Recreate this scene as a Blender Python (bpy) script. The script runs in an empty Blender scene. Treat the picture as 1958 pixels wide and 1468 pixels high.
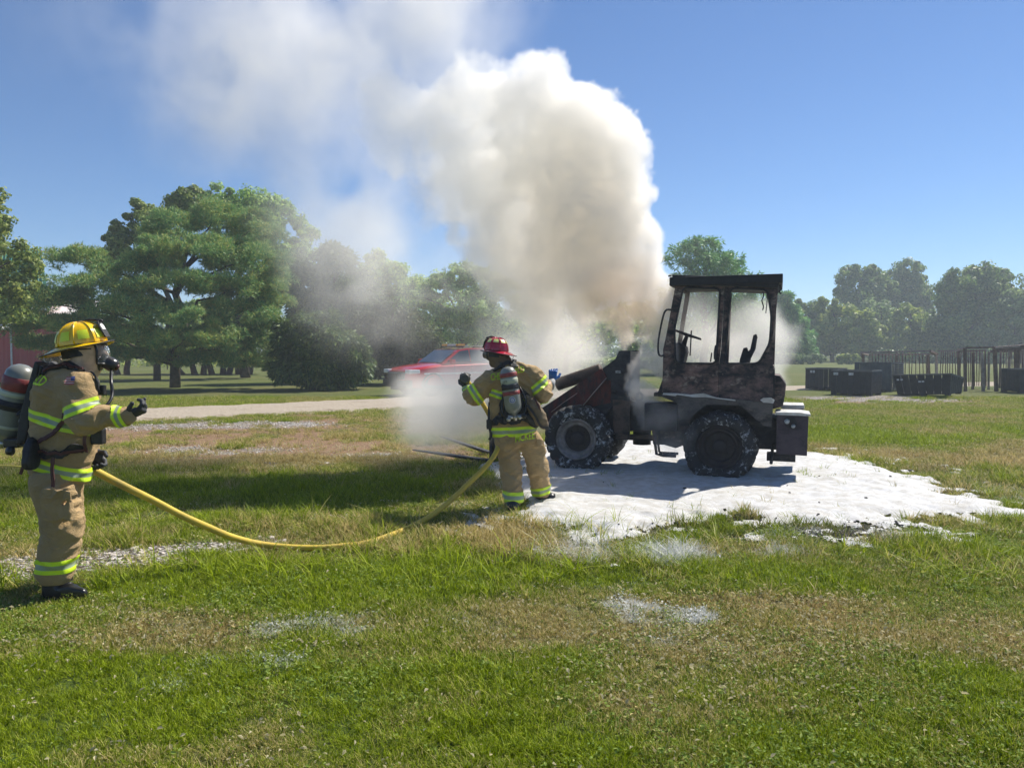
import bpy, bmesh, math, random
import numpy as np
from mathutils import Vector, Matrix, noise as mnoise
from mathutils.bvhtree import BVHTree
R = math.radians
scene = bpy.context.scene
COL = scene.collection

# ---------------------------------------------------------------- camera
CAM_H, F, PITCH = 1.7, 1400.0, 2.70
cam_d = bpy.data.cameras.new('camera'); cam = bpy.data.objects.new('camera', cam_d); COL.objects.link(cam)
cam_d.sensor_width = 36; cam_d.lens = F / 1958 * 36
cam_d.clip_start = 0.05; cam_d.clip_end = 2000
cam.location = (0, 0, CAM_H); cam.rotation_euler = (R(90 - PITCH), 0, 0)
scene.camera = cam

# ---------------------------------------------------------------- world, sun, exposure
SUN = Vector((0.64, 0.54, 1.0)).normalized()
w = bpy.data.worlds.new('World'); scene.world = w; w.use_nodes = True
nt = w.node_tree; bg = nt.nodes['Background']
sky = nt.nodes.new('ShaderNodeTexSky'); sky.sky_type = 'NISHITA'; sky.sun_disc = False
sky.sun_elevation = math.asin(SUN.z); sky.sun_rotation = math.atan2(SUN.x, SUN.y)
sky.air_density = 0.9; sky.dust_density = 0.0; sky.ozone_density = 9.5; sky.altitude = 100
nt.links.new(sky.outputs[0], bg.inputs[0]); bg.inputs[1].default_value = 0.079
sd = bpy.data.lights.new('sun', 'SUN'); sun = bpy.data.objects.new('sun', sd); COL.objects.link(sun)
sd.energy = 4.9; sd.angle = R(0.53); sd.color = (1.0, 0.94, 0.84)
sun.rotation_euler = SUN.to_track_quat('Z', 'Y').to_euler(); sun.location = (20, 20, 30)
vs = scene.view_settings; vs.view_transform = 'Standard'; vs.look = 'None'; vs.exposure = 0.62; vs.gamma = 1.0; vs.use_curve_mapping = False
scene.render.engine = 'CYCLES'
cy = scene.cycles
cy.max_bounces = 24; cy.diffuse_bounces = 3; cy.glossy_bounces = 3; cy.transmission_bounces = 4; cy.transparent_max_bounces = 12
cy.volume_bounces = 24; cy.volume_step_rate = 1.6; cy.volume_max_steps = 160
cy.use_denoising = True; cy.denoiser = 'OPENIMAGEDENOISE'; cy.use_adaptive_sampling = True; cy.adaptive_threshold = 0.02
cy.sample_clamp_indirect = 6; cy.caustics_reflective = False; cy.caustics_refractive = False

# ---------------------------------------------------------------- placing things (photo pixel -> metre)
_rot = cam.rotation_euler.to_matrix()
def ray(px, py):
    return _rot @ Vector(((px - 979) / F, (734 - py) / F, -1))
def at(px, py, Y):
    d = ray(px, py); return Vector((0, 0, CAM_H)) + d * (Y / d.y)
def gnd(px, py, z=0.0):
    d = ray(px, py); return Vector((0, 0, CAM_H)) + d * ((z - CAM_H) / d.z)
rnd = random.Random(7)
rng = np.random.default_rng(7)

# ---------------------------------------------------------------- object helpers
def tag(o, label=None, cat=None, group=None, kind=None):
    if label: o['label'] = label
    if cat: o['category'] = cat
    if group: o['group'] = group
    if kind: o['kind'] = kind
    return o
def link(name, me, mat=None, parent=None):
    o = bpy.data.objects.new(name, me); COL.objects.link(o)
    if mat is not None and me is not None:
        for m in (mat if isinstance(mat, (list, tuple)) else [mat]): me.materials.append(m)
    if parent is not None: o.parent = parent
    return o
def empty(name, loc=(0, 0, 0), rz=0.0, **k):
    o = bpy.data.objects.new(name, None); COL.objects.link(o); o.location = loc; o.rotation_euler = (0, 0, rz)
    o.empty_display_size = 0.2
    return tag(o, **k)
def from_bm(name, bm, mat=None, parent=None, smooth=False, **k):
    me = bpy.data.meshes.new(name); bm.to_mesh(me); bm.free()
    if smooth: me.polygons.foreach_set('use_smooth', [True] * len(me.polygons))
    return tag(link(name, me, mat, parent), **k)
def from_np(name, V, Fc, mat=None, parent=None, smooth=False, **k):
    """V (n,3), Fc (m,3) or (m,4) int arrays"""
    me = bpy.data.meshes.new(name)
    V = np.ascontiguousarray(V, dtype=np.float32); Fc = np.ascontiguousarray(Fc, dtype=np.int32)
    me.vertices.add(len(V)); me.vertices.foreach_set('co', V.ravel())
    n = Fc.shape[1]; me.loops.add(Fc.size); me.loops.foreach_set('vertex_index', Fc.ravel())
    me.polygons.add(len(Fc)); me.polygons.foreach_set('loop_start', np.arange(0, Fc.size, n, dtype=np.int32))
    me.polygons.foreach_set('loop_total', np.full(len(Fc), n, dtype=np.int32))
    if smooth: me.polygons.foreach_set('use_smooth', np.ones(len(Fc), dtype=bool))
    me.update(calc_edges=True)
    return tag(link(name, me, mat, parent), **k)
def copy_tree(o, parent=None):
    c = o.copy(); COL.objects.link(c); c.parent = parent
    for ch in list(o.children): copy_tree(ch, c)
    return c

# ---------------------------------------------------------------- shapes
def box_bm(bm, lo, hi, bevel=0.0, mat=None):
    lo = Vector(lo); hi = Vector(hi); c = (lo + hi) / 2; s = hi - lo
    M = Matrix.Translation(c) @ Matrix.Diagonal((s.x, s.y, s.z, 1))
    if mat is not None: M = mat @ M
    g = bmesh.ops.create_cube(bm, size=1, matrix=M)
    if bevel > 0:
        es = list({e for v in g['verts'] for e in v.link_edges})
        bmesh.ops.bevel(bm, geom=es, offset=bevel, segments=2, affect='EDGES', profile=0.6)
    return bm
def box(lo, hi, bevel=0.0, mat=None):
    return box_bm(bmesh.new(), lo, hi, bevel, mat)
def prism_bm(bm, pts, a, b, fn=None, bevel=0.0, holes=None):
    """pts: list of 2D (x,z); extruded from y=a to y=b. fn maps (x,y,z)->Vector"""
    fn = fn or (lambda x, y, z: Vector((x, y, z)))
    va = [bm.verts.new(fn(p[0], a, p[1])) for p in pts]; vb = [bm.verts.new(fn(p[0], b, p[1])) for p in pts]
    n = len(pts); fs = [bm.faces.new(va), bm.faces.new(vb[::-1])]
    for i in range(n):
        j = (i + 1) % n; fs.append(bm.faces.new((va[j], va[i], vb[i], vb[j])))
    bmesh.ops.recalc_face_normals(bm, faces=fs)
    if bevel > 0:
        es = list({e for f in fs for e in f.edges})
        bmesh.ops.bevel(bm, geom=es, offset=bevel, segments=2, affect='EDGES', profile=0.6)
    return bm
def tube_bm(bm, pts, r, seg=10, caps=True, closed=False):
    """tube through points; r number or list of radii"""
    pts = [Vector(p) for p in pts]; n = len(pts)
    rr = r if isinstance(r, (list, tuple)) else [r] * n
    rings = []; up = None
    for i, p in enumerate(pts):
        a = pts[i - 1] if (i > 0 or closed) else pts[0]; b = pts[(i + 1) % n] if (i < n - 1 or closed) else pts[-1]
        t = (b - a).normalized()
        if up is None: up = t.orthogonal().normalized()
        up = (up - t * up.dot(t));
        up = up.normalized() if up.length > 1e-6 else t.orthogonal().normalized()
        s = t.cross(up)
        rings.append([bm.verts.new(p + (up * math.cos(k * 2 * math.pi / seg) + s * math.sin(k * 2 * math.pi / seg)) * rr[i]) for k in range(seg)])
    m = n if closed else n - 1; fs = []
    for i in range(m):
        A, B = rings[i], rings[(i + 1) % n]
        for k in range(seg):
            fs.append(bm.faces.new((A[k], A[(k + 1) % seg], B[(k + 1) % seg], B[k])))
    if caps and not closed:
        fs.append(bm.faces.new(rings[0][::-1])); fs.append(bm.faces.new(rings[-1]))
    for f in fs: f.smooth = True
    return bm
def tube(pts, r, seg=10, **k): return tube_bm(bmesh.new(), pts, r, seg, **k)
def lathe_bm(bm, prof, M=None, seg=32, fn=None, caps=True):
    """prof list of (r, h) revolved about local z, then matrix M. fn(angle,r,h)->(r,h) for shaping"""
    M = M or Matrix.Identity(4); rings = []
    for (r, h) in prof:
        ring = []
        for k in range(seg):
            a = 2 * math.pi * k / seg; rr, hh = (fn(a, r, h) if fn else (r, h))
            ring.append(bm.verts.new(M @ Vector((rr * math.cos(a), rr * math.sin(a), hh))))
        rings.append(ring)
    for A, B in zip(rings, rings[1:]):
        for k in range(seg):
            f = bm.faces.new((A[k], A[(k + 1) % seg], B[(k + 1) % seg], B[k])); f.smooth = True
    if caps and prof[0][0] > 1e-5: bm.faces.new(rings[0][::-1])
    if caps and prof[-1][0] > 1e-5: bm.faces.new(rings[-1])
    return bm
def lathe(prof, M=None, seg=32, fn=None, caps=True): return lathe_bm(bmesh.new(), prof, M, seg, fn, caps)
def spline(pts, n=8):
    """Catmull-Rom through points"""
    P = [Vector(p) for p in pts]; P = [P[0] * 2 - P[1]] + P + [P[-1] * 2 - P[-2]]; out = []
    for i in range(1, len(P) - 2):
        for k in range(n):
            t = k / n; a, b, c, d = P[i - 1], P[i], P[i + 1], P[i + 2]
            out.append(0.5 * ((2 * b) + (c - a) * t + (2 * a - 5 * b + 4 * c - d) * t * t + (3 * b - a - 3 * c + d) * t ** 3))
    out.append(P[-2]); return out
def axis_matrix(p, d):
    """matrix whose local z runs along d, origin p"""
    q = Vector(d).normalized().to_track_quat('Z', 'Y'); return Matrix.Translation(Vector(p)) @ q.to_matrix().to_4x4()

# ---------------------------------------------------------------- materials
class NT:
    def __init__(s, name):
        s.m = bpy.data.materials.new(name); s.m.use_nodes = True; s.t = s.m.node_tree; s.b = s.t.nodes['Principled BSDF']; s.out = s.t.nodes['Material Output']
    def n(s, typ, **k):
        nd = s.t.nodes.new(typ)
        for a, v in k.items(): setattr(nd, a, v)
        return nd
    def l(s, a, b): s.t.links.new(a, b)
    def coord(s, kind='Object'):
        if kind == 'World': return s.n('ShaderNodeNewGeometry').outputs['Position']
        return s.n('ShaderNodeTexCoord').outputs[kind]
    def noise(s, scale, detail=4, rough=0.55, vec=None, dist=0.0, out='Fac'):
        nd = s.n('ShaderNodeTexNoise'); nd.inputs['Scale'].default_value = scale; nd.inputs['Detail'].default_value = detail
        nd.inputs['Roughness'].default_value = rough; nd.inputs['Distortion'].default_value = dist
        if vec is not None: s.l(vec, nd.inputs['Vector'])
        return nd.outputs[out]
    def ramp(s, fac, stops, interp='LINEAR'):
        nd = s.n('ShaderNodeValToRGB'); nd.color_ramp.interpolation = interp; e = nd.color_ramp.elements
        while len(e) > 1: e.remove(e[-1])
        for i, (p, c) in enumerate(stops):
            if not isinstance(c, (tuple, list)): c = (c, c, c)
            x = e[0] if i == 0 else e.new(p)
            x.position = p; x.color = (*c[:3], 1)
        s.l(fac, nd.inputs['Fac']); return nd.outputs['Color']
    def mix(s, fac, a, b, typ='MIX'):
        nd = s.n('ShaderNodeMix'); nd.data_type = 'RGBA'; nd.blend_type = typ
        for v, i in ((fac, 0), (a, 6), (b, 7)):
            if isinstance(v, (int, float)): nd.inputs[i].default_value = v if i == 0 else (v, v, v, 1)
            elif isinstance(v, (tuple, list)): nd.inputs[i].default_value = (*v[:3], 1)
            else: s.l(v, nd.inputs[i])
        return nd.outputs[2]
    def math(s, op, a, b=None, c=None, clamp=False):
        nd = s.n('ShaderNodeMath'); nd.operation = op; nd.use_clamp = clamp
        for i, v in enumerate((a, b, c)):
            if v is None: continue
            if isinstance(v, (int, float)): nd.inputs[i].default_value = v
            else: s.l(v, nd.inputs[i])
        return nd.outputs[0]
    def sep(s, vec):
        nd = s.n('ShaderNodeSeparateXYZ'); s.l(vec, nd.inputs[0]); return nd.outputs
    def mapv(s, vec, scale=(1, 1, 1), rot=(0, 0, 0)):
        nd = s.n('ShaderNodeMapping'); nd.inputs['Scale'].default_value = scale; nd.inputs['Rotation'].default_value = rot; s.l(vec, nd.inputs[0]); return nd.outputs[0]
    def bump(s, h, strength=0.5, dist=0.02):
        nd = s.n('ShaderNodeBump'); nd.inputs['Strength'].default_value = strength; nd.inputs['Distance'].default_value = dist
        s.l(h, nd.inputs['Height']); s.l(nd.outputs[0], s.b.inputs['Normal']); return nd
    def set(s, **k):
        names = dict(color='Base Color', rough='Roughness', metal='Metallic', spec='Specular IOR Level', alpha='Alpha', trans='Transmission Weight', coat='Coat Weight', coatr='Coat Roughness', sss='Subsurface Weight', ior='IOR', emit='Emission Strength', sheen='Sheen Weight')
        for a, v in k.items():
            i = s.b.inputs[names[a]]
            if isinstance(v, (int, float)): i.default_value = v
            elif isinstance(v, (tuple, list)): i.default_value = (*v[:3], 1) if len(v) == 3 else v
            else: s.l(v, i)
        return s
def simple(name, col, rough=0.6, metal=0.0, var=0.25, vscale=12, bump=0.15, bscale=60, **k):
    m = NT(name); c = m.coord(); n = m.noise(vscale, 5, 0.6, c)
    dark = tuple(x * (1 - var) for x in col); lite = tuple(min(1, x * (1 + var)) for x in col)
    m.set(color=m.ramp(n, [(0.3, dark), (0.7, lite)]), metal=metal, **k)
    m.set(rough=m.ramp(m.noise(vscale * 2.3, 3, 0.6, c), [(0.3, max(0.02, rough - 0.1)), (0.7, min(1, rough + 0.1))]))
    if bump: m.bump(m.noise(bscale, 3, 0.6, c), bump, 0.005)
    return m.m
# ================================================================ GROUND
def _hash2(ix, iy, s):
    h = (ix.astype(np.int64) * 374761393 + iy.astype(np.int64) * 668265263 + s * 1442695041) & 0x7fffffff
    h = (h ^ (h >> 13)) * 1274126177 & 0x7fffffff; h = h ^ (h >> 16); return (h & 0xffff) / 32767.5 - 1.0
def vn(x, y, cell, s=0):
    x = np.asarray(x, float) / cell; y = np.asarray(y, float) / cell; ix = np.floor(x); iy = np.floor(y); fx = x - ix; fy = y - iy
    fx = fx * fx * (3 - 2 * fx); fy = fy * fy * (3 - 2 * fy); ix = ix.astype(int); iy = iy.astype(int)
    a = _hash2(ix, iy, s); b = _hash2(ix + 1, iy, s); c = _hash2(ix, iy + 1, s); d = _hash2(ix + 1, iy + 1, s)
    return (a * (1 - fx) + b * fx) * (1 - fy) + (c * (1 - fx) + d * fx) * fy
def fb(x, y, cell, s=0, o=4):
    t = 0; a = 0.5
    for i in range(o): t = t + a * vn(x, y, cell / 2 ** i, s + i * 7); a *= 0.55
    return t
def height(x, y):
    near = np.clip((26 - np.asarray(y, float)) / 12, 0, 1)
    return near * (0.030 * fb(x, y, 1.6, 3, 3) + 0.016 * fb(x, y, 0.35, 9, 3))
def hz(x, y): return float(height(np.array([x]), np.array([y]))[0])
def blob(x, y, spots, soft=1.0):
    """soft union of ellipses given in photo pixels (px,py,rx,ry) laid on the ground"""
    m = np.zeros(np.shape(x))
    for (px, py, rx, ry, a) in spots:
        c = gnd(px, py); wx = rx / F * c.y; y0 = gnd(px, py + ry).y; wy = max(0.15, (c.y - y0))
        d = np.sqrt(((x - c.x) / wx) ** 2 + ((y - c.y) / wy) ** 2); m = np.maximum(m, a * np.clip((1.35 - d) / 0.7, 0, 1))
    return m
def cover(x, y):
    """dry, dirt, gravel, burnt weights at ground points"""
    x = np.asarray(x, float); y = np.asarray(y, float)
    n1 = fb(x, y, 2.2, 21); n2 = fb(x, y, 0.6, 31); n3 = fb(x, y, 0.25, 41)
    dry = np.clip(0.40 + 0.9 * n1 + 0.55 * n2 + 0.3 * n3, 0, 1)
    dry = np.clip(dry + 0.5 * blob(x, y, [(1500, 1200, 420, 60, .45), (250, 1200, 260, 30, .25), (1250, 1215, 120, 30, .7), (1400, 1150, 200, 14, 1), (650, 1200, 160, 26, .4), (1250, 1380, 130, 14, .4), (1850, 880, 260, 25, .6), (500, 850, 320, 60, .6)]), 0, 1)
    dry = np.clip(dry - 0.65 * blob(x, y, [(330, 1330, 420, 90, .8), (1000, 1300, 200, 60, .9), (1050, 1400, 300, 60, .8), (1800, 1320, 220, 80, .7), (500, 1120, 300, 40, .9), (850, 1100, 300, 40, .7), (1200, 1420, 500, 60, .5), (1700, 830, 400, 16, .5)]), 0, 1)
    dirt = np.clip(blob(x, y, [(420, 826, 300, 34, 1), (560, 855, 230, 20, 1), (330, 870, 160, 12, .7), (640, 800, 200, 12, .7), (900, 850, 140, 32, .9), (560, 905, 160, 8, .5), (330, 1010, 110, 14, .5), (620, 980, 90, 10, .4), (1900, 900, 120, 22, .5), (1700, 765, 220, 10, .8), (1480, 1150, 160, 8, .5), (1850, 1080, 120, 12, .4), (470, 985, 250, 30, .35), (800, 950, 200, 20, .35)]) * (0.75 + 1.1 * n2 + 0.6 * n3), 0, 1)
    gravel = np.clip(blob(x, y, [(60, 1085, 130, 26, 1), (230, 1062, 150, 22, 1), (380, 1048, 120, 15, .9), (480, 1035, 60, 10, .6), (620, 990, 80, 6, .35), (640, 965, 60, 6, .3), (330, 815, 150, 9, .6), (470, 812, 180, 9, .7), (420, 862, 150, 9, .5), (520, 890, 120, 5, .4), (880, 925, 90, 6, .4), (900, 965, 90, 6, .4), (700, 870, 90, 5, .4), (1680, 762, 160, 8, .9), (1900, 930, 70, 18, .5), (330, 945, 120, 8, .35)]) * (0.85 + 1.0 * n2 + 0.5 * n3), 0, 1)
    burnt = np.clip(blob(x, y, [(1500, 1018, 250, 22, 1), (1360, 1000, 80, 12, 1), (1660, 1008, 110, 14, .9), (1760, 900, 120, 10, .4), (900, 890, 60, 10, .4)]) * (0.7 + 1.5 * n2 + 0.8 * n3), 0, 1)
    far = np.clip((y - 15) / 6, 0, 1); dry = dry * (1 - 0.45 * far) + 0.1 * far
    return dry, dirt, gravel, burnt
road_c = [Vector((-42, -6, 0)), Vector((-24, 10, 0)), Vector((-15.5, 16.2, 0)), Vector((-9.8, 19.0, 0)), Vector((-4.8, 22.4, 0)), Vector((1.5, 27.0, 0)), Vector((13.5, 32.6, 0)), Vector((30, 38, 0)), Vector((60, 44, 0)), Vector((120, 50, 0))]
_rc = spline(road_c, 40)
def road_dist(x, y):
    P = np.array([(p.x, p.y) for p in _rc[::8]]); x = np.asarray(x, float); d = np.full(x.shape, 1e9)
    for a, b in zip(P, P[1:]):
        e = b - a; t = np.clip(((x - a[0]) * e[0] + (y - a[1]) * e[1]) / (e @ e), 0, 1); d = np.minimum(d, np.hypot(x - a[0] - t * e[0], y - a[1] - t * e[1]))
    return d
foam_poly = [gnd(*p) for p in [(1000, 988), (1020, 1008), (1080, 1012), (1170, 1030), (1240, 1018), (1290, 1000), (1390, 994), (1420, 986), (1460, 1000), (1540, 1004), (1640, 1000), (1730, 1000), (1770, 985), (1840, 985), (1935, 984), (1900, 966), (1835, 948), (1775, 930), (1740, 908), (1655, 888), (1560, 868), (1480, 862), (1400, 850), (1300, 842), (1180, 832), (1060, 840), (1000, 870), (945, 893), (948, 925), (985, 945), (1012, 962)]]
def foam_sd(x, y):
    """signed distance (inside > 0) to the foam outline, metres, with a ragged edge"""
    x = np.asarray(x, float); y = np.asarray(y, float); d = np.full(x.shape, 1e9); ins = np.zeros(x.shape, bool); P = foam_poly
    for a, b in zip(P, P[1:] + P[:1]):
        ex, ey = b.x - a.x, b.y - a.y; t = np.clip(((x - a.x) * ex + (y - a.y) * ey) / (ex * ex + ey * ey), 0, 1)
        d = np.minimum(d, np.hypot(x - a.x - t * ex, y - a.y - t * ey)); c = ((a.y > y) != (b.y > y)); den = (b.y - a.y) if abs(b.y - a.y) > 1e-9 else 1e-9
        ins ^= c & (x < (b.x - a.x) * (y - a.y) / den + a.x)
    return np.where(ins, d, -d)
def foam_h(x, y):
    sd = foam_sd(x, y); rag = sd + 0.05 + (0.40 * fb(x, y, 0.75, 51) + 0.30 * fb(x, y, 0.2, 61)) * np.clip(1.1 - sd / 0.9, 0, 1)
    body = 0.055 * np.clip(rag / 0.35, 0, 1) ** 0.6 * (1 + 0.5 * fb(x, y, 0.9, 71, 3)) + np.where(rag > 0, 0.030 * np.clip(rag / .3, 0, 1) * np.abs(fb(x, y, 0.45, 73, 4)) + 0.02 * np.clip(fb(x, y + .6 * fb(x, y, .7, 77, 2), 0.28, 75, 3), 0, 1), 0)
    thin = np.clip((sd + 0.85 * np.clip((8.4 - y) * 1.2, 0, 1) + 0.1) / 0.6, 0, 1) * 0.95 + np.where((x > 2.5) & (y > 7.6), np.clip((sd + 1.1) / 1.0, 0, 1) * 0.5, 0)  # scraps strewn between the grass
    sc = fb(x, y, 0.20, 81, 3) * 1.6 + fb(x, y, 0.5, 83, 2) * 0.6 - (0.50 - 0.50 * np.clip(thin, 0, 1))
    scraps = np.where(thin > 0.02, 0.028 * np.clip(sc * 4, 0, 1), 0)
    return np.maximum(body, scraps)
def grid_obj(name, xs, ys, zfun, mat, keep=None, **k):
    Xg, Yg = np.meshgrid(xs, ys); Zg = zfun(Xg, Yg); n, m = Xg.shape
    V = np.stack([Xg.ravel(), Yg.ravel(), Zg.ravel()], 1); i = np.arange(n * m).reshape(n, m)
    Fc = np.stack([i[:-1, :-1], i[:-1, 1:], i[1:, 1:], i[1:, :-1]], -1).reshape(-1, 4)
    if keep is not None: Fc = Fc[keep(Xg, Yg)[:-1, :-1].ravel() & keep(Xg, Yg)[1:, 1:].ravel()]
    u, inv = np.unique(Fc, return_inverse=True); V = V[u]; Fc = inv.reshape(-1, 4)
    return from_np(name, V, Fc, mat, smooth=True, **k), V
def ground_mat():
    m = NT('ground'); c = m.coord('World'); at_ = m.n('ShaderNodeAttribute'); at_.attribute_name = 'cover'; s = m.n('ShaderNodeSeparateColor'); m.l(at_.outputs['Color'], s.inputs[0])
    alpha = at_.outputs['Alpha']
    n = m.noise(3.0, 6, 0.65, c); f = m.noise(28, 4, 0.7, c); v = m.noise(120, 2, 0.6, c); big = m.noise(0.35, 5, 0.6, c)
    green = m.mix(f, m.mix(big, (0.030, 0.055, 0.005), (0.060, 0.090, 0.010)), m.mix(n, (0.075, 0.120, 0.022), (0.115, 0.150, 0.035)))
    dry = m.mix(f, (0.13, 0.105, 0.045), (0.26, 0.21, 0.105)); col = m.mix(m.math('MULTIPLY', s.outputs[0], m.ramp(n, [(0.3, 0.55), (0.7, 1.0)])), green, dry)
    dirt = m.mix(f, (0.13, 0.078, 0.045), (0.36, 0.24, 0.15))
    def sharp(a, lo=0.35, hi=0.65): # break the soft weight up with noise
        return m.ramp(m.math('ADD', a, m.math('MULTIPLY', m.math('SUBTRACT', f, 0.5), 0.8)), [(lo, 0.0), (hi, 1.0)])
    col = m.mix(sharp(s.outputs[1]), col, dirt)
    vor = m.n('ShaderNodeTexVoronoi'); vor.inputs['Scale'].default_value = 26; m.l(c, vor.inputs['Vector'])
    hs = m.n('ShaderNodeHueSaturation'); hs.inputs['Saturation'].default_value = 0.12; m.l(vor.outputs['Color'], hs.inputs['Color'])
    grav = m.mix(m.ramp(vor.outputs['Distance'], [(0.2, 0.0), (0.62, 1.0)]), m.mix(0.5, hs.outputs[0], (0.42, 0.37, 0.31)), (0.12, 0.095, 0.07)); col = m.mix(sharp(s.outputs[2]), col, grav)
    col = m.mix(sharp(alpha), col, m.mix(f, (0.012, 0.012, 0.014), (0.06, 0.055, 0.05)))
    m.set(color=col, rough=0.95, spec=0.15)
    m.bump(m.math('ADD', m.math('MULTIPLY', f, 1.0), m.math('MULTIPLY', v, 0.5)), 0.9, 0.03)
    return m.m
def axis(lo, hi, fine_lo, fine_hi, step, grow=1.35):
    a = list(np.arange(fine_lo, fine_hi, step)); s = step; x = a[-1]
    while x < hi: s *= grow; x += s; a.append(min(x, hi))
    s = step; x = a[0]; b = []
    while x > lo: s *= grow; x -= s; b.append(max(x, lo))
    return np.array(sorted(set(b)) + a)
g_mat = ground_mat()
_g, _V = grid_obj('ground', axis(-300, 300, -9, 9, 0.055), axis(-60, 330, 2.2, 17, 0.055, 1.05), height, g_mat, kind='structure')
_c = cover(_V[:, 0], _V[:, 1]); _a = _g.data.color_attributes.new('cover', 'FLOAT_COLOR', 'POINT')
_a.data.foreach_set('color', np.stack([_c[0], _c[1], _c[2], _c[3]], 1).astype(np.float32).ravel())

# gravel drive crossing behind the loader
def road_mat():
    m = NT('gravel_road'); c = m.coord('World'); vor = m.n('ShaderNodeTexVoronoi'); vor.inputs['Scale'].default_value = 9; m.l(c, vor.inputs['Vector'])
    n = m.noise(0.9, 6, 0.7, m.mapv(c, (1, 2.6, 1), (0, 0, 0.5))); f = m.noise(14, 4, 0.7, c)
    a = m.mix(f, (0.25, 0.21, 0.165), (0.46, 0.40, 0.32)); m.set(color=m.mix(m.ramp(n, [(0.56, 0.0), (0.70, 1.0)]), a, (0.16, 0.12, 0.07)), rough=0.95, spec=0.1)
    m.bump(m.math('ADD', f, vor.outputs['Distance']), 0.7, 0.03); return m.m
_P = []; _Fr = []
for i, p in enumerate(_rc):
    t = (_rc[min(i + 1, len(_rc) - 1)] - _rc[max(0, i - 1)]).normalized(); q = Vector((-t.y, t.x, 0))
    for k in range(9):
        u = k / 4 - 1; wd = (2.3 + 0.6 * float(fb(np.array([i * .4]), np.array([float(u > 0) * 9]), 3.0, 5)) + 0.25 * float(fb(np.array([i * .5]), np.array([float(u > 0) * 5]), .7, 5))) * (0.72 if p.x > 6 else 1)
        c_ = p + q * u * wd; _P.append((c_.x, c_.y, hz(c_.x, c_.y) + (0.035 if abs(u) < .99 else -0.02)))
    if i: _Fr += [[(i - 1) * 9 + k, (i - 1) * 9 + k + 1, i * 9 + k + 1, i * 9 + k] for k in range(8)]
from_np('gravel_road', np.array(_P), np.array(_Fr)[:, ::-1], road_mat(), smooth=True, kind='structure')

# white extinguishing foam lying round the wheels
def foam_mat():
    m = NT('foam'); c = m.coord('World'); f = m.noise(90, 4, 0.7, c); g_ = m.noise(7, 5, 0.65, c); vor = m.n('ShaderNodeTexVoronoi'); vor.inputs['Scale'].default_value = 130; m.l(c, vor.inputs['Vector'])
    m.set(color=m.mix(m.ramp(g_, [(0.40, 0.0), (0.62, 1.0)]), (0.58, 0.585, 0.59), (0.46, 0.445, 0.41)), rough=0.55, spec=0.35, sss=0.25); m.b.inputs['Subsurface Scale'].default_value = 0.02; m.b.inputs['Subsurface Radius'].default_value = (1, 1, 1)
    m.bump(m.math('ADD', m.math('ADD', m.math('MULTIPLY', vor.outputs['Distance'], 0.7), f), m.math('MULTIPLY', g_, 3.0)), 0.6, 0.015); return m.m
foam_material = foam_mat()
_fx, _fy = np.arange(-1.2, 7.0, 0.03), np.arange(5.2, 15.0, 0.03)
grid_obj('foam', _fx, _fy, lambda x, y: height(x, y) + foam_h(x, y) - 0.004, foam_material, keep=lambda x, y: foam_h(x, y) > 0.0035, kind='stuff', label='thick white extinguishing foam spread over the ground round the burnt loader')

# ================================================================ GRASS, STONES (scattered with geometry nodes)
def blade_mesh(name, nb, h, wd, spread, seed, bend=0.6, segs=3, up=0.3):
    g = np.random.default_rng(seed); V = []; Fc = []; T = []
    for i in range(nb):
        a = g.uniform(0, 6.283); r = spread * math.sqrt(g.uniform()); bx, by = r * math.cos(a), r * math.sin(a); d = g.uniform(0, 6.283) if g.uniform() < .5 else a
        hh = h * g.uniform(0.45, 1.1); ww = wd * g.uniform(.7, 1.2); lean = bend * g.uniform(0.2, 1.3); px, py = -math.sin(d), math.cos(d); b = len(V); tw = g.uniform(-.5, .5)
        for s in range(segs + 1):
            t = s / segs; off = lean * hh * t ** 1.8; z = hh * t * (1 - 0.28 * lean * t); w_ = ww * (1 - t ** 1.6) * .5 + 0.0004
            cx, cy = bx + math.cos(d) * off, by + math.sin(d) * off; q, e = px * math.cos(tw * t) , py * math.cos(tw * t)
            V += [(cx - q * w_, cy - e * w_, z - .006), (cx + q * w_, cy + e * w_, z - .006)]; 
            if s: Fc.append((b + 2 * s - 2, b + 2 * s - 1, b + 2 * s + 1, b + 2 * s))
    me = bpy.data.meshes.new(name); me.from_pydata(V, [], Fc); me.polygons.foreach_set('use_smooth', [True] * len(Fc)); return me
def leaf_mesh(name, nb, size, seed, curl=0.35, flat=0.5, spread=0.05, z=0.015):
    g = np.random.default_rng(seed); bm = bmesh.new()
    for i in range(nb):
        M = Matrix.Translation((g.normal() * spread, g.normal() * spread, z * g.uniform(.4, 2))) @ Matrix.Rotation(g.uniform(0, 6.28), 4, 'Z') @ Matrix.Rotation(g.normal() * flat, 4, 'X') @ Matrix.Rotation(g.normal() * flat, 4, 'Y'); s = size * g.uniform(.6, 1.2)
        v = [bm.verts.new(M @ Vector(p) * 1) for p in [(0, -s, 0), (s * .5, -.2 * s, s * curl), (s * .35, .5 * s, s * curl), (0, s, 0), (-s * .35, .5 * s, s * curl), (-s * .5, -.2 * s, s * curl)]]
        bm.faces.new((v[0], v[1], v[2], v[3])); bm.faces.new((v[0], v[3], v[4], v[5]))
    me = bpy.data.meshes.new(name); bm.to_mesh(me); bm.free(); return me
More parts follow.
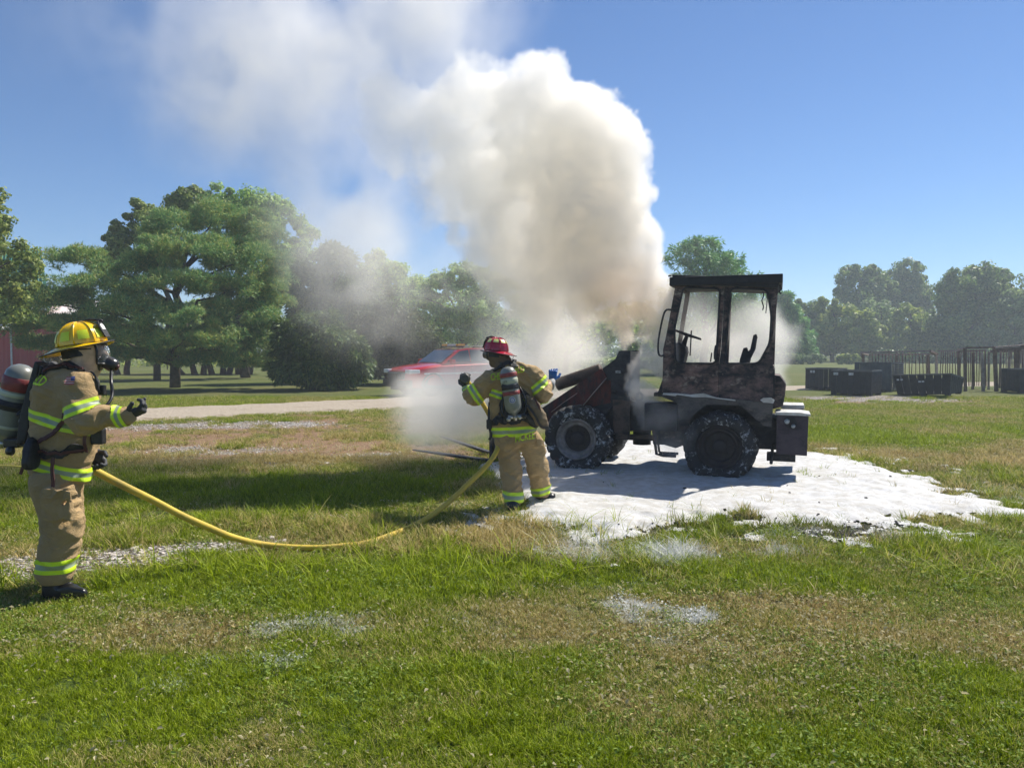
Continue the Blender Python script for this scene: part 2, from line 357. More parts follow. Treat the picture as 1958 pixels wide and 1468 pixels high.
def stone_mesh(name, seed):
    bm = bmesh.new(); bmesh.ops.create_icosphere(bm, subdivisions=2, radius=0.5); g = random.Random(seed); s = Vector((g.uniform(.7, 1.2), g.uniform(.6, 1), g.uniform(.35, .6)))
    for v in bm.verts:
        n_ = mnoise.noise(v.co * 2.2 + Vector((seed * 3.7, 0, 0))); c_ = v.co * (1 + .45 * n_); c_ = Vector((max(-.42, min(.42, c_.x)), max(-.4, min(.4, c_.y)), max(-.4, min(.36, c_.z)))); v.co = Vector((c_.x * s.x, c_.y * s.y, c_.z * s.z))
    me = bpy.data.meshes.new(name); bm.to_mesh(me); bm.free(); return me
def blade_mat(name, g1, g2, d1, d2, rough=0.45):
    m = NT(name); a = m.n('ShaderNodeAttribute', attribute_type='INSTANCER'); a.attribute_name = 'tone'; s = m.n('ShaderNodeSeparateXYZ'); m.l(a.outputs['Vector'], s.inputs[0])
    r = m.n('ShaderNodeObjectInfo'); isl = m.n('ShaderNodeNewGeometry').outputs['Random Per Island']
    gr = m.mix(isl, g1, g2); dr = m.mix(isl, d1, d2); f = m.math('ADD', s.outputs[0], m.math('MULTIPLY', m.math('SUBTRACT', isl, 0.5), 0.9), clamp=True); col = m.mix(m.ramp(f, [(0.35, 0.0), (0.75, 1.0)]), gr, dr)
    wh = m.ramp(m.math('ADD', s.outputs[1], m.math('MULTIPLY', m.math('SUBTRACT', m.noise(60, 3, .6, m.coord('World')), 0.5), 1.4)), [(0.40, 0.0), (0.62, 1.0)]); col = m.mix(wh, col, (0.72, 0.73, 0.72))
    col = m.mix(s.outputs[2], col, (0.02, 0.02, 0.02))
    m.set(color=col, rough=rough, spec=0.10); tr = m.n('ShaderNodeBsdfTranslucent'); m.l(col, tr.inputs[0]); mx = m.n('ShaderNodeMixShader'); mx.inputs[0].default_value = 0.38
    m.l(m.b.outputs[0], mx.inputs[1]); m.l(tr.outputs[0], mx.inputs[2]); m.l(mx.outputs[0], m.out.inputs['Surface']); return m.m
def scatter(name, pts, scale, tone, meshes, mat, label, seed=0, tilt=0.15, embed=0.0, rot3=False):
    """one object whose points each carry one of the given meshes"""
    me = bpy.data.meshes.new(name); me.vertices.add(len(pts)); me.vertices.foreach_set('co', pts.astype(np.float32).ravel())
    for an, typ, val in (('size', 'FLOAT', scale), ('tone', 'FLOAT_VECTOR', tone)):
        A = me.attributes.new(an, typ, 'POINT'); A.data.foreach_set('value' if typ == 'FLOAT' else 'vector', val.astype(np.float32).ravel())
    o = bpy.data.objects.new(name, me); COL.objects.link(o); tag(o, label, kind='stuff')
    g = bpy.data.node_groups.new(name + '_scatter', 'GeometryNodeTree'); g.interface.new_socket('Geometry', in_out='INPUT', socket_type='NodeSocketGeometry'); g.interface.new_socket('Geometry', in_out='OUTPUT', socket_type='NodeSocketGeometry')
    N = g.nodes.new; L = g.links.new; gi = N('NodeGroupInput'); go = N('NodeGroupOutput'); ip = N('GeometryNodeInstanceOnPoints'); gt = N('GeometryNodeGeometryToInstance')
    for i, q in enumerate(meshes):
        q.materials.append(mat); so = bpy.data.objects.new(name + '_source', q); oi = N('GeometryNodeObjectInfo'); oi.inputs['Object'].default_value = so; L(oi.outputs['Geometry'], gt.inputs[0])
    L(gi.outputs[0], ip.inputs['Points']); L(gt.outputs[0], ip.inputs['Instance']); ip.inputs['Pick Instance'].default_value = True
    ri = N('FunctionNodeRandomValue'); ri.data_type = 'INT'; [i for i in ri.inputs if i.name == 'Max' and i.enabled][0].default_value = len(meshes) - 1; [i for i in ri.inputs if i.name == 'Min' and i.enabled][0].default_value = 0; ri.inputs['Seed'].default_value = seed
    L([x for x in ri.outputs if x.enabled][0], ip.inputs['Instance Index'])
    rr = N('FunctionNodeRandomValue'); rr.data_type = 'FLOAT_VECTOR'; e = 3.14 if rot3 else tilt; rr.inputs['Min'].default_value = (-e, -e, 0); rr.inputs['Max'].default_value = (e, e, 6.283); rr.inputs['Seed'].default_value = seed + 5; L(rr.outputs[0], ip.inputs['Rotation'])
    na = N('GeometryNodeInputNamedAttribute'); na.data_type = 'FLOAT'; na.inputs['Name'].default_value = 'size'; L([x for x in na.outputs if x.enabled and x.name == 'Attribute'][0], ip.inputs['Scale']); L(ip.outputs[0], go.inputs[0])
    md = o.modifiers.new('scatter', 'NODES'); md.node_group = g; return o
def cand(n, y0, y1, seed, p=1.0, half=0.78):
    """candidate ground points inside the view wedge, denser near the camera for p > 0"""
    g = np.random.default_rng(seed); u = g.uniform(size=n); y = (y0 ** (2 - p) + u * (y1 ** (2 - p) - y0 ** (2 - p))) ** (1 / (2 - p)); x = g.uniform(-half, half, n) * (y + 0.4); return x, y, g
def spots_foam(x, y):
    return np.clip(blob(x, y, [(1270, 1175, 110, 26, .95), (1310, 1240, 130, 50, .6), (1190, 1150, 60, 16, .6), (590, 1205, 130, 20, .75), (700, 1180, 120, 14, .6), (900, 1190, 160, 12, .5), (480, 1260, 120, 10, .5), (380, 1310, 90, 8, .4), (420, 1280, 100, 10, .4), (1120, 1120, 200, 12, .45), (1250, 1060, 330, 28, .65), (1090, 1040, 130, 28, .75), (1600, 1030, 200, 18, .6), (1880, 940, 80, 30, .5), (1300, 1100, 200, 16, .3)]) * (0.6 + 0.9 * fb(x, y, 0.3, 91)), 0, 1)
def tones(x, y, g):
    dry, dirt, grav, burn = cover(x, y); t = np.stack([np.clip(dry + 0.25 * dirt + g.normal(0, .08, len(x)), 0, 1), spots_foam(x, y), np.clip(burn * 0.55, 0, .6)], 1); return t, dry, dirt, grav, burn
G1, G2, D1, D2 = (0.080, 0.135, 0.002), (0.40, 0.50, 0.014), (0.24, 0.17, 0.045), (0.66, 0.54, 0.24)
lawn_m = blade_mat('grass_blade', G1, G2, D1, D2)
# short lawn
x, y, g = cand(95000, 2.3, 26, 101, 1.15); t, dry, dirt, grav, burn = tones(x, y, g); sd = foam_sd(x, y)
k = (g.uniform(size=len(x)) > np.clip(1.05 * dirt + 1.2 * grav + 1.2 * burn, 0, .97)) & (sd < 0.3) & ((foam_h(x, y) < 0.004) | (g.uniform(size=len(x)) < .10)) & (road_dist(x, y) > 1.9 + .4 * fb(x, y, 1.5, 25))
x, y, t, dry = x[k], y[k], t[k], dry[k]
scatter('lawn_grass', np.stack([x, y, height(x, y)], 1), (1.0 + 0.55 * fb(x, y, 0.8, 13)) * (0.8 + 0.05 * y) * (1 - .25 * dry), t, [blade_mesh('lawn_%d' % i, 30, 0.047, 0.0034, 0.050, i, 0.9) for i in range(5)], lawn_m, 'short mown grass with dry patches covering the ground', 1, 0.25)
# taller tufts in the rough middle strip
x, y, g = cand(52000, 4.6, 17, 103, 0.9); t, dry, dirt, grav, burn = tones(x, y, g); sd = foam_sd(x, y); n_ = fb(x, y, 0.7, 17); zone = np.clip((y - 4.9) / .6, 0, 1) * np.clip((16 - y) / 4, 0, 1)
wgt = zone * np.clip(0.32 + 1.3 * n_, 0.02, 1) * (1 - np.clip(.8 * dirt + .8 * grav, 0, .95)) * np.where(sd > 0.12, 0.02, np.where(foam_h(x, y) > .03, .12, np.where(foam_h(x, y) > .004, .45, 1))) * (1 - .85 * np.clip(burn, 0, 1))
k = g.uniform(size=len(x)) < wgt; x, y, t, n_ = x[k], y[k], t[k], n_[k]
scatter('rough_grass', np.stack([x, y, height(x, y)], 1), 0.75 + 0.8 * np.clip(n_ + .3, 0, 1) + 0.3 * g.uniform(size=len(x)), t, [blade_mesh('tuft_%d' % i, 16, 0.105, 0.0048, 0.04, 20 + i, 0.9, 4) for i in range(5)], lawn_m, 'longer grass tufts growing in the rough strip in front of the loader', 2, 0.3)
# long bladed tufts
x, y, g = cand(2600, 4.9, 9.5, 105, 0.6); t, dry, dirt, grav, burn = tones(x, y, g); sd = foam_sd(x, y)
wgt = blob(x, y, [(560, 1090, 330, 26, 1), (330, 1085, 120, 20, .9), (250, 1010, 120, 14, .5), (620, 1010, 180, 20, .5), (900, 1080, 230, 40, .7), (1180, 1070, 220, 20, .6), (1450, 1060, 220, 16, .5), (1850, 1080, 140, 50, .6), (1100, 1020, 90, 20, .7), (30, 1120, 80, 20, 1)])
k = (g.uniform(size=len(x)) < wgt) & (sd < .3); x, y, t = x[k], y[k], t[k]; t[:, 0] *= 0.45
scatter('long_grass', np.stack([x, y, height(x, y)], 1), 0.7 + 0.5 * g.uniform(size=len(x)), t, [blade_mesh('long_%d' % i, 11, 0.23, 0.0075, 0.05, 40 + i, 1.2, 5) for i in range(4)], lawn_m, 'long bright grass blades in clumps along the gravel strip', 3, 0.35)
# clover and small broad leaves
x, y, g = cand(16000, 2.4, 8, 107, 1.0); t, dry, dirt, grav, burn = tones(x, y, g); n_ = fb(x, y, 0.9, 19); k = (g.uniform(size=len(x)) < np.clip(.25 + 1.3 * n_, .03, .9)) & (foam_sd(x, y) < -.2); x, y, t = x[k], y[k], t[k]; t[:, 0] *= 0.5
scatter('clover_leaves', np.stack([x, y, height(x, y) + .012], 1), 0.8 + 0.6 * g.uniform(size=len(x)), t, [leaf_mesh('clover_%d' % i, 8, 0.0095, 60 + i, .2, .6, .022, .02) for i in range(4)], blade_mat('clover', (0.10, 0.17, 0.01), (0.34, 0.44, 0.10), D1, D2, .5), 'small clover leaves scattered through the lawn', 4, .3)
# dead leaves and straw
x, y, g = cand(42000, 2.4, 13, 109, .9); t, dry, dirt, grav, burn = tones(x, y, g); k = (g.uniform(size=len(x)) < np.clip(.05 + .6 * dry ** 2 + .3 * dirt + .5 * blob(x, y, [(1450, 1250, 420, 90, .7), (600, 1210, 200, 40, .6), (250, 1210, 250, 50, .4)]) , 0, 1)) & (foam_sd(x, y) < -.1); x, y, t = x[k], y[k], t[k]; t[:, 0] = g.uniform(.75, 1, len(x))
scatter('dead_leaves', np.stack([x, y, height(x, y) + .018], 1), 0.5 + 0.9 * g.uniform(size=len(x)) ** 2, t, [leaf_mesh('dead_%d' % i, 3, 0.0115, 80 + i, .5, .5, .04, .015) for i in range(4)], blade_mat('dead_leaf', G1, G2, (0.34, 0.28, 0.13), (0.85, 0.80, 0.56), .7), 'dead leaves and straw lying in the grass', 5, .4)
# loose stones
x, y, g = cand(60000, 4.6, 20, 111, .9); _, dry, dirt, grav, burn = tones(x, y, g); k = g.uniform(size=len(x)) < np.clip(1.5 * grav - .15 + .10 * dirt, 0, 1); x, y = x[k], y[k]
sz = 0.018 + 0.042 * g.uniform(size=len(x)) ** 2.2; t = np.stack([g.uniform(size=len(x)), g.uniform(size=len(x)), 0 * x], 1)
def stone_mat():
    m = NT('stone'); a = m.n('ShaderNodeAttribute', attribute_type='INSTANCER'); a.attribute_name = 'tone'; s = m.n('ShaderNodeSeparateXYZ'); m.l(a.outputs['Vector'], s.inputs[0]); n = m.noise(3, 4, .6, m.coord())
    m.set(color=m.mix(m.math('MULTIPLY', n, .6), m.mix(s.outputs[0], (0.55, 0.50, 0.44), (0.30, 0.25, 0.205)), (0.62, 0.58, 0.53)), rough=0.9); return m.m
scatter('gravel', np.stack([x, y, height(x, y) + sz * .12], 1), sz, t, [stone_mesh('stone_%d' % i, i) for i in range(6)], stone_mat(), 'pale broken gravel lying in a strip through the grass', 6, .5)
# charred scraps
x, y, g = cand(9000, 6.2, 14, 113, .8); _, dry, dirt, grav, burn = tones(x, y, g); k = g.uniform(size=len(x)) < np.clip(.8 * burn, 0, 1) + np.where((foam_sd(x, y) > .2), .006, 0); x, y = x[k], y[k]; zf = height(x, y) + foam_h(x, y)
scatter('charred_debris', np.stack([x, y, zf], 1), 0.02 + 0.05 * g.uniform(size=len(x)) ** 2, np.zeros((len(x), 3)), [stone_mesh('char_%d' % i, 20 + i) for i in range(4)], simple('char', (0.02, 0.02, 0.022), .8), 'black charred scraps along the edge of the foam', 7, .6)
# ================================================================ TREES
def leaf_mat(name, a, b, c, trans=0.42):
    """a dark leaf, b common leaf, c pale or turning leaf"""
    m = NT(name); isl = m.n('ShaderNodeNewGeometry').outputs['Random Per Island']; w_ = m.coord('World')
    n = m.noise(0.7, 3, .6, w_); v = m.math('ADD', m.math('MULTIPLY', isl, 0.55), m.math('MULTIPLY', n, 0.55)); col = m.ramp(v, [(0.28, a), (0.55, b), (0.80, c)])
    m.set(color=col, rough=0.5, spec=0.3); tr = m.n('ShaderNodeBsdfTranslucent'); m.l(col, tr.inputs[0]); mx = m.n('ShaderNodeMixShader'); mx.inputs[0].default_value = trans
    m.l(m.b.outputs[0], mx.inputs[1]); m.l(tr.outputs[0], mx.inputs[2]); m.l(mx.outputs[0], m.out.inputs['Surface']); return m.m
L_BROAD = leaf_mat('broad_leaf', (0.124, 0.247, 0.055), (0.249, 0.440, 0.086), (0.516, 0.661, 0.136))
L_YELLOW = leaf_mat('turning_leaf', (0.119, 0.188, 0.037), (0.231, 0.312, 0.069), (0.413, 0.450, 0.112))
L_PINE = leaf_mat('pine_needle', (0.107, 0.240, 0.086), (0.227, 0.419, 0.136), (0.580, 0.560, 0.166), .2)
L_CEDAR = leaf_mat('cedar_spray', (0.038, 0.087, 0.023), (0.079, 0.154, 0.035), (0.200, 0.268, 0.058), .2)
L_SPRUCE = leaf_mat('spruce_needle', (0.083, 0.220, 0.066), (0.173, 0.381, 0.117), (0.331, 0.560, 0.152), .2)
L_WILLOW = leaf_mat('pale_leaf', (0.166, 0.302, 0.091), (0.352, 0.520, 0.152), (0.623, 0.760, 0.260))
BARK = simple('bark', (0.070, 0.052, 0.038), 0.95, var=0.5, vscale=6, bump=0.8, bscale=18)
def rand_dirs(g, n):
    v = g.normal(size=(n, 3)); return v / np.linalg.norm(v, axis=1)[:, None]
def crown_points(lobes, n, g, sub=14, sr=0.34, flat=0.8, low=0.25):
    """leaf positions: lobes -> leaf clumps on their surface -> leaves on the clumps"""
    vol = np.array([(l[3] * l[4] * l[5]) ** (2 / 3) for l in lobes]); vol /= vol.sum(); P = []; O = []
    for l, f in zip(lobes, vol):
        c = np.array(l[:3]); r = np.array(l[3:6]); ns = max(5, int(sub * (0.6 + 0.8 * g.uniform()))); d = rand_dirs(g, ns); d[:, 2] = np.where(d[:, 2] < -low - .35, -d[:, 2], d[:, 2])
        rad = g.uniform(0.45, 1.0, ns) ** 0.7; cs = c + d * r * rad[:, None]; m = max(8, int(n * f)); w_ = g.integers(0, ns, m); srr = (sr * (0.6 + 0.8 * g.uniform(size=ns)))[w_] * (r.prod() ** (1 / 3))
        dd = rand_dirs(g, m); rr = g.uniform(size=m) ** 0.45; P.append(cs[w_] + dd * (srr * rr)[:, None] * np.array([1, 1, flat])); O.append(dd * .8 + d[w_] * .5 + g.normal(size=(m, 3)) * .45)
    P = np.concatenate(P); O = np.concatenate(O); return P, O / np.linalg.norm(O, axis=1)[:, None]
def leaves_np(P, Nn, size, g, mode='leaf'):
    n = len(P); t = np.cross(Nn, rand_dirs(g, n)); t /= np.linalg.norm(t, axis=1)[:, None] + 1e-9; b = np.cross(Nn, t); s = (size * g.uniform(0.55, 1.25, n))[:, None]
    if mode == 'leaf':
        V = np.stack([P - t * s * .5, P + b * s * .34 + Nn * s * .08, P + t * s * .5, P - b * s * .34 + Nn * s * .08], 1).reshape(-1, 3); return V, np.arange(n * 4).reshape(n, 4)
    if mode == 'needle':  # a tuft of five thin needles fanning up and out
        V = []; k = 6
        for j in range(k):
            d = Nn * .55 + rand_dirs(g, n) * .75 + np.array([0, 0, .35]); d /= np.linalg.norm(d, axis=1)[:, None]; sd_ = np.cross(d, rand_dirs(g, n)); sd_ /= np.linalg.norm(sd_, axis=1)[:, None]
            V.append(np.stack([P - sd_ * s * .075, P + sd_ * s * .075, P + d * s], 1))
        V = np.stack(V, 1).reshape(-1, 3); return V, np.arange(n * k * 3).reshape(-1, 3)
    if mode == 'spray':   # drooping flat spray
        dn = Nn * .8 + np.array([0, 0, -.45]); dn /= np.linalg.norm(dn, axis=1)[:, None]
        V = np.stack([P - t * s * .22, P + t * s * .22, P + dn * s], 1).reshape(-1, 3); return V, np.arange(n * 3).reshape(n, 3)
def limb_bm(bm, a, b, r0, r1, g, seg=7, n=5, wob=0.06):
    a = Vector(a); b = Vector(b); L = (b - a).length; pts = []
    for i in range(n + 1):
        t = i / n; q = a.lerp(b, t); q += Vector((g.normal(), g.normal(), 0)) * wob * L * math.sin(t * math.pi); q.z += 0.10 * L * math.sin(t * math.pi) * 0.5; pts.append(q)
    tube_bm(bm, pts, [r0 + (r1 - r0) * i / n for i in range(n + 1)], seg); return pts
def tree(name, base, lobes, n, size, mat, seed, label, mode='leaf', trunk_r=0.16, trunks=None, sub=14, sr=0.34, flat=0.8, group=None, cat='tree', low=.25, top=None):
    """base world; lobes in world coordinates (x,y,z,rx,ry,rz)"""
    g = np.random.default_rng(seed); base = Vector(base); root = empty(name, base, label=label, cat=cat, group=group); L = [(l[0] - base.x, l[1] - base.y, l[2] - base.z, *l[3:]) for l in lobes]
    P, Nn = crown_points(L, n, g, sub, sr, flat, low); k = P[:, 2] > 0.02; V, Fc = leaves_np(P[k], Nn[k], size, g, mode); from_np('crown', V, Fc, mat, root)
    if trunk_r:
        bm = bmesh.new(); L2 = sorted(L, key=lambda l: -l[2]); topz = L2[0][2] + L2[0][5] * .3; tx, ty = L2[0][0], L2[0][1]
        for (dx, dy, lean) in (trunks or [(0, 0, 0)]):
            e = Vector((tx * .5 + lean, ty * .5, topz)) if not trunks else Vector((dx + lean, dy, topz * .7)); pts = limb_bm(bm, (dx, dy, -.1), e, trunk_r, trunk_r * .25, g, 9, 8, .025)
            if not trunks:
                for l in L:
                    tz = max(.25, min(.85, (l[2] - l[5] * .6) / max(.1, topz))); q = pts[int(tz * 8 * .8)]; limb_bm(bm, q, (l[0], l[1], l[2]), trunk_r * .4, trunk_r * .08, g, 5, 4, .08)
        from_bm('trunk', bm, BARK, root, True)
    return root
def pl(px, py, rx, ry, Y, ryd=None):
    """a lobe given by photo pixels at distance Y"""
    c = at(px, py, Y); return (c.x, c.y, c.z, rx / F * Y, (ryd if ryd else rx) / F * Y, ry / F * Y)

# --- the big pine in front on the left: layered plates of needles
Yp = 31.0; pine_l = [pl(*a, Yp + d) for a, d in [((335, 440, 60, 34), 1), ((410, 420, 62, 36), 1.5), ((480, 440, 58, 40), 2), ((360, 485, 95, 34), 0), ((470, 500, 80, 40), 1), ((250, 520, 70, 26), 0), ((150, 505, 55, 28), 0), ((200, 555, 90, 26), -.8), ((340, 545, 80, 26), -1.2),
    ((430, 560, 85, 30), 0), ((90, 580, 90, 24), -.5), ((20, 605, 60, 22), 0), ((260, 590, 90, 26), -1), ((350, 610, 75, 24), -1.6), ((470, 600, 80, 34), .5), ((130, 625, 95, 24), -.6), ((240, 645, 80, 24), -1.2), ((350, 650, 70, 22), -1.5), ((430, 655, 80, 28), -.2), ((520, 560, 45, 50), 1), ((515, 640, 45, 34), 0.8), ((180, 670, 60, 18), 0), ((300, 500, 50, 30), -1), ((400, 690, 60, 16), .6), ((260, 684, 60, 16), -.4), ((470, 690, 60, 20), .5), ((330, 680, 50, 14), 1.2), ((90, 660, 60, 16), 0)]]
tree('pine_tree', gnd(335, 741), pine_l, 66000, 0.19, L_PINE, 1, 'broad bushy pine with a single dark trunk, in front of the other trees', 'needle', 0.24, sub=30, sr=.36, flat=.55, low=.1)
# deciduous trees behind and above the pine
def dec(name, bpx, bpy, Y, lobes, n, size, mat, seed, label, **k):
    n = int(n * 1.6); k['sr'] = k.get('sr', .34) * 1.12
    b = at(bpx, bpy, Y); b.z = 0; return tree(name, b, [pl(*a, Y + (a2 if a2 else 0)) for a, a2 in lobes], n, size, mat, seed, label, **k)
dec('deciduous_tree', 470, 700, 44, [((425, 395, 40, 40), 0), ((490, 410, 50, 45), 0), ((545, 430, 38, 45), 1), ((380, 425, 40, 35), 0), ((555, 500, 40, 40), 0), ((470, 480, 80, 50), 0), ((540, 560, 50, 35), 1), ((590, 480, 30, 50), 1)], 20000, .22, L_BROAD, 2, 'tall leafy tree rising above the pine, its crown veiled by smoke', trunk_r=.3, sub=26, sr=.3)
dec('deciduous_tree', 300, 705, 40, [((265, 410, 28, 24), 0), ((300, 430, 50, 34), 0), ((235, 450, 34, 26), 0), ((340, 400, 30, 26), 0), ((365, 385, 28, 26), 0), ((270, 480, 60, 34), 0), ((225, 500, 40, 30), 0)], 15000, .2, L_YELLOW, 3, 'yellow green leafy tree peeping over the top of the pine', trunk_r=.2, sub=22, sr=.3)
# lower row of leaning trunks far behind the pine
for i, (px, w_, mm, tr, lab) in enumerate([(240, 55, L_BROAD, [(-.5, 0, -1.4), (.1, 0, .2)], 'pair of forked slender trunks under low leaves, just right of the yellow helmet'),
                                      (375, 50, L_WILLOW, [(-.9, 0, -2.2), (-.2, .3, -1.0), (.5, 0, .4)], 'small spreading tree with leaning trunks just right of the pine trunk'),
                                      (420, 60, L_YELLOW, [(-.5, 0, -.9), (.1, .3, .2), (.6, 0, 1.0)], 'small tree with three dark trunks in the shade beyond the pine'),
                                      (465, 50, L_YELLOW, [(-.3, 0, -.2), (.4, 0, .8)], 'small yellowing tree with two trunks before the dark cedar')]):
    dec('orchard_tree', px, 713, 50, [((px - w_ * .5, 664, w_ * .7, 24), 0), ((px + w_ * .5, 668, w_ * .7, 22), 0), ((px, 630, w_, 26), 1), ((px + w_ * .2, 600, w_ * .8, 26), 2)], 5000, .25, mm, 30 + i, lab, trunk_r=.22, trunks=tr, group='low trees behind the pine', sub=16, sr=.36)
# near tree at the left edge, hanging in front of the barn
dec('deciduous_tree', -90, 740, 27, [((-10, 385, 22, 40), 0), ((-5, 430, 26, 26), 0), ((20, 500, 48, 40), 0), ((55, 510, 24, 26), 0), ((-20, 560, 60, 40), 0), ((30, 545, 44, 26), 0), ((-80, 480, 80, 110), 0), ((-90, 600, 70, 60), 0), ((10, 605, 40, 20), 0)], 11000, .16, L_YELLOW, 5, 'leafy tree at the edge of the picture hanging in front of the green barn roof', trunk_r=.25, sub=22, sr=.32)
# cedars and shrubs left of and behind the red car
dec('cedar_tree', 600, 742, 31, [((590, 690, 62, 46), 0), ((560, 650, 40, 40), 0), ((630, 640, 55, 44), 0), ((590, 625, 38, 26), 0), ((670, 690, 40, 44), 0), ((540, 700, 26, 34), 0), ((630, 710, 60, 30), 0)], 22000, .20, L_CEDAR, 6, 'low dense dark cedar bush reaching to the ground left of the red car', mode='spray', trunk_r=.12, sub=34, sr=.3, low=.9)
dec('cedar_tree', 640, 720, 38, [((600, 560, 40, 44), 0), ((650, 540, 48, 50), 0), ((620, 600, 60, 40), 0), ((690, 580, 44, 44), 0), ((570, 520, 30, 30), 0), ((690, 620, 50, 34), 0), ((560, 580, 26, 40), 0), ((640, 500, 34, 34), 0)], 20000, .24, L_CEDAR, 7, 'taller dark cedar standing in thin smoke behind the low cedar bush', mode='spray', trunk_r=.2, sub=30, sr=.3)
dec('cedar_tree', 740, 725, 36, [((740, 640, 60, 50), 0), ((790, 660, 60, 40), 0), ((720, 690, 50, 34), 0), ((800, 690, 70, 34), 0), ((760, 600, 50, 40), 0), ((690, 660, 36, 40), 0)], 18000, .22, leaf_mat('olive_spray', (0.030, 0.055, 0.020), (0.065, 0.095, 0.030), (0.13, 0.15, 0.05)), 8, 'olive green cedar right behind the bonnet of the red car', mode='spray', trunk_r=.15, sub=30, sr=.3, low=.8)
dec('deciduous_tree', 880, 720, 46, [((880, 530, 40, 30), 0), ((920, 545, 46, 34), 0), ((850, 560, 44, 34), 0), ((965, 570, 40, 40), 0), ((900, 590, 70, 40), 0), ((980, 620, 40, 40), 0), ((860, 630, 60, 40), 0), ((930, 640, 70, 40), 0), ((800, 560, 40, 30), 0)], 20000, .2, L_WILLOW, 9, 'pale leafy tree in the smoke above the roof of the red car', trunk_r=.25, sub=30, sr=.28)
dec('deciduous_tree', 760, 715, 50, [((760, 535, 50, 30), 0), ((720, 520, 40, 34), 0), ((700, 560, 50, 40), 0), ((790, 570, 50, 36), 0), ((740, 600, 70, 44), 0), ((820, 600, 40, 40), 0)], 13000, .25, L_BROAD, 10, 'dark leafy tree almost hidden by drifting smoke left of the pale one', trunk_r=.25, sub=24, sr=.32)
dec('deciduous_tree', 1080, 715, 55, [((1050, 620, 50, 40), 0), ((1110, 600, 50, 40), 0), ((1080, 650, 70, 40), 0), ((1160, 640, 60, 44), 0), ((1220, 620, 50, 40), 0)], 9000, .3, L_BROAD, 11, 'dim tree seen through white smoke over the front of the loader', trunk_r=.25, sub=20, sr=.34)
dec('deciduous_tree', 1345, 700, 52, [((1345, 475, 40, 20), 0), ((1385, 500, 40, 18), 0), ((1310, 490, 40, 24), 0), ((1350, 510, 60, 24), 0), ((1400, 545, 60, 36), 0), ((1330, 560, 70, 40), 0), ((1370, 610, 90, 44), 0), ((1440, 600, 44, 50), 0)], 16000, .26, L_SPRUCE, 12, 'feathery tree standing behind the loader cab, its top above the roof', mode='spray', trunk_r=.3, sub=30, sr=.26)
# the wood on the right
dec('spruce_tree', 1510, 688, 88, [((1500, 575, 14, 16), 0), ((1506, 600, 22, 16), 0), ((1512, 625, 30, 16), 0), ((1515, 650, 38, 18), 0), ((1510, 672, 40, 14), 0), ((1490, 590, 12, 30), 0)], 12000, .5, L_SPRUCE, 13, 'spruce with layered boughs directly right of the loader cab', mode='spray', trunk_r=.2, sub=26, sr=.34)
LB_, LY_, LW_ = L_BROAD, L_YELLOW, L_WILLOW
L_BROAD = leaf_mat('wood_leaf', (0.085, 0.160, 0.040), (0.170, 0.270, 0.070), (0.33, 0.42, 0.12), .5); L_YELLOW = leaf_mat('wood_pale_leaf', (0.15, 0.23, 0.045), (0.28, 0.37, 0.08), (0.46, 0.50, 0.13), .5); L_WILLOW = leaf_mat('wood_grey_leaf', (0.12, 0.20, 0.07), (0.22, 0.32, 0.12), (0.36, 0.44, 0.19), .5)
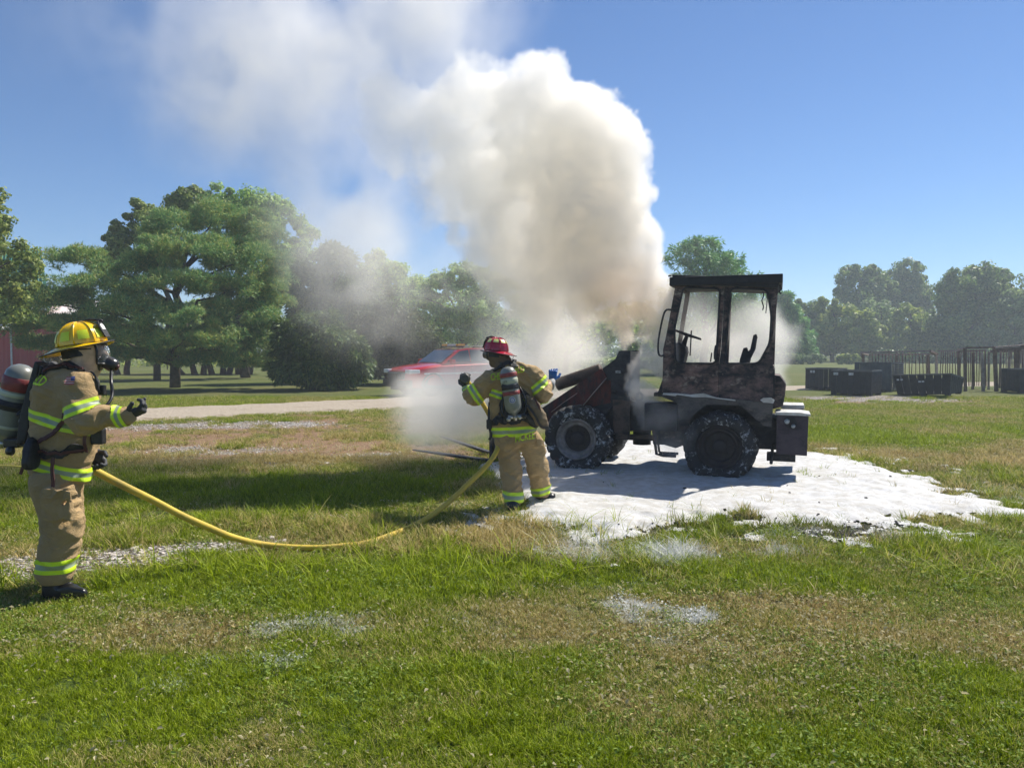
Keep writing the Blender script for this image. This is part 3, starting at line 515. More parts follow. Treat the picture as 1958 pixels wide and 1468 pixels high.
W = [  # px, base py, Y, lobes, n, mat, label
 (1640, 688, 118, [(1622, 530, 18, 20), (1650, 525, 22, 18), (1612, 560, 12, 20), (1672, 545, 22, 22), (1640, 570, 30, 26), (1690, 560, 20, 22), (1655, 600, 30, 24)], 6500, L_BROAD, 'tall loose tree at the fore of the tallest pair beyond the field'),
 (1735, 688, 122, [(1737, 518, 22, 18), (1715, 540, 24, 22), (1750, 545, 24, 26), (1765, 570, 14, 26), (1700, 570, 20, 20), (1735, 580, 34, 24), (1758, 600, 20, 16)], 7500, L_BROAD, 'tallest rounded tree in the wood, over the open crates'),
 (1545, 686, 104, [(1545, 600, 26, 24), (1530, 640, 26, 30), (1560, 640, 26, 30), (1575, 600, 18, 20), (1545, 670, 36, 16)], 5000, L_BROAD, 'mid green tree beside the layered spruce'),
 (1592, 686, 100, [(1588, 585, 22, 16), (1600, 610, 28, 24), (1580, 640, 28, 28), (1620, 640, 24, 26), (1600, 665, 40, 18)], 5000, L_YELLOW, 'yellow green round tree between the spruce and the tall loose tree'),
 (1650, 686, 98, [(1640, 620, 26, 24), (1660, 645, 26, 26), (1630, 660, 26, 20), (1680, 665, 24, 20)], 4500, L_YELLOW, 'bright green round tree standing lowest in the middle of the wood'),
 (1690, 686, 108, [(1675, 600, 24, 20), (1690, 625, 26, 24), (1710, 650, 24, 26), (1690, 668, 30, 18)], 4500, L_WILLOW, 'grey green tree under the tallest pair'),
 (1740, 686, 100, [(1738, 605, 24, 18), (1730, 635, 26, 22), (1758, 640, 22, 26), (1740, 665, 34, 18)], 4800, L_YELLOW, 'sunlit yellowish tree beneath the tallest rounded tree'),
 (1785, 686, 112, [(1780, 620, 22, 20), (1795, 645, 24, 24), (1780, 668, 30, 18)], 3600, L_WILLOW, 'small pale tree in the dip between the tall trees'),
 (1850, 690, 96, [(1845, 540, 34, 24), (1880, 530, 28, 20), (1815, 560, 26, 24), (1850, 580, 44, 34), (1830, 620, 40, 36), (1880, 620, 40, 36), (1860, 660, 54, 24), (1905, 570, 22, 30)], 11000, L_BROAD, 'large dark rounded tree over the rusty frames'),
 (1912, 690, 104, [(1912, 540, 22, 22), (1930, 570, 20, 20), (1925, 610, 30, 30), (1910, 655, 34, 26)], 5200, L_BROAD, 'second dark tree leaning on the large rounded one'),
 (1950, 690, 92, [(1950, 580, 24, 26), (1940, 620, 26, 30), (1960, 650, 34, 30), (1905, 650, 16, 24), (1990, 600, 30, 40)], 6000, L_WILLOW, 'pale green tree at the far edge of the wood'),
 (1468, 690, 94, [(1450, 620, 26, 30), (1470, 600, 22, 24), (1480, 650, 30, 26), (1430, 650, 30, 26), (1460, 670, 40, 16)], 5500, L_BROAD, 'dark tree seen through the rear window of the cab'),
 (1400, 690, 98, [(1390, 630, 34, 26), (1350, 640, 34, 26), (1410, 650, 34, 26), (1300, 650, 40, 24), (1370, 668, 60, 16)], 5500, L_YELLOW, 'green thicket tree seen through the front cab window'),
 (2060, 690, 92, [(2040, 560, 50, 60), (2080, 620, 60, 60), (2030, 650, 40, 40)], 7000, L_BROAD, 'dark tree standing just past the picture edge')]
for i, (px, py, Y, lb, n, mm, lab) in enumerate(W):
    dec('deciduous_tree', px, py, Y, [((l[0], l[1], l[2] * 1.25, l[3] * 1.25), 0) for l in lb], n * 2, .46, mm, 50 + i, lab, group='trees of the wood beyond the field', trunk_r=.3, sub=22, sr=.32, low=.7)
for i, (px, py, Y, rx, ry, mm, lab) in enumerate([(1545, 680, 84, 34, 16, L_WILLOW, 'pale scrubby bush at the foot of the spruce'), (1622, 680, 84, 24, 12, L_YELLOW, 'low bright bush beside the end of the rusty frame'), (1700, 672, 86, 34, 18, L_CEDAR, 'dark flat-topped bush above the grey crate'), (1790, 678, 90, 60, 18, L_CEDAR, 'long dark bush in the shade beneath the wood'), (1905, 668, 86, 26, 26, L_WILLOW, 'pale bush hanging out of the dark trees'), (1480, 676, 84, 40, 18, L_BROAD, 'green bush just past the back of the cab'),
        (1010, 705, 60, 70, 24, L_BROAD, 'green bush hidden in smoke beyond the firefighter with the red helmet'), (1180, 700, 66, 120, 26, L_BROAD, 'long green bush behind the front of the loader'), (1340, 700, 76, 120, 20, L_BROAD, 'long green bush visible under the cab windows'), (60, 690, 60, 130, 30, L_BROAD, 'green bush behind the barn'), (500, 695, 70, 70, 12, L_YELLOW, 'sunny low hedge between the orchard trunks and the cedar'), (250, 690, 75, 220, 10, L_YELLOW, 'far low hedge seen between the orchard trunks')]):
    c = at(px, py, Y); h = max(c.z, .6); c.z = 0; r = rx / F * Y
    tree('bush', c, [(c.x + dx * r, c.y, h * .55, r * .5, r * .4, h * .6) for dx in (-.6, 0, .55)], 4200, .32, mm, 90 + i, lab, trunk_r=0, cat='bush', sub=16, sr=.4, low=.9)

# the wood far off that closes the horizon: one mass nobody could count
g = np.random.default_rng(77); lob = []
for k in range(150):
    az = -1.15 + 2.3 * k / 149 + g.normal() * .01; d = g.uniform(150, 190); h = g.uniform(6, 11.5) * (1 if az > -.1 else .8); lob.append((d * math.sin(az), d * math.cos(az), h * .5, g.uniform(4, 7), g.uniform(4, 6), h * .55))
P, Nn = crown_points(lob, 110000, g, 12, .42, .9, .9); V, Fc = leaves_np(P, Nn, 1.0, g); from_np('far_woods', V, Fc, L_BROAD, kind='stuff', label='far wooded horizon behind the field and the nearer trees')
# ================================================================ BARN
def barn():
    Y = 38; a = gnd(-150, 728); root = empty('barn', (-26, Y, 0), label='red metal sided barn with a green metal roof, half hidden behind the pine', cat='barn')
    red = NT('red_siding'); c = red.coord(); red.set(color=red.mix(red.noise(1.3, 4, .6, c), (0.46, 0.040, 0.045), (0.58, 0.075, 0.08)), rough=.45); red = red.m
    grn = NT('green_roofing'); c = grn.coord(); grn.set(color=grn.mix(grn.noise(1.0, 4, .6, c), (0.05, 0.20, 0.14), (0.09, 0.27, 0.20)), rough=.4); grn = grn.m
    white = simple('white_trim', (.75, .75, .73), .5)
    # gable wall faces the camera; ribs are separate sheets
    x0, x1, ze, zp = -9.0, 2.55, 2.75, 8.2 - 1.1   # local x, eave and peak heights
    def ribbed(xa, xb, zt, yy, name, mat, parent=root, zb=0.0):
        P = []; n = int(abs(xb - xa) / .0575); 
        for i in range(n + 1):
            x = xa + (xb - xa) * i / n; P.append((x, yy - (.03 if i % 4 in (0,) else 0)))
        V = []; [V.extend([(p[0], p[1], zb), (p[0], p[1], zt(p[0]) if callable(zt) else zt)]) for p in P]
        Fc = [(2 * i, 2 * i + 2, 2 * i + 3, 2 * i + 1) for i in range(len(P) - 1)]; return from_np(name, np.array(V), np.array(Fc), mat, parent)
    # low front lean-to (red, eave 2.7 m) and the tall hall behind it
    gx = lambda px: at(px, 640, Y).x + 26
    ribbed(gx(-260), gx(22), 2.72, 0, 'wall', red); ribbed(gx(23), gx(108), 3.0, 0.0, 'wall', red)
    from_bm('trim', box((gx(22) - .04, -.07, 0), (gx(22) + .04, .0, 2.9)), white, root)
    xb = at(106, 640, Y + 5).x + 26; from_np('side_wall', np.array([(gx(108), 0, 0), (xb, 5, 0), (xb, 5, 2.95), (gx(108), 0, 2.95)]), np.array([[0, 1, 2, 3]]), red, root)
    for xa, xb, za, zb in ((gx(-260), gx(22), 2.72, 3.6), (gx(22), gx(110), 3.0, 3.8)):
        from_np('eave_roof', np.array([(xa, -.3, za), (xb, -.3, za), (xb, 6, zb + .8), (xa, 6, zb + .8)]), np.array([[0, 1, 2, 3]]), white, root)
    # hall roof: slope facing the camera, ridge along x
    zr = at(75, 475, Y + 5).z; zl = at(110, 590, Y + 1).z; xr = at(78, 475, Y + 5).x + 26; xe = at(96, 590, Y + 1).x + 26; xk = at(92, 590, Y + 8).x + 26; xm = at(112, 520, Y + 5).x + 26
    P = [(gx(-300), 1, zl), (xe, 1, zl), (xm, 5, zr - 1.1), (xr, 5, zr), (gx(-300), 5, zr)]
    from_np('roof', np.array([P[0], P[1], P[3], P[4]]), np.array([[0, 1, 2, 3]]), grn, root)
    n = 44
    for i in range(n):
        t = i / n; a = Vector(P[0]).lerp(Vector(P[1]), t); b = Vector(P[4]).lerp(Vector(P[3]), t); bm = tube([a + Vector((0, -.02, .03)), b + Vector((0, -.02, .03))], .035, 4)
        from_bm('roof_rib', bm, grn, root)
    ribbed(gx(-255), xe - .3, zl - .05, 1.2, 'wall', red, zb=2.5); from_bm('end_wall', prism_bm(bmesh.new(), [(1.2, 0), (8, 0), (8, zl), (5, zr - .1), (1.2, zl - .05)], -.35, -.3, fn=lambda x, y, z: Vector((xe + (xk - xe) * (x - 1) / 7 + y, x, z))), red, root)
    from_np('roof', np.array([P[4], P[3], (xk, 8.3, zl), (gx(-300), 8.3, zl)]), np.array([[0, 1, 2, 3]]), grn, root)
    from_bm('gutter', tube([(gx(-300), .93, zl - .03), (xe, .93, zl - .03)], .07, 6), white, root)
barn()
c = gnd(118, 738); tree('bush', c, [(c.x, c.y, .9, .9, .7, .9), (c.x - .5, c.y, 1.2, .6, .5, .6), (c.x + .7, c.y, .6, .6, .5, .6)], 3500, .12, leaf_mat('dry_leaf', (.09, .08, .035), (.20, .16, .075), (.32, .25, .13)), 120, 'dry brownish bush against the red barn wall', trunk_r=0, cat='bush', low=.9)
tag(from_bm('field_post', tube([gnd(320, 706), gnd(320, 706) + Vector((0, 0, 1.1))], .05, 8), BARK), 'thin wooden post standing in the field left of the pine trunk', 'post')

# ================================================================ PLASTIC CRATES, RUSTY FRAMES
crate_m = simple('black_plastic', (0.014, 0.018, 0.024), .7, var=.3, vscale=3, bump=0)
crate_g = simple('grey_plastic', (0.09, 0.10, 0.105), .7, var=.25, vscale=3, bump=0)
sticker = simple('sticker', (.42, .45, .48), .6, var=.3, bump=0)
def crate(loc, rz, L, D, H, label, mat=crate_m, lean=0.0, flare=0.0, tilt=0.0, lattice=False, stickers=((-.35, .78), (-.27, .78)), low_back=False, groove=True):
    root = empty('crate', loc, label=label, cat='crate', group='plastic bulk crates by the rusty frames'); root.rotation_euler = (lean, tilt, rz); t = .035
    def wall(name, xa, ya, xb, yb, h=H, h2=None):
        h2 = h if h2 is None else h2; a = Vector((xa, ya, 0)); b = Vector((xb, yb, 0)); d = (b - a).normalized(); nrm = Vector((d.y, -d.x, 0)); bm = bmesh.new(); out = flare * .5
        def pt(s, z, o): q = a.lerp(b, s) + nrm * (o + out * z / H) + d * (flare * .5 * (2 * s - 1) * z / H); q.z = z; return q
        n = 7; 
        for i in range(n if not lattice or name != 'side_panel' else 0):   # upright ribbed panel staves
            s0, s1 = i / n, (i + 1) / n - (.012 if groove else 0); hh = [h + (h2 - h) * s for s in (s0, s1)]
            vs_ = [pt(s0, .06, 0), pt(s1, .06, 0), pt(s1, hh[1] - .05, 0), pt(s0, hh[0] - .05, 0)]; vb = [q - nrm * .02 for q in vs_]; A = [bm.verts.new(q) for q in vs_]; B = [bm.verts.new(q) for q in vb]
            bm.faces.new(A); bm.faces.new(B[::-1]); [bm.faces.new((A[k], B[k], B[(k + 1) % 4], A[(k + 1) % 4])) for k in range(4)]
        if lattice and name == 'side_panel':
            for k in range(13):
                z = .10 + k * (H - .16) / 12; tube_bm(bm, [pt(0, z, 0), pt(1, z, 0)], .014, 4)
            for s in (0.02, .22, .98): tube_bm(bm, [pt(s, .05, 0), pt(s, H - .05, 0)], .02, 4)
        bmesh.ops.recalc_face_normals(bm, faces=bm.faces); from_bm(name, bm, mat, root)
        bm = bmesh.new(); P = [pt(0, h - .05, .012), pt(1, h2 - .05, .012), pt(1, h2, .012), pt(0, h, .012)]; A = [bm.verts.new(q) for q in P]; B = [bm.verts.new(q - nrm * .05) for q in P]; bm.faces.new(A); bm.faces.new(B[::-1]); [bm.faces.new((A[k], B[k], B[(k + 1) % 4], A[(k + 1) % 4])) for k in range(4)]
        bmesh.ops.recalc_face_normals(bm, faces=bm.faces); from_bm('rim', bm, crate_g if mat is crate_m else mat, root); return pt
    hb = H * (.72 if low_back else 1)
    pf = wall('front_panel', -L / 2, -D / 2, L / 2, -D / 2); wall('side_panel', L / 2, -D / 2, L / 2, D / 2, H, hb); wall('back_panel', L / 2, D / 2, -L / 2, D / 2, hb); wall('side_panel', -L / 2, D / 2, -L / 2, -D / 2, hb, H)
    from_bm('floor_panel', box((-L / 2, -D / 2, .07), (L / 2, D / 2, .11)), mat, root)
    for x in (-L / 2 + .08, 0, L / 2 - .08):
        for y in (-D / 2 + .08, D / 2 - .08): from_bm('foot', box((x - .08, y - .08, 0), (x + .08, y + .08, .068), .008), mat, root)
    for (s, zf) in stickers:
        q = pf(s + .5, H * zf, .004); q2 = pf(s + .55, H * zf, .004); d = (q2 - q).normalized(); nn = Vector((d.y, -d.x, 0)); bm = bmesh.new(); u = Vector((0, 0, 1)); A = [q, q + d * .085, q + d * .085 + u * .10, q + u * .10]; v = [bm.verts.new(p_) for p_ in A] + [bm.verts.new(p_ + nn * .004) for p_ in A]
        bm.faces.new(v[4:]); [bm.faces.new((v[k], v[(k + 1) % 4], v[4 + (k + 1) % 4], v[4 + k])) for k in range(4)]; from_bm('sticker', bm, sticker, root)
    return root
def gl(px, py, up=0.0): p = gnd(px, py); p.z = hz(p.x, p.y) + up; return p
crate(gl(1597, 747, .0) + Vector((0, .9, 0)), R(-44), 1.35, 1.0, .92, 'black crate with two pale stickers, hindmost of the low pair')
crate(gl(1655, 757) + Vector((0, .75, 0)), R(-45), 1.45, 1.05, .93, 'black crate with two pairs of pale stickers, in front of its low pair', stickers=((-.44, .80), (-.38, .80), (-.06, .80), (0.0, .80)))
crate(gl(1706, 750) + Vector((0, 1.1, 0)), R(-50), 1.45, 1.15, 1.17, 'taller grey crate with a slatted end, behind the low black pair', mat=crate_g, lattice=True, stickers=())
crate(gl(1803, 759) + Vector((0, .85, .02)), R(-50), 1.75, 1.15, .82, 'black flared crate standing apart, tipped open toward its back', flare=.22, lean=R(2), tilt=R(-3), low_back=True, stickers=((-.45, .72), (-.38, .72), (-.06, .62), (.0, .62)))
crate(gl(1985, 752) + Vector((0, .5, 0)), R(0), 1.5, 1.1, .95, 'black crate cut off by the picture edge beside the rusty frames', stickers=())

rust = simple('rusty_steel', (0.15, 0.10, 0.080), .8, .2, var=.5, vscale=5, bump=.3); rust_pale = simple('weathered_steel', (0.30, 0.24, 0.21), .75, .1, var=.4, vscale=6, bump=.3)
def rack(pts_post, top, label, wires, seed, height_=1.55, depth=1.4, mats=(rust, rust_pale), group='rusty steel frames beyond the crates'):
    g = random.Random(seed); b0 = gnd(*pts_post[0][:2]); root = empty('steel_rack', (b0.x, b0.y, 0), label=label, cat='rack', group=group); o = root.location
    for (px, py, pw, tpx, tpy) in pts_post:
        a = gnd(px, py); t = at(tpx, tpy, a.y) ; r = pw / F * a.y / 2; d = t - a; M = axis_matrix(a - o, d); from_bm('post', box((-r * .8, -r * .7, -.03), (r * .8, r * .7, d.length), mat=M), g.choice((mats[0], mats[1], mats[1])), root)
    for (ax, ay, bx, by, wd, Ya, Yb) in top:
        A, B = at(ax, ay, Ya) - o, at(bx, by, Yb) - o; d = B - A; r = wd / F * Ya / 2; from_bm('rail', box((-r, -r, 0), (r, r, d.length), mat=axis_matrix(A, d)), g.choice(mats), root)
    for (px, y0, y1, Y, lean) in wires:
        A, B = at(px, y0, Y) - o, at(px + lean, y1, Y) - o
        if B.z < 0: B = A.lerp(B, A.z / (A.z - B.z))
        from_bm('rod', tube([A, B], .018, 5), rust, root)
    return root
g = random.Random(3)
rack([(1650, 728, 5, 1650, 674), (1663, 722, 4, 1663, 678), (1715, 722, 4, 1715, 674), (1726, 727, 4, 1726, 673), (1775, 733, 5, 1775, 676), (1791, 730, 5, 1790, 677)],
     [(1647, 674, 1778, 671, 3, 31.5, 31), (1660, 678, 1792, 677, 3, 33.5, 33), (1647, 674, 1660, 678, 3, 31.5, 33.5), (1778, 671, 1792, 677, 4, 31, 33), (1700, 672, 1700, 677, 2, 31, 33), (1740, 672, 1740, 677, 2, 31, 33)],
     'long low rusty steel frame with thin hanging rods, behind the grey crate', [(1668 + 6.4 * i, 676, 718 + g.uniform(-6, 8), 32, g.uniform(-2, 2)) for i in range(18)], 1)
rack([(1832, 740, 4, 1833, 668), (1846, 748, 6, 1845, 665), (1860, 744, 5, 1861, 674), (1880, 748, 6, 1877, 674), (1883, 742, 3, 1884, 672)],
     [(1792, 671, 1834, 670, 2, 33, 31), (1832, 668, 1848, 665, 3, 33, 30.5), (1846, 665, 1900, 664, 3, 30.5, 30), (1832, 672, 1885, 670, 2, 33, 32)],
     'middle group of upright weathered steel posts with leaning rods', [(1800 + 4.2 * i, 672, 722 + g.uniform(-8, 14), 32, g.uniform(-4, 4)) for i in range(12)] + [(1851 + 5.5 * i, 668, 738, 31, g.uniform(-3, 3)) for i in range(7)], 2)
rack([(1905, 748, 7, 1902, 668), (1911, 742, 4, 1914, 668), (1927, 744, 5, 1931, 670), (1943, 745, 9, 1944, 666), (1890, 745, 4, 1891, 672), (1956, 742, 5, 1956, 668), (1990, 745, 6, 1990, 668)],
     [(1900, 667, 2000, 660, 8, 30.5, 30.5), (1895, 672, 2000, 668, 5, 33, 33), (1904, 665, 1950, 662, 3, 29.5, 29.5), (1912, 705, 1945, 706, 2, 31, 31)],
     'tallest rusty frame with a heavy top rail, by the picture edge', [(1914 + 5.2 * i, 670, 736 + g.uniform(-8, 6), 31.5, g.uniform(-3, 3)) for i in range(9)], 3)
# ================================================================ THE BURNT WHEEL LOADER
def burnt_mat(name, paint, amount=0.5, ash=0.25, soot=(0.015, 0.017, 0.022), streak=(1, 1, 1.5)):
    m = NT(name); c = m.mapv(m.coord(), streak); n = m.noise(3.6, 8, .70, c, 0.25); n2 = m.noise(9, 5, .7, c); n3 = m.noise(34, 4, .7, c)
    col = m.mix(m.ramp(n, [(.52 - .22 * amount, 0), (.72 - .22 * amount, 1)]), soot, paint)
    col = m.mix(m.ramp(n2, [(.60, 0), (.72, 1)]), col, tuple(x * .35 + .01 for x in paint))
    col = m.mix(m.math('MULTIPLY', m.ramp(m.noise(5.0, 8, .78, c, 0.3), [(.54, 0), (.70, 1)]), ash), col, (0.36, 0.30, 0.25)); col = m.mix(m.math('MULTIPLY', m.ramp(n3, [(.62, 0), (.75, 1)]), .35), col, (0.12, 0.07, 0.045))
    m.set(color=col, rough=m.ramp(n2, [(.3, .55), (.7, .9)]), metal=.1, spec=.3); m.bump(m.math('ADD', n2, n3), .5, .006); return m.m
B_DOOR = burnt_mat('scorched_door', (0.20, 0.125, 0.11), .52, 1.0); B_CAB = burnt_mat('scorched_cab', (0.15, 0.10, 0.095), .36, .8); B_SOOT = burnt_mat('sooty_steel', (0.040, 0.042, 0.050), .5, .2)
B_RED = burnt_mat('scorched_red_arm', (0.105, 0.022, 0.020), .62, .15, streak=(2.5, 1, 1)); B_GREY = burnt_mat('ashen_fender', (0.090, 0.085, 0.085), .8, .3); B_BROWN = burnt_mat('brown_plate', (0.10, 0.075, 0.062), .85, .1); B_PLUM = burnt_mat('weight_plate', (0.050, 0.040, 0.052), .95, .06)
B_ROOF = burnt_mat('charred_roof', (0.020, 0.022, 0.026), .8, .05)
def tyre_mat(name, amt):
    m = NT(name); c = m.coord(); n = m.noise(5, 6, .7, c, 1.0); f = m.noise(26, 5, .75, c, .5); g_ = m.noise(90, 2, .6, c)
    st = m.ramp(m.math('ADD', m.math('MULTIPLY', n, .6), m.math('MULTIPLY', f, .5)), [(.60 - amt, 0.0), (.70 - amt, 1.0)])
    m.set(color=m.mix(st, m.mix(g_, (0.010, 0.012, 0.016), (0.032, 0.035, 0.04)), (0.50, 0.54, 0.58)), rough=.75, spec=.3); m.bump(m.math('ADD', f, g_), .8, .01); return m.m
LO = Vector((2.64, 9.44, 0)); LA = R(160); LF = Vector((math.cos(LA), math.sin(LA), 0)); LN = Vector((-math.sin(LA), math.cos(LA), 0))
LO.z = 0.0
def S(px, py, v):
    """photo pixel -> (u, z) on the machine's plane at sideways offset v (0 = outer face of the near tyres, negative = further in)"""
    d = ray(px, py); o = Vector((0, 0, CAM_H)); t = (v - (o - LO).dot(LN)) / d.dot(LN); p = o + d * t - LO; return (p.dot(LF), p.z)
def c4(x, y): return (1220 + x / 3.336, 500 + y / 3.336)
def c3(x, y): return (1000 + x / 3.337, 500 + y / 3.337)
def S4(x, y, v): return S(*c4(x, y), v)
def S3(x, y, v): return S(*c3(x, y), v)
def round_poly(P, r, n=4):
    out = []; m = len(P)
    for i in range(m):
        p = Vector(P[i]); a = (Vector(P[i - 1]) - p); b = (Vector(P[(i + 1) % m]) - p); k = min(r, a.length * .45, b.length * .45); a = p + a.normalized() * k; b = p + b.normalized() * k
        for j in range(n + 1):
            t = j / n; out.append(tuple((a * (1 - t) ** 2 + p * 2 * t * (1 - t) + b * t * t)))
    return out
def plate(outer, holes, v0, v1, jit=0.0, seed=0):
    bm = bmesh.new(); loops = []; g = random.Random(seed)
    for L in [outer] + holes:
        if jit: L = [(p[0] + g.uniform(-jit, jit), p[1] + g.uniform(-jit, jit)) for p in L]
        vsx = [bm.verts.new((p[0], v0, p[1])) for p in L]; loops.append(vsx)
    es = []
    for vsx in loops: es += [bm.edges.new((vsx[i], vsx[(i + 1) % len(vsx)])) for i in range(len(vsx))]
    bmesh.ops.triangle_fill(bm, use_beauty=True, use_dissolve=False, edges=es)
    r = bmesh.ops.extrude_face_region(bm, geom=list(bm.faces)); bmesh.ops.translate(bm, vec=(0, v1 - v0, 0), verts=[x for x in r['geom'] if isinstance(x, bmesh.types.BMVert)])
    bmesh.ops.recalc_face_normals(bm, faces=bm.faces); return bm
loader = empty('wheel_loader', LO, LA, label='burnt out compact wheel loader with open cab, smoking in a pool of white foam', cat='loader')
def LP(name, bm, mat, smooth=False, parent=None, **k): return from_bm(name, bm, mat, parent or loader, smooth, **k)
VN = -0.20                                   # near cab side plane
VF = -1.30                                   # far cab side plane
s4 = lambda pts, v=VN: [S4(x, y, v) for x, y in pts]
# door with its big window; rear quarter panel with the second window
door_out = s4([(246, 150), (236, 165), (180, 470), (160, 560), (158, 700), (152, 850), (330, 858), (512, 872), (514, 660), (527, 560), (552, 166), (552, 160)])
door_win = round_poly(s4([(290, 166), (524, 172), (497, 650), (240, 648), (233, 430)]), .07)
door = LP('door', plate(door_out, [door_win], VN, VN - .05), B_DOOR)
LP('door_handle', tube([(S4(*p, VN + .05)[0], VN + .05 if 0 < i < 4 else VN, S4(*p, VN + .05)[1]) for i, p in enumerate([(508, 530), (495, 538), (488, 580), (488, 620), (500, 628)])], .012, 8), B_SOOT, parent=door)
q_out = s4([(554, 160), (554, 166), (530, 560), (516, 660), (514, 872), (640, 886), (860, 905), (862, 700), (853, 520), (880, 330), (893, 170), (893, 160)])
q_win = round_poly(s4([(590, 170), (826, 180), (851, 350), (840, 520), (770, 650), (556, 650), (560, 590)]), .07)
qp = LP('quarter_panel', plate(q_out, [q_win], VN + .004, VN - .05), B_CAB)
for (wn, hole) in (('window_frame', door_win), ('window_frame', q_win)):   # charred rubber seal left round the openings
    pts = [(p[0], VN + .012, p[1]) for p in hole]; LP(wn, tube(pts, .013, 6, closed=True), B_SOOT, parent=door if hole is door_win else qp)
for y0, y1 in ((700, 712), (772, 782)):   # pressed ribs on the door
    a, b = S4(190, y0, VN), S4(490, y1, VN); LP('door_rib', box((b[0], VN - .001, min(a[1], b[1]) - .006), (a[0], VN + .008, max(a[1], b[1]) + .008), .003), B_DOOR, parent=door)
# pillars of the far side, roof, windscreen frame
def bar(name, a, b, wx, wy, mat=B_CAB, par=None, bev=.006):
    a = Vector(a); b = Vector(b); return LP(name, box((-wx / 2, -wy / 2, 0), (wx / 2, wy / 2, (b - a).length), bev, axis_matrix(a, b - a)), mat, parent=par)
def near(x, y, v=VN): u, z = S4(x, y, v); return Vector((u, v, z))
A_top, A_mid, A_bot = near(262, 150), near(196, 560), near(120, 840)
for v in (VF + .06,):
    for p, q in ((A_top, A_mid), (A_mid, A_bot)): bar('pillar', (p.x, v, p.z), (q.x, v, q.z), .07, .06)
    m0, m1 = near(555, 165), near(522, 860); bar('pillar', (m0.x, v, m0.z), (m1.x, v, m1.z), .10, .05); m0, m1 = near(868, 165), near(845, 880); bar('pillar', (m0.x, v, m0.z), (m1.x, v, m1.z), .09, .06)
lw = near(240, 655); rw = near(860, 655); LP('side_wall', plate([(lw.x + .05, near(152, 850).z), (rw.x, near(152, 850).z), (rw.x, lw.z - .02), (lw.x + .05, lw.z - .02)], [], VF + .09, VF + .05), B_SOOT)
for f in (A_top, A_mid, A_bot): bar('cross_member', (f.x + .02, VN - .05, f.z - .02), (f.x + .02, VF + .06, f.z - .02), .06, .05)
LP('dash_panel', plate([(A_mid.x + .03, A_mid.z - .25), (A_bot.x + .0, A_bot.z), (A_bot.x - .25, A_bot.z), (A_mid.x - .18, A_mid.z - .28)], [], VN - .06, VF + .1), B_SOOT)
f = near(868, 165); bar('cross_member', (f.x, VN - .05, f.z - .05), (f.x, VF + .06, f.z - .05), .08, .1); f = near(845, 660); bar('cross_member', (f.x, VN - .05, f.z - .05), (f.x, VF + .06, f.z - .05), .08, .08)
LP('rear_wall', plate([(f.x - .02, near(152, 850).z), (f.x - .06, near(152, 850).z), (f.x - .05, f.z - .05), (f.x - .01, f.z - .05)], [], VN - .06, VF + .1), B_SOOT)
r0, r1, r2, r3 = [S4(x, y, VN + .07) for x, y in ((216, 84), (908, 110), (893, 166), (240, 142))]
bm = prism_bm(bmesh.new(), [r0, r1, (r1[0] + .01, r1[1] - .045), (r2[0], r2[1]), (r3[0], r3[1]), (r0[0] - .01, r0[1] - .05)], VN + .07, VF - .05, bevel=.012); LP('roof', bm, B_ROOF)
LP('roof_lip', box((r1[0] - .03, VF - .07, r1[1] - .05), (r0[0] + .03, VN + .09, r0[1] - .005 - .03), .01), B_ROOF)
for k_ in range(5): u_ = r1[0] + .15 + k_ * .31; LP('roof_bolt', lathe([(0, .02), (.02, .018), (.022, 0)], Matrix.Translation((u_, VN - .0, r0[1] + (r1[1] - r0[1]) * (1 - (k_ + .5) / 5) - .01)), 8), B_SOOT)
LP('floor_pan', box((near(860, 870).x, VF + .05, near(155, 850).z - .03), (near(150, 850).x + .05, VN - .06, near(155, 850).z + .01)), B_SOOT)
# grab rail at the front pillar, bracket of wiring behind the roof
gp = [(208, 306), (180, 310), (160, 350), (135, 470), (128, 540), (132, 590), (148, 602), (158, 598)]
LP('grab_rail', tube(spline([Vector((S4(x, y, VN + .08)[0], VN + (.0 if i in (0, 7) else .08), S4(x, y, VN + .08)[1])) for i, (x, y) in enumerate(gp)], 4), .013, 8), B_SOOT)
wb = [(905, 150), (912, 175), (900, 195), (915, 205)]
LP('hanging_wire', tube([(S4(x, y, VN)[0], VN, S4(x, y, VN)[1]) for x, y in wb], .012, 6), B_SOOT)
LP('hanging_wire', tube(spline([(S4(x, y, VN - .3)[0], VN - .3, S4(x, y, VN - .3)[1]) for x, y in [(796, 190), (800, 220), (790, 250), (800, 285), (795, 310)]], 4), .008, 6), B_SOOT)
LP('hanging_wire', tube([(S4(x, y, VN - .3)[0], VN - .3, S4(x, y, VN - .3)[1]) for x, y in [(818, 180), (824, 240), (815, 330)]], .006, 6), B_SOOT)
# inside the cab
sc_ = Vector((*[S4(315, 466, -.72)[0]], -.72, S4(315, 466, -.72)[1])); up_ = Vector((-.34, .0, .94)); M = axis_matrix(sc_, up_)
sw = LP('steering_wheel', tube([M @ Vector((.19 * math.cos(a * .2618), .19 * math.sin(a * .2618), 0)) for a in range(24)], .014, 8, closed=True), B_SOOT)
for a in (0, 2.1, 4.2): LP('spoke', tube([M @ Vector((0, 0, -.02)), M @ Vector((.18 * math.cos(a), .18 * math.sin(a), 0))], .011, 6), B_SOOT, parent=sw)
cb = Vector((S4(262, 640, -.72)[0], -.72, S4(262, 640, -.72)[1])); LP('steering_column', tube([cb, sc_ - up_ * .12, sc_], [.06, .035, .022], 8), B_SOOT)
LP('console', plate([S4(x, y, -.6) for x, y in [(236, 520), (262, 516), (300, 545), (305, 580), (285, 660), (232, 660)]], [], -.6, -.95), B_SOOT)
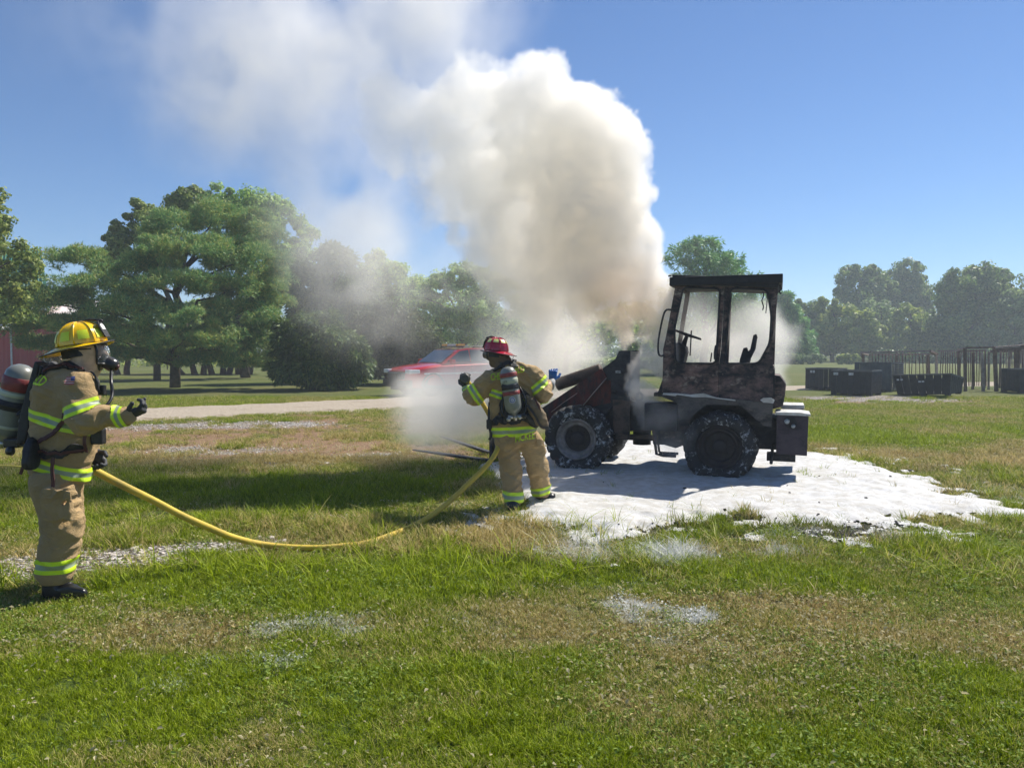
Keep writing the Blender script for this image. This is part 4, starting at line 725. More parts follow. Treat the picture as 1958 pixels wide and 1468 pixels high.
st = [S4(x, y, -.62) for x, y in [(735, 470), (752, 462), (758, 480), (745, 560), (715, 620), (700, 680), (640, 680), (650, 620), (672, 552), (690, 548), (700, 575), (715, 560)]]
LP('seat_frame', plate(st, [], -.62, -.98), B_SOOT, label='burnt seat frame'); LP('seat_base', box((near(720, 700).x, -1.0, near(155, 850).z), (near(590, 700).x, -.55, near(155, 850).z + .28), .02), B_SOOT)
for (x, y0, y1, v) in ((470, 582, 640, -.5), (340, 440, 600, -.8)): a, b = S4(x, y0, v), S4(x - 8, y1, v); LP('lever', tube([(a[0], v, a[1]), (b[0], v, b[1])], .010, 6), B_SOOT)
# fender, side skirt and frame
fen = s4([(150, 838), (330, 850), (500, 868), (640, 880), (760, 893), (862, 905), (852, 1056), (795, 1046), (725, 985), (655, 922), (435, 916), (330, 1002), (262, 1006), (245, 900), (150, 862)], VN + .03)
LP('fender', plate(fen, [], VN + .03, VN - .02), B_GREY)
arch = s4([(435, 916), (655, 922), (725, 985), (795, 1046)], VN + .03); ar = [S4(330, 1002, VN + .03)] + arch
bm = bmesh.new()
for a, b in zip(ar, ar[1:]):
    vv = [bm.verts.new(p) for p in ((a[0], VN + .03, a[1]), (b[0], VN + .03, b[1]), (b[0], VN - .40, b[1]), (a[0], VN - .40, a[1]))]; bm.faces.new(vv)
r = bmesh.ops.extrude_face_region(bm, geom=list(bm.faces)); bmesh.ops.translate(bm, vec=(0, 0, .012), verts=[x for x in r['geom'] if isinstance(x, bmesh.types.BMVert)]); LP('wheel_arch', bm, B_SOOT)
LP('battery_box', box((S4(250, 900, -.15)[0], -.65, S4(100, 1080, -.15)[1]), (S4(40, 900, -.15)[0], -.16, S4(100, 905, -.15)[1]), .012), B_SOOT)
LP('skirt', plate(s4([(255, 1008), (330, 1004), (320, 1160), (240, 1190), (140, 1160), (142, 1080), (240, 1075)], VN - .1), [], VN - .1, VN - .2), B_CAB)
LP('rear_frame', box((S4(890, 1200, -.5)[0], -1.2, .38), (S4(100, 1060, -.5)[0], -.42, .80), .015), B_SOOT)
LP('engine_block', box((S4(850, 1000, -.5)[0], -1.1, .60), (S4(330, 1000, -.5)[0], -.5, 1.06), .02), B_SOOT)
fo = [S4(x, y, VN + .035) for x, y in [(160, 836), (240, 838), (330, 848), (420, 842), (500, 866), (620, 880), (620, 886), (500, 876), (430, 866), (360, 864), (250, 850), (240, 860), (160, 846)]]
LP('foam_streak', plate(fo, [], VN + .05, VN - .0, .006, 4), foam_material)
fo = [S4(x, y, VN + .04) for x, y in [(780, 884), (800, 872), (850, 870), (868, 888), (864, 906), (842, 900), (800, 898)]]; LP('foam_streak', plate(fo, [], VN + .05, VN - .2, .005, 5), foam_material)
# step
stp = [(98, 1078), (118, 1228), (160, 1236), (242, 1240)]; LP('step', tube([Vector((S4(x, y, -.1)[0], -.1, S4(x, y, -.1)[1])) for x, y in stp], .022, 6), B_CAB)
LP('step', tube([Vector((S4(x, y, -.1)[0], -.34, S4(x, y, -.1)[1])) for x, y in stp], .018, 6), B_SOOT)
a_, b_ = S4(118, 1228, -.1), S4(242, 1240, -.1)
for k_ in range(4): t = (k_ + .5) / 4; LP('step_rung', box((a_[0] + (b_[0] - a_[0]) * t - .02, -.33, a_[1] - .015), (a_[0] + (b_[0] - a_[0]) * t + .02, -.11, a_[1] + .0), .003), B_SOOT)
# rear hood and the counterweights
hd = [S4(x, y, -.35) for x, y in [(853, 722), (906, 728), (945, 782), (938, 850), (924, 925), (862, 940), (700, 940), (700, 722)]]
LP('engine_hood', prism_bm(bmesh.new(), hd, -.35, -1.15, bevel=.015), B_CAB); 
for y_ in (760, 790, 820, 850): a, b = S4(868, y_, -.345), S4(915, y_ + 4, -.345); LP('hood_slot', box((b[0], -.347, a[1] - .006), (a[0], -.340, a[1] + .006)), B_SOOT)
e0 = [S4(x, y, -.12) for x, y in [(884, 975), (1088, 983), (1078, 1240), (880, 1226)]]
cw = LP('counterweight', prism_bm(bmesh.new(), e0, -.12, -.60, bevel=.008), B_PLUM)
m_ = S4(975, 1028, -.12); LP('lamp_recess', lathe([(0, -.05), (.055, -.05), (.062, .004), (.075, .006), (.075, .001)], Matrix.Translation((m_[0], -.118, m_[1])) @ Matrix.Rotation(R(-90), 4, 'X'), 20), B_SOOT, parent=cw)
glassy = simple('sooty_glass', (.25, .28, .30), .25, var=.6, vscale=30); LP('tail_lamp', lathe([(0, .02), (.03, .015), (.034, 0)], Matrix.Translation((S4(950, 1020, -.1)[0], -.113, S4(950, 1020, -.1)[1])) @ Matrix.Rotation(R(-90), 4, 'X'), 14), glassy, parent=cw); LP('tail_lamp', lathe([(0, .02), (.024, .015), (.028, 0)], Matrix.Translation((S4(990, 1050, -.1)[0], -.113, S4(990, 1050, -.1)[1])) @ Matrix.Rotation(R(-90), 4, 'X'), 14), glassy, parent=cw)
fp = [(e0[1][0] - .02, e0[1][1]), (e0[0][0] + .02, e0[0][1])]; LP('foam_cap', plate([(fp[0][0], fp[0][1] - .004), (fp[1][0], fp[1][1] - .004), (fp[1][0] - .01, fp[1][1] + .035), (fp[1][0] - .3, fp[1][1] + .03), (fp[0][0], fp[0][1] + .022)], [], -.10, -.62, .004, 3), foam_material)
e1 = [S4(x, y, -.85) for x, y in [(918, 922), (1056, 928), (1056, 1000), (918, 1000)]]; LP('counterweight', prism_bm(bmesh.new(), [e1[0], e1[1], (e1[1][0], .35), (e1[0][0], .35)], -.85, -1.35, bevel=.008), B_PLUM)
LP('foam_cap', box((e1[1][0] - .01, -1.36, e1[0][1] - .03), (e1[0][0] + .01, -.84, e1[0][1] + .02), .008), foam_material)
LP('tow_hitch', box((S4(1005, 1262, -.6)[0], -.85, .20), (S4(820, 1250, -.6)[0], -.62, .30), .01), B_SOOT)
LP('tail_pipe', tube([(S4(860, 1180, -.5)[0], -.4, .45), (S4(850, 1255, -.5)[0], -.25, .22)], .02, 8), B_SOOT)
LP('rear_axle', tube([(0, -.3, .44), (0, -1.35, .44)], .09, 12), B_SOOT)
# centre joint
LP('joint', lathe([(.13, -.25), (.13, .25)], Matrix.Translation((S3(760, 980, -.8)[0], -.8, .58)), 16), B_SOOT)
ze = S3(740, 862, -.5); LP('lifting_eye', tube([(ze[0] + .055 * math.cos(a * .5236), -.5, ze[1] + .055 * math.sin(a * .5236)) for a in range(12)], .017, 6, closed=True), B_SOOT)
LP('frame_plate', plate([S3(x, y, -.45) for x, y in [(682, 892), (775, 905), (860, 930), (905, 1010), (905, 1090), (820, 1078), (680, 1082)]], [], -.45, -1.15), B_SOOT)
LP('frame_beam', box((S3(850, 1100, -.5)[0], -.62, S3(760, 1132, -.5)[1]), (S3(676, 1100, -.5)[0], -.50, S3(760, 1108, -.5)[1]), .01), B_BROWN)
LP('drive_shaft', tube([(.35, -.8, .42), (1.55, -.8, .42)], .04, 10), B_SOOT)
# front frame: loader tower
tw = [(612, 572), (628, 568), (686, 568), (686, 760), (684, 892), (590, 892), (505, 1010), (420, 1010), (370, 930), (440, 840), (512, 752), (505, 684), (590, 622)]
LP('tower', plate([S3(x, y, -.42) for x, y in tw], [], -.42, -.47), B_SOOT); LP('tower', plate([S3(x, y, -.42) for x, y in tw], [], -1.10, -1.15), B_SOOT)
LP('tower_web', plate([S3(x, y, -.42) for x, y in [(640, 575), (684, 575), (684, 890), (600, 890)]], [], -.475, -1.095), B_SOOT)
LP('side_plate', plate([S3(x, y, -.40) for x, y in [(572, 880), (684, 892), (680, 1132), (592, 1130), (575, 1050)]], [], -.40, -.43), B_BROWN)
LP('front_chassis', plate([S3(x, y, -.5) for x, y in [(300, 900), (560, 880), (680, 900), (680, 1080), (300, 1150)]], [], -.5, -1.08), B_SOOT)
ar_n = [(500, 682), (533, 742), (372, 932), (240, 1010), (60, 1060), (-60, 1080), (-60, 1010), (60, 975), (135, 925)]
arm = LP('lift_arm', plate([S3(x, y, -.36) for x, y in ar_n], [], -.36, -.405, .0), B_RED)
LP('edge_strip', tube([(S3(x, y, -.352)[0], -.352, S3(x, y, -.352)[1]) for x, y in [(533, 742), (440, 850), (370, 935)]], .008, 5), simple('scraped_edge', (.35, .27, .24), .5, .4), parent=arm)
LP('edge_strip', tube([(S3(x, y, -.352)[0], -.352, S3(x, y, -.352)[1]) for x, y in [(345, 840), (250, 905), (180, 960)]], .006, 5), simple('scraped_paint', (.38, .25, .22), .5, .3), parent=arm)
LP('lift_arm', plate([S3(x, y, -.36) for x, y in ar_n], [], -1.15, -1.20), B_RED)
LP('arm_plate', plate([S3(x, y, -.41) for x, y in [(505, 745), (560, 760), (560, 900), (370, 940), (380, 925)]], [], -.408, -.42), B_RED)
LP('torque_tube', tube([(S3(180, 960, -.7)[0], -.36, S3(180, 960, -.7)[1]), (S3(180, 960, -.7)[0], -1.2, S3(180, 960, -.7)[1])], .07, 12), B_SOOT)
t0, t1 = Vector((S3(215, 785, -.75)[0], -.75, S3(215, 785, -.75)[1])), Vector((S3(500, 690, -.75)[0], -.75, S3(500, 690, -.75)[1])); dt = t1 - t0; n_ = 60
LP('boom_cylinder', tube([t0 + dt * (i / n_) for i in range(n_ + 1)], [.088 + .010 * (i % 2) + .006 * mnoise.noise(Vector((i * .7, 0, 3))) for i in range(n_ + 1)], 14), B_BROWN)
LP('pin', tube([(S3(640, 700, -.4)[0], -.38, S3(640, 700, -.4)[1]), (S3(640, 700, -.4)[0], -1.2, S3(640, 700, -.4)[1])], .035, 12), B_SOOT)
LP('shackle', box((S3(625, 712, -.4)[0], -.41, S3(625, 712, -.4)[1]), (S3(590, 700, -.4)[0], -.395, S3(590, 700, -.4)[1] + .01)), glassy)
for x, y in ((690, 740), (580, 830), (655, 840)): a = S3(x, y, -.4); LP('pin_boss', lathe([(.0, .03), (.03, .028), (.036, 0)], Matrix.Translation((a[0], -.415, a[1])) @ Matrix.Rotation(R(-90), 4, 'X'), 12), B_SOOT)
LP('hydraulic_hose', tube(spline([(S3(x, y, -.5)[0], -.5, S3(x, y, -.5)[1]) for x, y in [(640, 860), (700, 870), (760, 900), (820, 905), (860, 930)]], 5), .02, 8), B_SOOT)
LP('hydraulic_hose', tube(spline([(S3(x, y, -.6)[0], -.6, S3(x, y, -.6)[1]) for x, y in [(650, 930), (720, 990), (790, 1000), (880, 980)]], 5), .018, 8), B_SOOT)
# fork carriage and tines, low in front
def g_local(px, py, v, z=None): u, zz = S(px, py, v); return Vector((u, v, zz if z is None else z))
cu = S(955, 880, -.45)[0]
LP('fork_carriage', box((cu - .08, -1.35, .10), (cu - .02, -.25, .75), .01), B_SOOT); bar('carriage_link', (cu - .05, -.42, .5), (S3(60, 1020, -.42)[0], -.42, S3(60, 1020, -.42)[1]), .08, .06)
bar('carriage_link', (S3(-40, 1045, -.38)[0], -.38, S3(-40, 1045, -.38)[1]), (cu - .05, -.38, .55), .08, .05)
for (tip, heel, v) in (((790, 859), (938, 901), -.40), ((843, 833), (942, 868), -1.12)):
    a = g_local(*tip, v); b = g_local(*heel, v); b.z = max(b.z, .05); P = [a.lerp(b, i / 6) for i in range(7)]
    bm = bmesh.new(); hw = .055; rows = []
    for i, p in enumerate(P):
        th = .012 + .038 * i / 6; wv = hw * (.55 + .45 * min(1, i / 1.5)); rows.append([bm.verts.new((p.x, v + s * wv, p.z + z_)) for s, z_ in ((-1, 0), (1, 0), (1, -th), (-1, -th))])
    for A, B in zip(rows, rows[1:]): [bm.faces.new((A[k], A[(k + 1) % 4], B[(k + 1) % 4], B[k])) for k in range(4)]
    bm.faces.new(rows[0]); bm.faces.new(rows[-1][::-1]); bmesh.ops.recalc_face_normals(bm, faces=bm.faces); fk = LP('fork', bm, B_SOOT); LP('fork_shank', box((b.x - .05, v - .055, b.z - .045), (b.x, v + .055, b.z + .5), .004), B_SOOT, parent=fk)
# wheels
T_FRONT, T_REAR = tyre_mat('tyre_front', .022), tyre_mat('tyre_rear', .010); RIM_ASH = simple('ashen_rim', (.20, .19, .19), .6, .4, .5, 10, .3); RIM_DARK = simple('sooty_rim', (.022, .020, .024), .7, .3, .5, 8, .3)
def wheel(u, z, v, r, wd, rim, tm, seed, sag=0.0, side=1, hz_=0.0):
    w_ = LP('wheel', bmesh.new(), None); w_.location = (u, v, z)
    g = random.Random(seed); ri = r * .60; h = wd / 2
    prof = [(ri, -h * .72), (ri + .03, -h * .86), (ri + .10 * r, -h * .98), (r * .86, -h * 1.0), (r * .95, -h * .94), (r * .985, -h * .80), (r, -h * .6), (r, -h * .4), (r, -h * .2), (r, 0), (r, h * .2), (r, h * .4), (r, h * .6), (r * .985, h * .80), (r * .95, h * .94), (r * .86, h), (ri + .10 * r, h * .98), (ri + .03, h * .86), (ri, h * .72)]
    def shape(a, rr, hh):
        if rr > r * .9:
            t = a / (2 * math.pi) * 22 + abs(hh) / h * .8 + (.5 if hh > 0 else 0); lug = 1 if (t % 1) < .52 else 0; rr += (.026 if abs(hh) > .12 * h else .012) * lug - .010
            if abs(hh) > .9 * h: hh += math.copysign(.010, hh) * lug
        k = mnoise.noise(Vector((math.cos(a) * 1.6, math.sin(a) * 1.6, hh * 3 + seed))); rr += .020 * k * (rr > ri + .02); hh += .018 * mnoise.noise(Vector((math.cos(a) * 2.5, math.sin(a) * 2.5, seed + 9 + rr * 4)))
        return rr, hh
    bm = lathe(prof + [prof[0]], Matrix.Rotation(R(90), 4, 'X'), 132, shape)
    for v_ in bm.verts:   # squashed where it bears on the ground
        lim = -z + hz_ + .01
        if v_.co.z < -z * .4:
            k = (v_.co.z + z * .4) / (-z * .6); v_.co.y *= 1 + sag * .9 * k * k; v_.co.x *= 1 + sag * .4 * k
        v_.co.z = max(v_.co.z * (1 - sag * .1), lim)
    for f in list(bm.faces):
        if len(f.verts) > 4: bm.faces.remove(f)
    for f in bm.faces: f.smooth = True
    from_bm('tyre', bm, tm, w_)
    o = side; RM = Matrix.Rotation(R(90), 4, 'X') if o < 0 else Matrix.Rotation(R(-90), 4, 'X')
    from_bm('rim', lathe([(ri * 1.04, h * .70), (ri * 1.06, h * .86), (ri * 1.0, h * .90), (ri * .95, h * .84), (ri * .90, h * .62), (ri * .80, h * .56), (ri * .76, h * .62), (ri * .70, h * .40), (ri * .66, h * .30)], RM, 48, caps=False), rim, w_)
    from_bm('wheel_disc', lathe([(ri * .68, h * .32), (ri * .5, h * .22), (ri * .36, h * .24), (ri * .34, h * .5), (ri * .26, h * .54), (0, h * .54)], RM, 32), RIM_DARK, w_)
    for k in range(8): a = k * .785; from_bm('wheel_nut', lathe([(0, h * .30 + .02), (.013, h * .30 + .02), (.013, h * .2)], RM @ Matrix.Translation((ri * .47 * math.cos(a), ri * .47 * math.sin(a), 0)), 6), RIM_DARK, w_)
    return w_
uf, zf = S(1100, 846, -.0); ur, zr = S(1375, 862, 0.0)
wheel(uf, .455, -.20, .455, .40, RIM_ASH, T_FRONT, 1, .06); wheel(ur, .43, -.21, .455, .44, RIM_DARK, T_REAR, 2, .22)
wheel(uf, .455, -1.40, .455, .40, RIM_DARK, T_FRONT, 3, .06, -1); wheel(ur, .43, -1.38, .46, .42, RIM_DARK, T_REAR, 4, .15, -1)
LP('front_axle', tube([(uf, -.3, .455), (uf, -1.35, .455)], .08, 12), B_SOOT)
print('LOADER', uf, zf, ur, zr, S(1097, 855, 0), A_top, r0, r1, near(860, 870), near(155, 850), e0, cu, g_local(790, 859, -.4), g_local(938, 901, -.4), g_local(843, 833, -1.12), g_local(942, 868, -1.12))
# ================================================================ PEOPLE (solid shapes grown from joint-to-joint fields)
def h3(ix, iy, iz, s):
    h = (ix * 374761393 + iy * 668265263 + iz * 2147483647 + s * 1442695041) & 0x7fffffff; h = ((h ^ (h >> 13)) * 1274126177) & 0x7fffffff; h = h ^ (h >> 16); return (h & 0xffff) / 32767.5 - 1.0
def n3(P, cell, s=0):
    q = P / np.asarray(cell, np.float32); i = np.floor(q).astype(np.int64); f = q - i; f = f * f * (3 - 2 * f); out = 0
    for a in (0, 1):
        for b in (0, 1):
            for c in (0, 1):
                w_ = (f[..., 0] if a else 1 - f[..., 0]) * (f[..., 1] if b else 1 - f[..., 1]) * (f[..., 2] if c else 1 - f[..., 2]); out = out + w_ * h3(i[..., 0] + a, i[..., 1] + b, i[..., 2] + c, s)
    return out
def cone(P, a, b, ra, rb, sq=None):
    a = np.array(a, np.float32); b = np.array(b, np.float32); d = b - a; t = np.clip(((P - a) @ d) / (d @ d + 1e-9), 0, 1); v = P - (a + t[..., None] * d)
    if sq is not None: v = v / np.array(sq, np.float32)
    return np.sqrt((v ** 2).sum(-1)) - (ra + (rb - ra) * t)
def smin(a, b, k=0.04):
    h = np.clip(0.5 + 0.5 * (b - a) / k, 0, 1); return b * (1 - h) + a * h - k * h * (1 - h)
def field(P, bones, k=0.04):
    d = None
    for bn in bones:
        e = cone(P, *bn[:4], bn[4] if len(bn) > 4 else None); d = e if d is None else smin(d, e, k)
    return d
_vg = {}
def field_mesh(name, fn, lo, hi, vox):
    """mesh of the surface where fn (signed distance) is zero"""
    lo = np.array(lo, float); hi = np.array(hi, float); sh = tuple(int(v) + 1 for v in np.ceil((hi - lo) / vox)); ax = [lo[i] + np.arange(sh[i]) * vox for i in range(3)]
    P = np.stack(np.meshgrid(*ax, indexing='ij'), -1).astype(np.float32); d = fn(P); val = np.clip(0.5 - d / (5 * vox), 0, 1).astype(np.float32); val[[0, -1]] = 0; val[:, [0, -1]] = 0; val[:, :, [0, -1]] = 0
    me = bpy.data.meshes.new('tmp'); me.vertices.add(val.size); me.attributes.new('dens', 'FLOAT', 'POINT').data.foreach_set('value', val.ravel()); o = bpy.data.objects.new('tmp', me); COL.objects.link(o)
    g = bpy.data.node_groups.new('field', 'GeometryNodeTree'); g.interface.new_socket('Geometry', in_out='INPUT', socket_type='NodeSocketGeometry'); g.interface.new_socket('Geometry', in_out='OUTPUT', socket_type='NodeSocketGeometry')
    N = g.nodes.new; L = g.links.new; gi = N('NodeGroupInput'); go = N('NodeGroupOutput'); vc = N('GeometryNodeVolumeCube'); vc.inputs['Min'].default_value = lo; vc.inputs['Max'].default_value = lo + vox * (np.array(sh) - 1)
    for a_, k in zip('XYZ', sh): vc.inputs['Resolution ' + a_].default_value = k
    pos = N('GeometryNodeInputPosition'); sub = N('ShaderNodeVectorMath'); sub.operation = 'SUBTRACT'; sub.inputs[1].default_value = lo; L(pos.outputs[0], sub.inputs[0]); sc = N('ShaderNodeVectorMath'); sc.operation = 'SCALE'; sc.inputs['Scale'].default_value = 1 / vox; L(sub.outputs[0], sc.inputs[0])
    ad = N('ShaderNodeVectorMath'); ad.operation = 'ADD'; ad.inputs[1].default_value = (.5, .5, .5); L(sc.outputs[0], ad.inputs[0]); fl = N('ShaderNodeVectorMath'); fl.operation = 'FLOOR'; L(ad.outputs[0], fl.inputs[0]); sp = N('ShaderNodeSeparateXYZ'); L(fl.outputs[0], sp.inputs[0])
    def im(op, a, b):
        nd = N('FunctionNodeIntegerMath'); nd.operation = op
        for i, v in enumerate((a, b)):
            if isinstance(v, int): nd.inputs[i].default_value = v
            else: L(v, nd.inputs[i])
        return nd.outputs[0]
    idx = im('ADD', im('MULTIPLY', im('ADD', im('MULTIPLY', sp.outputs[0], sh[1]), sp.outputs[1]), sh[2]), sp.outputs[2])
    si = N('GeometryNodeSampleIndex'); si.data_type = 'FLOAT'; si.domain = 'POINT'; na = N('GeometryNodeInputNamedAttribute'); na.data_type = 'FLOAT'; na.inputs['Name'].default_value = 'dens'
    L(gi.outputs[0], si.inputs['Geometry']); L(na.outputs[0], [i for i in si.inputs if i.name == 'Value' and i.enabled][0]); L(idx, si.inputs['Index']); L([x for x in si.outputs if x.enabled][0], vc.inputs['Density'])
    vm = N('GeometryNodeVolumeToMesh'); vm.inputs['Threshold'].default_value = 0.5; L(vc.outputs[0], vm.inputs[0]); L(vm.outputs[0], go.inputs[0]); md = o.modifiers.new('f', 'NODES'); md.node_group = g
    dg = bpy.context.evaluated_depsgraph_get(); ev = o.evaluated_get(dg); m2 = bpy.data.meshes.new_from_object(ev); bpy.data.objects.remove(o); bpy.data.meshes.remove(me); bpy.data.node_groups.remove(g)
    m2.name = name; m2.materials.clear(); m2.polygons.foreach_set('use_smooth', [True] * len(m2.polygons)); return m2
def bvh_of(me): return BVHTree.FromPolygons([v.co for v in me.vertices], [p.vertices for p in me.polygons])
FAB = NT('turnout_cloth'); _c = FAB.coord(); _n = FAB.noise(5, 6, .65, _c); _w = FAB.n('ShaderNodeTexWave'); _w.inputs['Scale'].default_value = 160; _w.bands_direction = 'Z'; FAB.l(_c, _w.inputs['Vector'])
FAB.set(color=FAB.mix(FAB.ramp(FAB.noise(2.2, 5, .7, _c), [(.58, 0), (.75, 1)]), FAB.mix(_n, (0.37, 0.245, 0.105), (0.60, 0.42, 0.205)), (0.20, 0.125, 0.065)), rough=.85, spec=.2, sheen=.15); _cr = FAB.math('ABSOLUTE', FAB.math('SUBTRACT', FAB.noise(5.5, 4, .6, FAB.mapv(_c, (1, 1, 1.9), (.3, .5, 0)), 1.1), 0.5)); FAB.bump(FAB.math('ADD', FAB.math('ADD', FAB.math('MULTIPLY', FAB.noise(14, 5, .7, _c), .45), FAB.math('MULTIPLY', _cr, -2.6)), FAB.math('MULTIPLY', _w.outputs[1], .05)), .85, .035); FAB = FAB.m
BLACK = simple('black_webbing', (0.014, 0.014, 0.016), .6, bump=.3, bscale=120); RUBBER = simple('black_rubber', (0.012, 0.012, 0.013), .35, bump=.1); MAROON = simple('maroon_strap', (0.075, 0.022, 0.020), .7); CHROME = simple('worn_metal', (.45, .45, .44), .35, .9, .3, 20); GLOVE = simple('dark_glove', (0.025, 0.028, 0.034), .65, bump=.4, bscale=50)
KHAKI = simple('khaki_bag', (0.16, 0.115, 0.065), .85, bump=.4, bscale=30); HOODM = simple('beige_hood', (0.58, 0.40, 0.26), .8, bump=.4, bscale=20); SKIN = simple('skin', (0.42, 0.25, 0.18), .5, var=.1, bump=.05)
def stripe_mat():
    m = NT('reflective_trim'); a = m.n('ShaderNodeAttribute'); a.attribute_name = 'st'; s = m.math('ABSOLUTE', a.outputs['Fac']); n = m.noise(12, 4, .6, m.coord())
    m.set(color=m.mix(m.ramp(s, [(.34, 1.0), (.38, 0.0)]), m.mix(n, (0.52, 0.74, 0.015), (0.66, 0.90, 0.03)), (0.27, 0.33, 0.22)), rough=.45); m.b.inputs['Emission Strength'].default_value = 0; m.bump(m.noise(30, 3, .6, m.coord()), .3, .006); return m.m
STRIPE = stripe_mat(); LIME = simple('lime_lettering', (0.58, 0.80, 0.02), .5, var=.12, bump=0)
def band(name, me, bones, ids, c, n, hw, parent, off=.005):
    """reflective tape: the slice of the garment within hw of the plane (c, n), on the given bones"""
    c = Vector(c); n = Vector(n).normalized(); co = np.empty(len(me.vertices) * 3, np.float32); me.vertices.foreach_get('co', co); co = co.reshape(-1, 3); D = np.stack([cone(co, *b[:4], b[4] if len(b) > 4 else None) for b in bones], 1); own = D.argmin(1); ok = np.isin(own, ids)
    dist = (co - np.array(c)) @ np.array(n); bm = bmesh.new(); vm = {}; nr = [v.normal for v in me.vertices]
    def V(i):
        if i not in vm: vm[i] = bm.verts.new(Vector(co[i].tolist()) + nr[i] * off)
        return vm[i]
    for p in me.polygons:
        vi = list(p.vertices); dd = dist[vi]
        if ok[vi].sum() >= len(vi) / 2 and dd.min() < hw and dd.max() > -hw:
            try: bm.faces.new([V(i) for i in vi])
            except ValueError: pass
    if not bm.faces: bm.free(); print('EMPTY BAND', name); return None
    for s in (1, -1): bmesh.ops.bisect_plane(bm, geom=list(bm.verts) + list(bm.edges) + list(bm.faces), plane_co=c + n * hw * s, plane_no=n * s, clear_outer=True)
    for f in bm.faces: f.smooth = True
    m2 = bpy.data.meshes.new(name); bm.to_mesh(m2); bm.free(); a = m2.attributes.new('st', 'FLOAT', 'POINT'); a.data.foreach_set('value', [((v.co - c).dot(n)) / hw for v in m2.vertices]); return link(name, m2, STRIPE, parent)
def ribbon(name, pts, wd, th, mat, parent, bvh=None, off=.008, n=6, out=None):
    P = spline(pts, n); Q = []; Nn = []
    for p in P:
        if bvh is not None:
            q, nn, _, d = bvh.find_nearest(p); out_n = nn; q = q + nn * off if d < .12 else p; Q.append(q); Nn.append(nn)
        else: Q.append(p); Nn.append(Vector(out or (0, -1, 0)))
    bm = bmesh.new(); rows = []
    for i, q in enumerate(Q):
        t = (Q[min(i + 1, len(Q) - 1)] - Q[max(0, i - 1)]); t = t.normalized() if t.length > 1e-6 else Vector((0, 0, 1)); nn = (Nn[i] - t * Nn[i].dot(t)).normalized(); s = t.cross(nn)
        rows.append([bm.verts.new(q + s * wd / 2 * a + nn * th / 2 * b) for a, b in ((-1, -1), (1, -1), (1, 1), (-1, 1))])
    for A, B in zip(rows, rows[1:]): [bm.faces.new((A[k], A[(k + 1) % 4], B[(k + 1) % 4], B[k])) for k in range(4)]
    bm.faces.new(rows[0]); bm.faces.new(rows[-1][::-1]); bmesh.ops.recalc_face_normals(bm, faces=bm.faces); return from_bm(name, bm, mat, parent)
def text_obj(name, s, place, mat, parent, height_, bvh=None, off=.007, squeeze=1.0, bold=.012, dirn=(0, 1, 0)):
    """flat letters; place(x, y) -> local point; then pressed on to the surface"""
    cu = bpy.data.curves.new('t', 'FONT'); cu.body = s; cu.size = 1; cu.offset = bold; cu.resolution_u = 2; to = bpy.data.objects.new('t', cu); COL.objects.link(to); dg = bpy.context.evaluated_depsgraph_get(); me = bpy.data.meshes.new_from_object(to.evaluated_get(dg)); bpy.data.objects.remove(to); bm = bmesh.new(); bm.from_mesh(me); bpy.data.meshes.remove(me)
    xs = [v.co.x for v in bm.verts]; ys = [v.co.y for v in bm.verts]; x0, x1, y0, y1 = min(xs), max(xs), min(ys), max(ys); bmesh.ops.triangulate(bm, faces=bm.faces)
    bmesh.ops.subdivide_edges(bm, edges=[e for e in bm.edges if e.calc_length() > .2], cuts=2); d = Vector(dirn)
    for v in bm.verts:
        p = place((v.co.x - x0) / (x1 - x0), (v.co.y - y0) / (y1 - y0)); p = Vector(p)
        if bvh is not None:
            hit = bvh.ray_cast(p - d * .6, d); 
            if hit[0] is not None: p = hit[0] - d * off
        v.co = p
    return from_bm(name, bm, mat, parent)
def fold(P, amp, seed, cells=((.15, .15, .060), (.05, .05, .08)), rot=.6):
    Q = P.copy(); Q[..., 2] = P[..., 2] + rot * P[..., 0]; r1 = 1 - np.abs(n3(Q, cells[0], seed)) * 2; Q[..., 2] = P[..., 2] - rot * P[..., 0]; r2 = 1 - np.abs(n3(Q, cells[0], seed + 5)) * 2; return -amp * 1.25 * (.65 * r1 + .55 * r2 + .35 * n3(P, cells[1], seed + 9))
def near_mask(P, pts, rad):
    m = 0
    for q in pts: m = np.maximum(m, np.clip(1 - np.sqrt(((P - np.array(q, np.float32)) ** 2).sum(-1)) / rad, 0, 1))
    return m
def garment(name, bones, mat, parent, vox=.0105, k=.05, amp=.006, hot=(), hot_amp=.014, seed=1, cut=None, extra=None):
    A = np.array([list(b[0]) for b in bones] + [list(b[1]) for b in bones]); r = max(max(b[2], b[3]) for b in bones) + .03; lo = A.min(0) - r; hi = A.max(0) + r
    def fn(P):
        d = field(P, bones, k) + .016
        if extra is not None: d = extra(P, d)
        m = np.abs(d) < .07; Q = P[m]; am = amp + (hot_amp - amp) * near_mask(Q, hot, .22) if len(hot) else amp; f = fold(Q, 1.0, seed); d = d.copy(); d[m] += f * am
        return cut(P, d) if cut else d
    me = field_mesh(name, fn, lo, hi, vox); return link(name, me, mat, parent), me
def clip_plane(d, P, c, n): return np.maximum(d, (P - np.array(c, np.float32)) @ np.array(Vector(n).normalized(), np.float32))
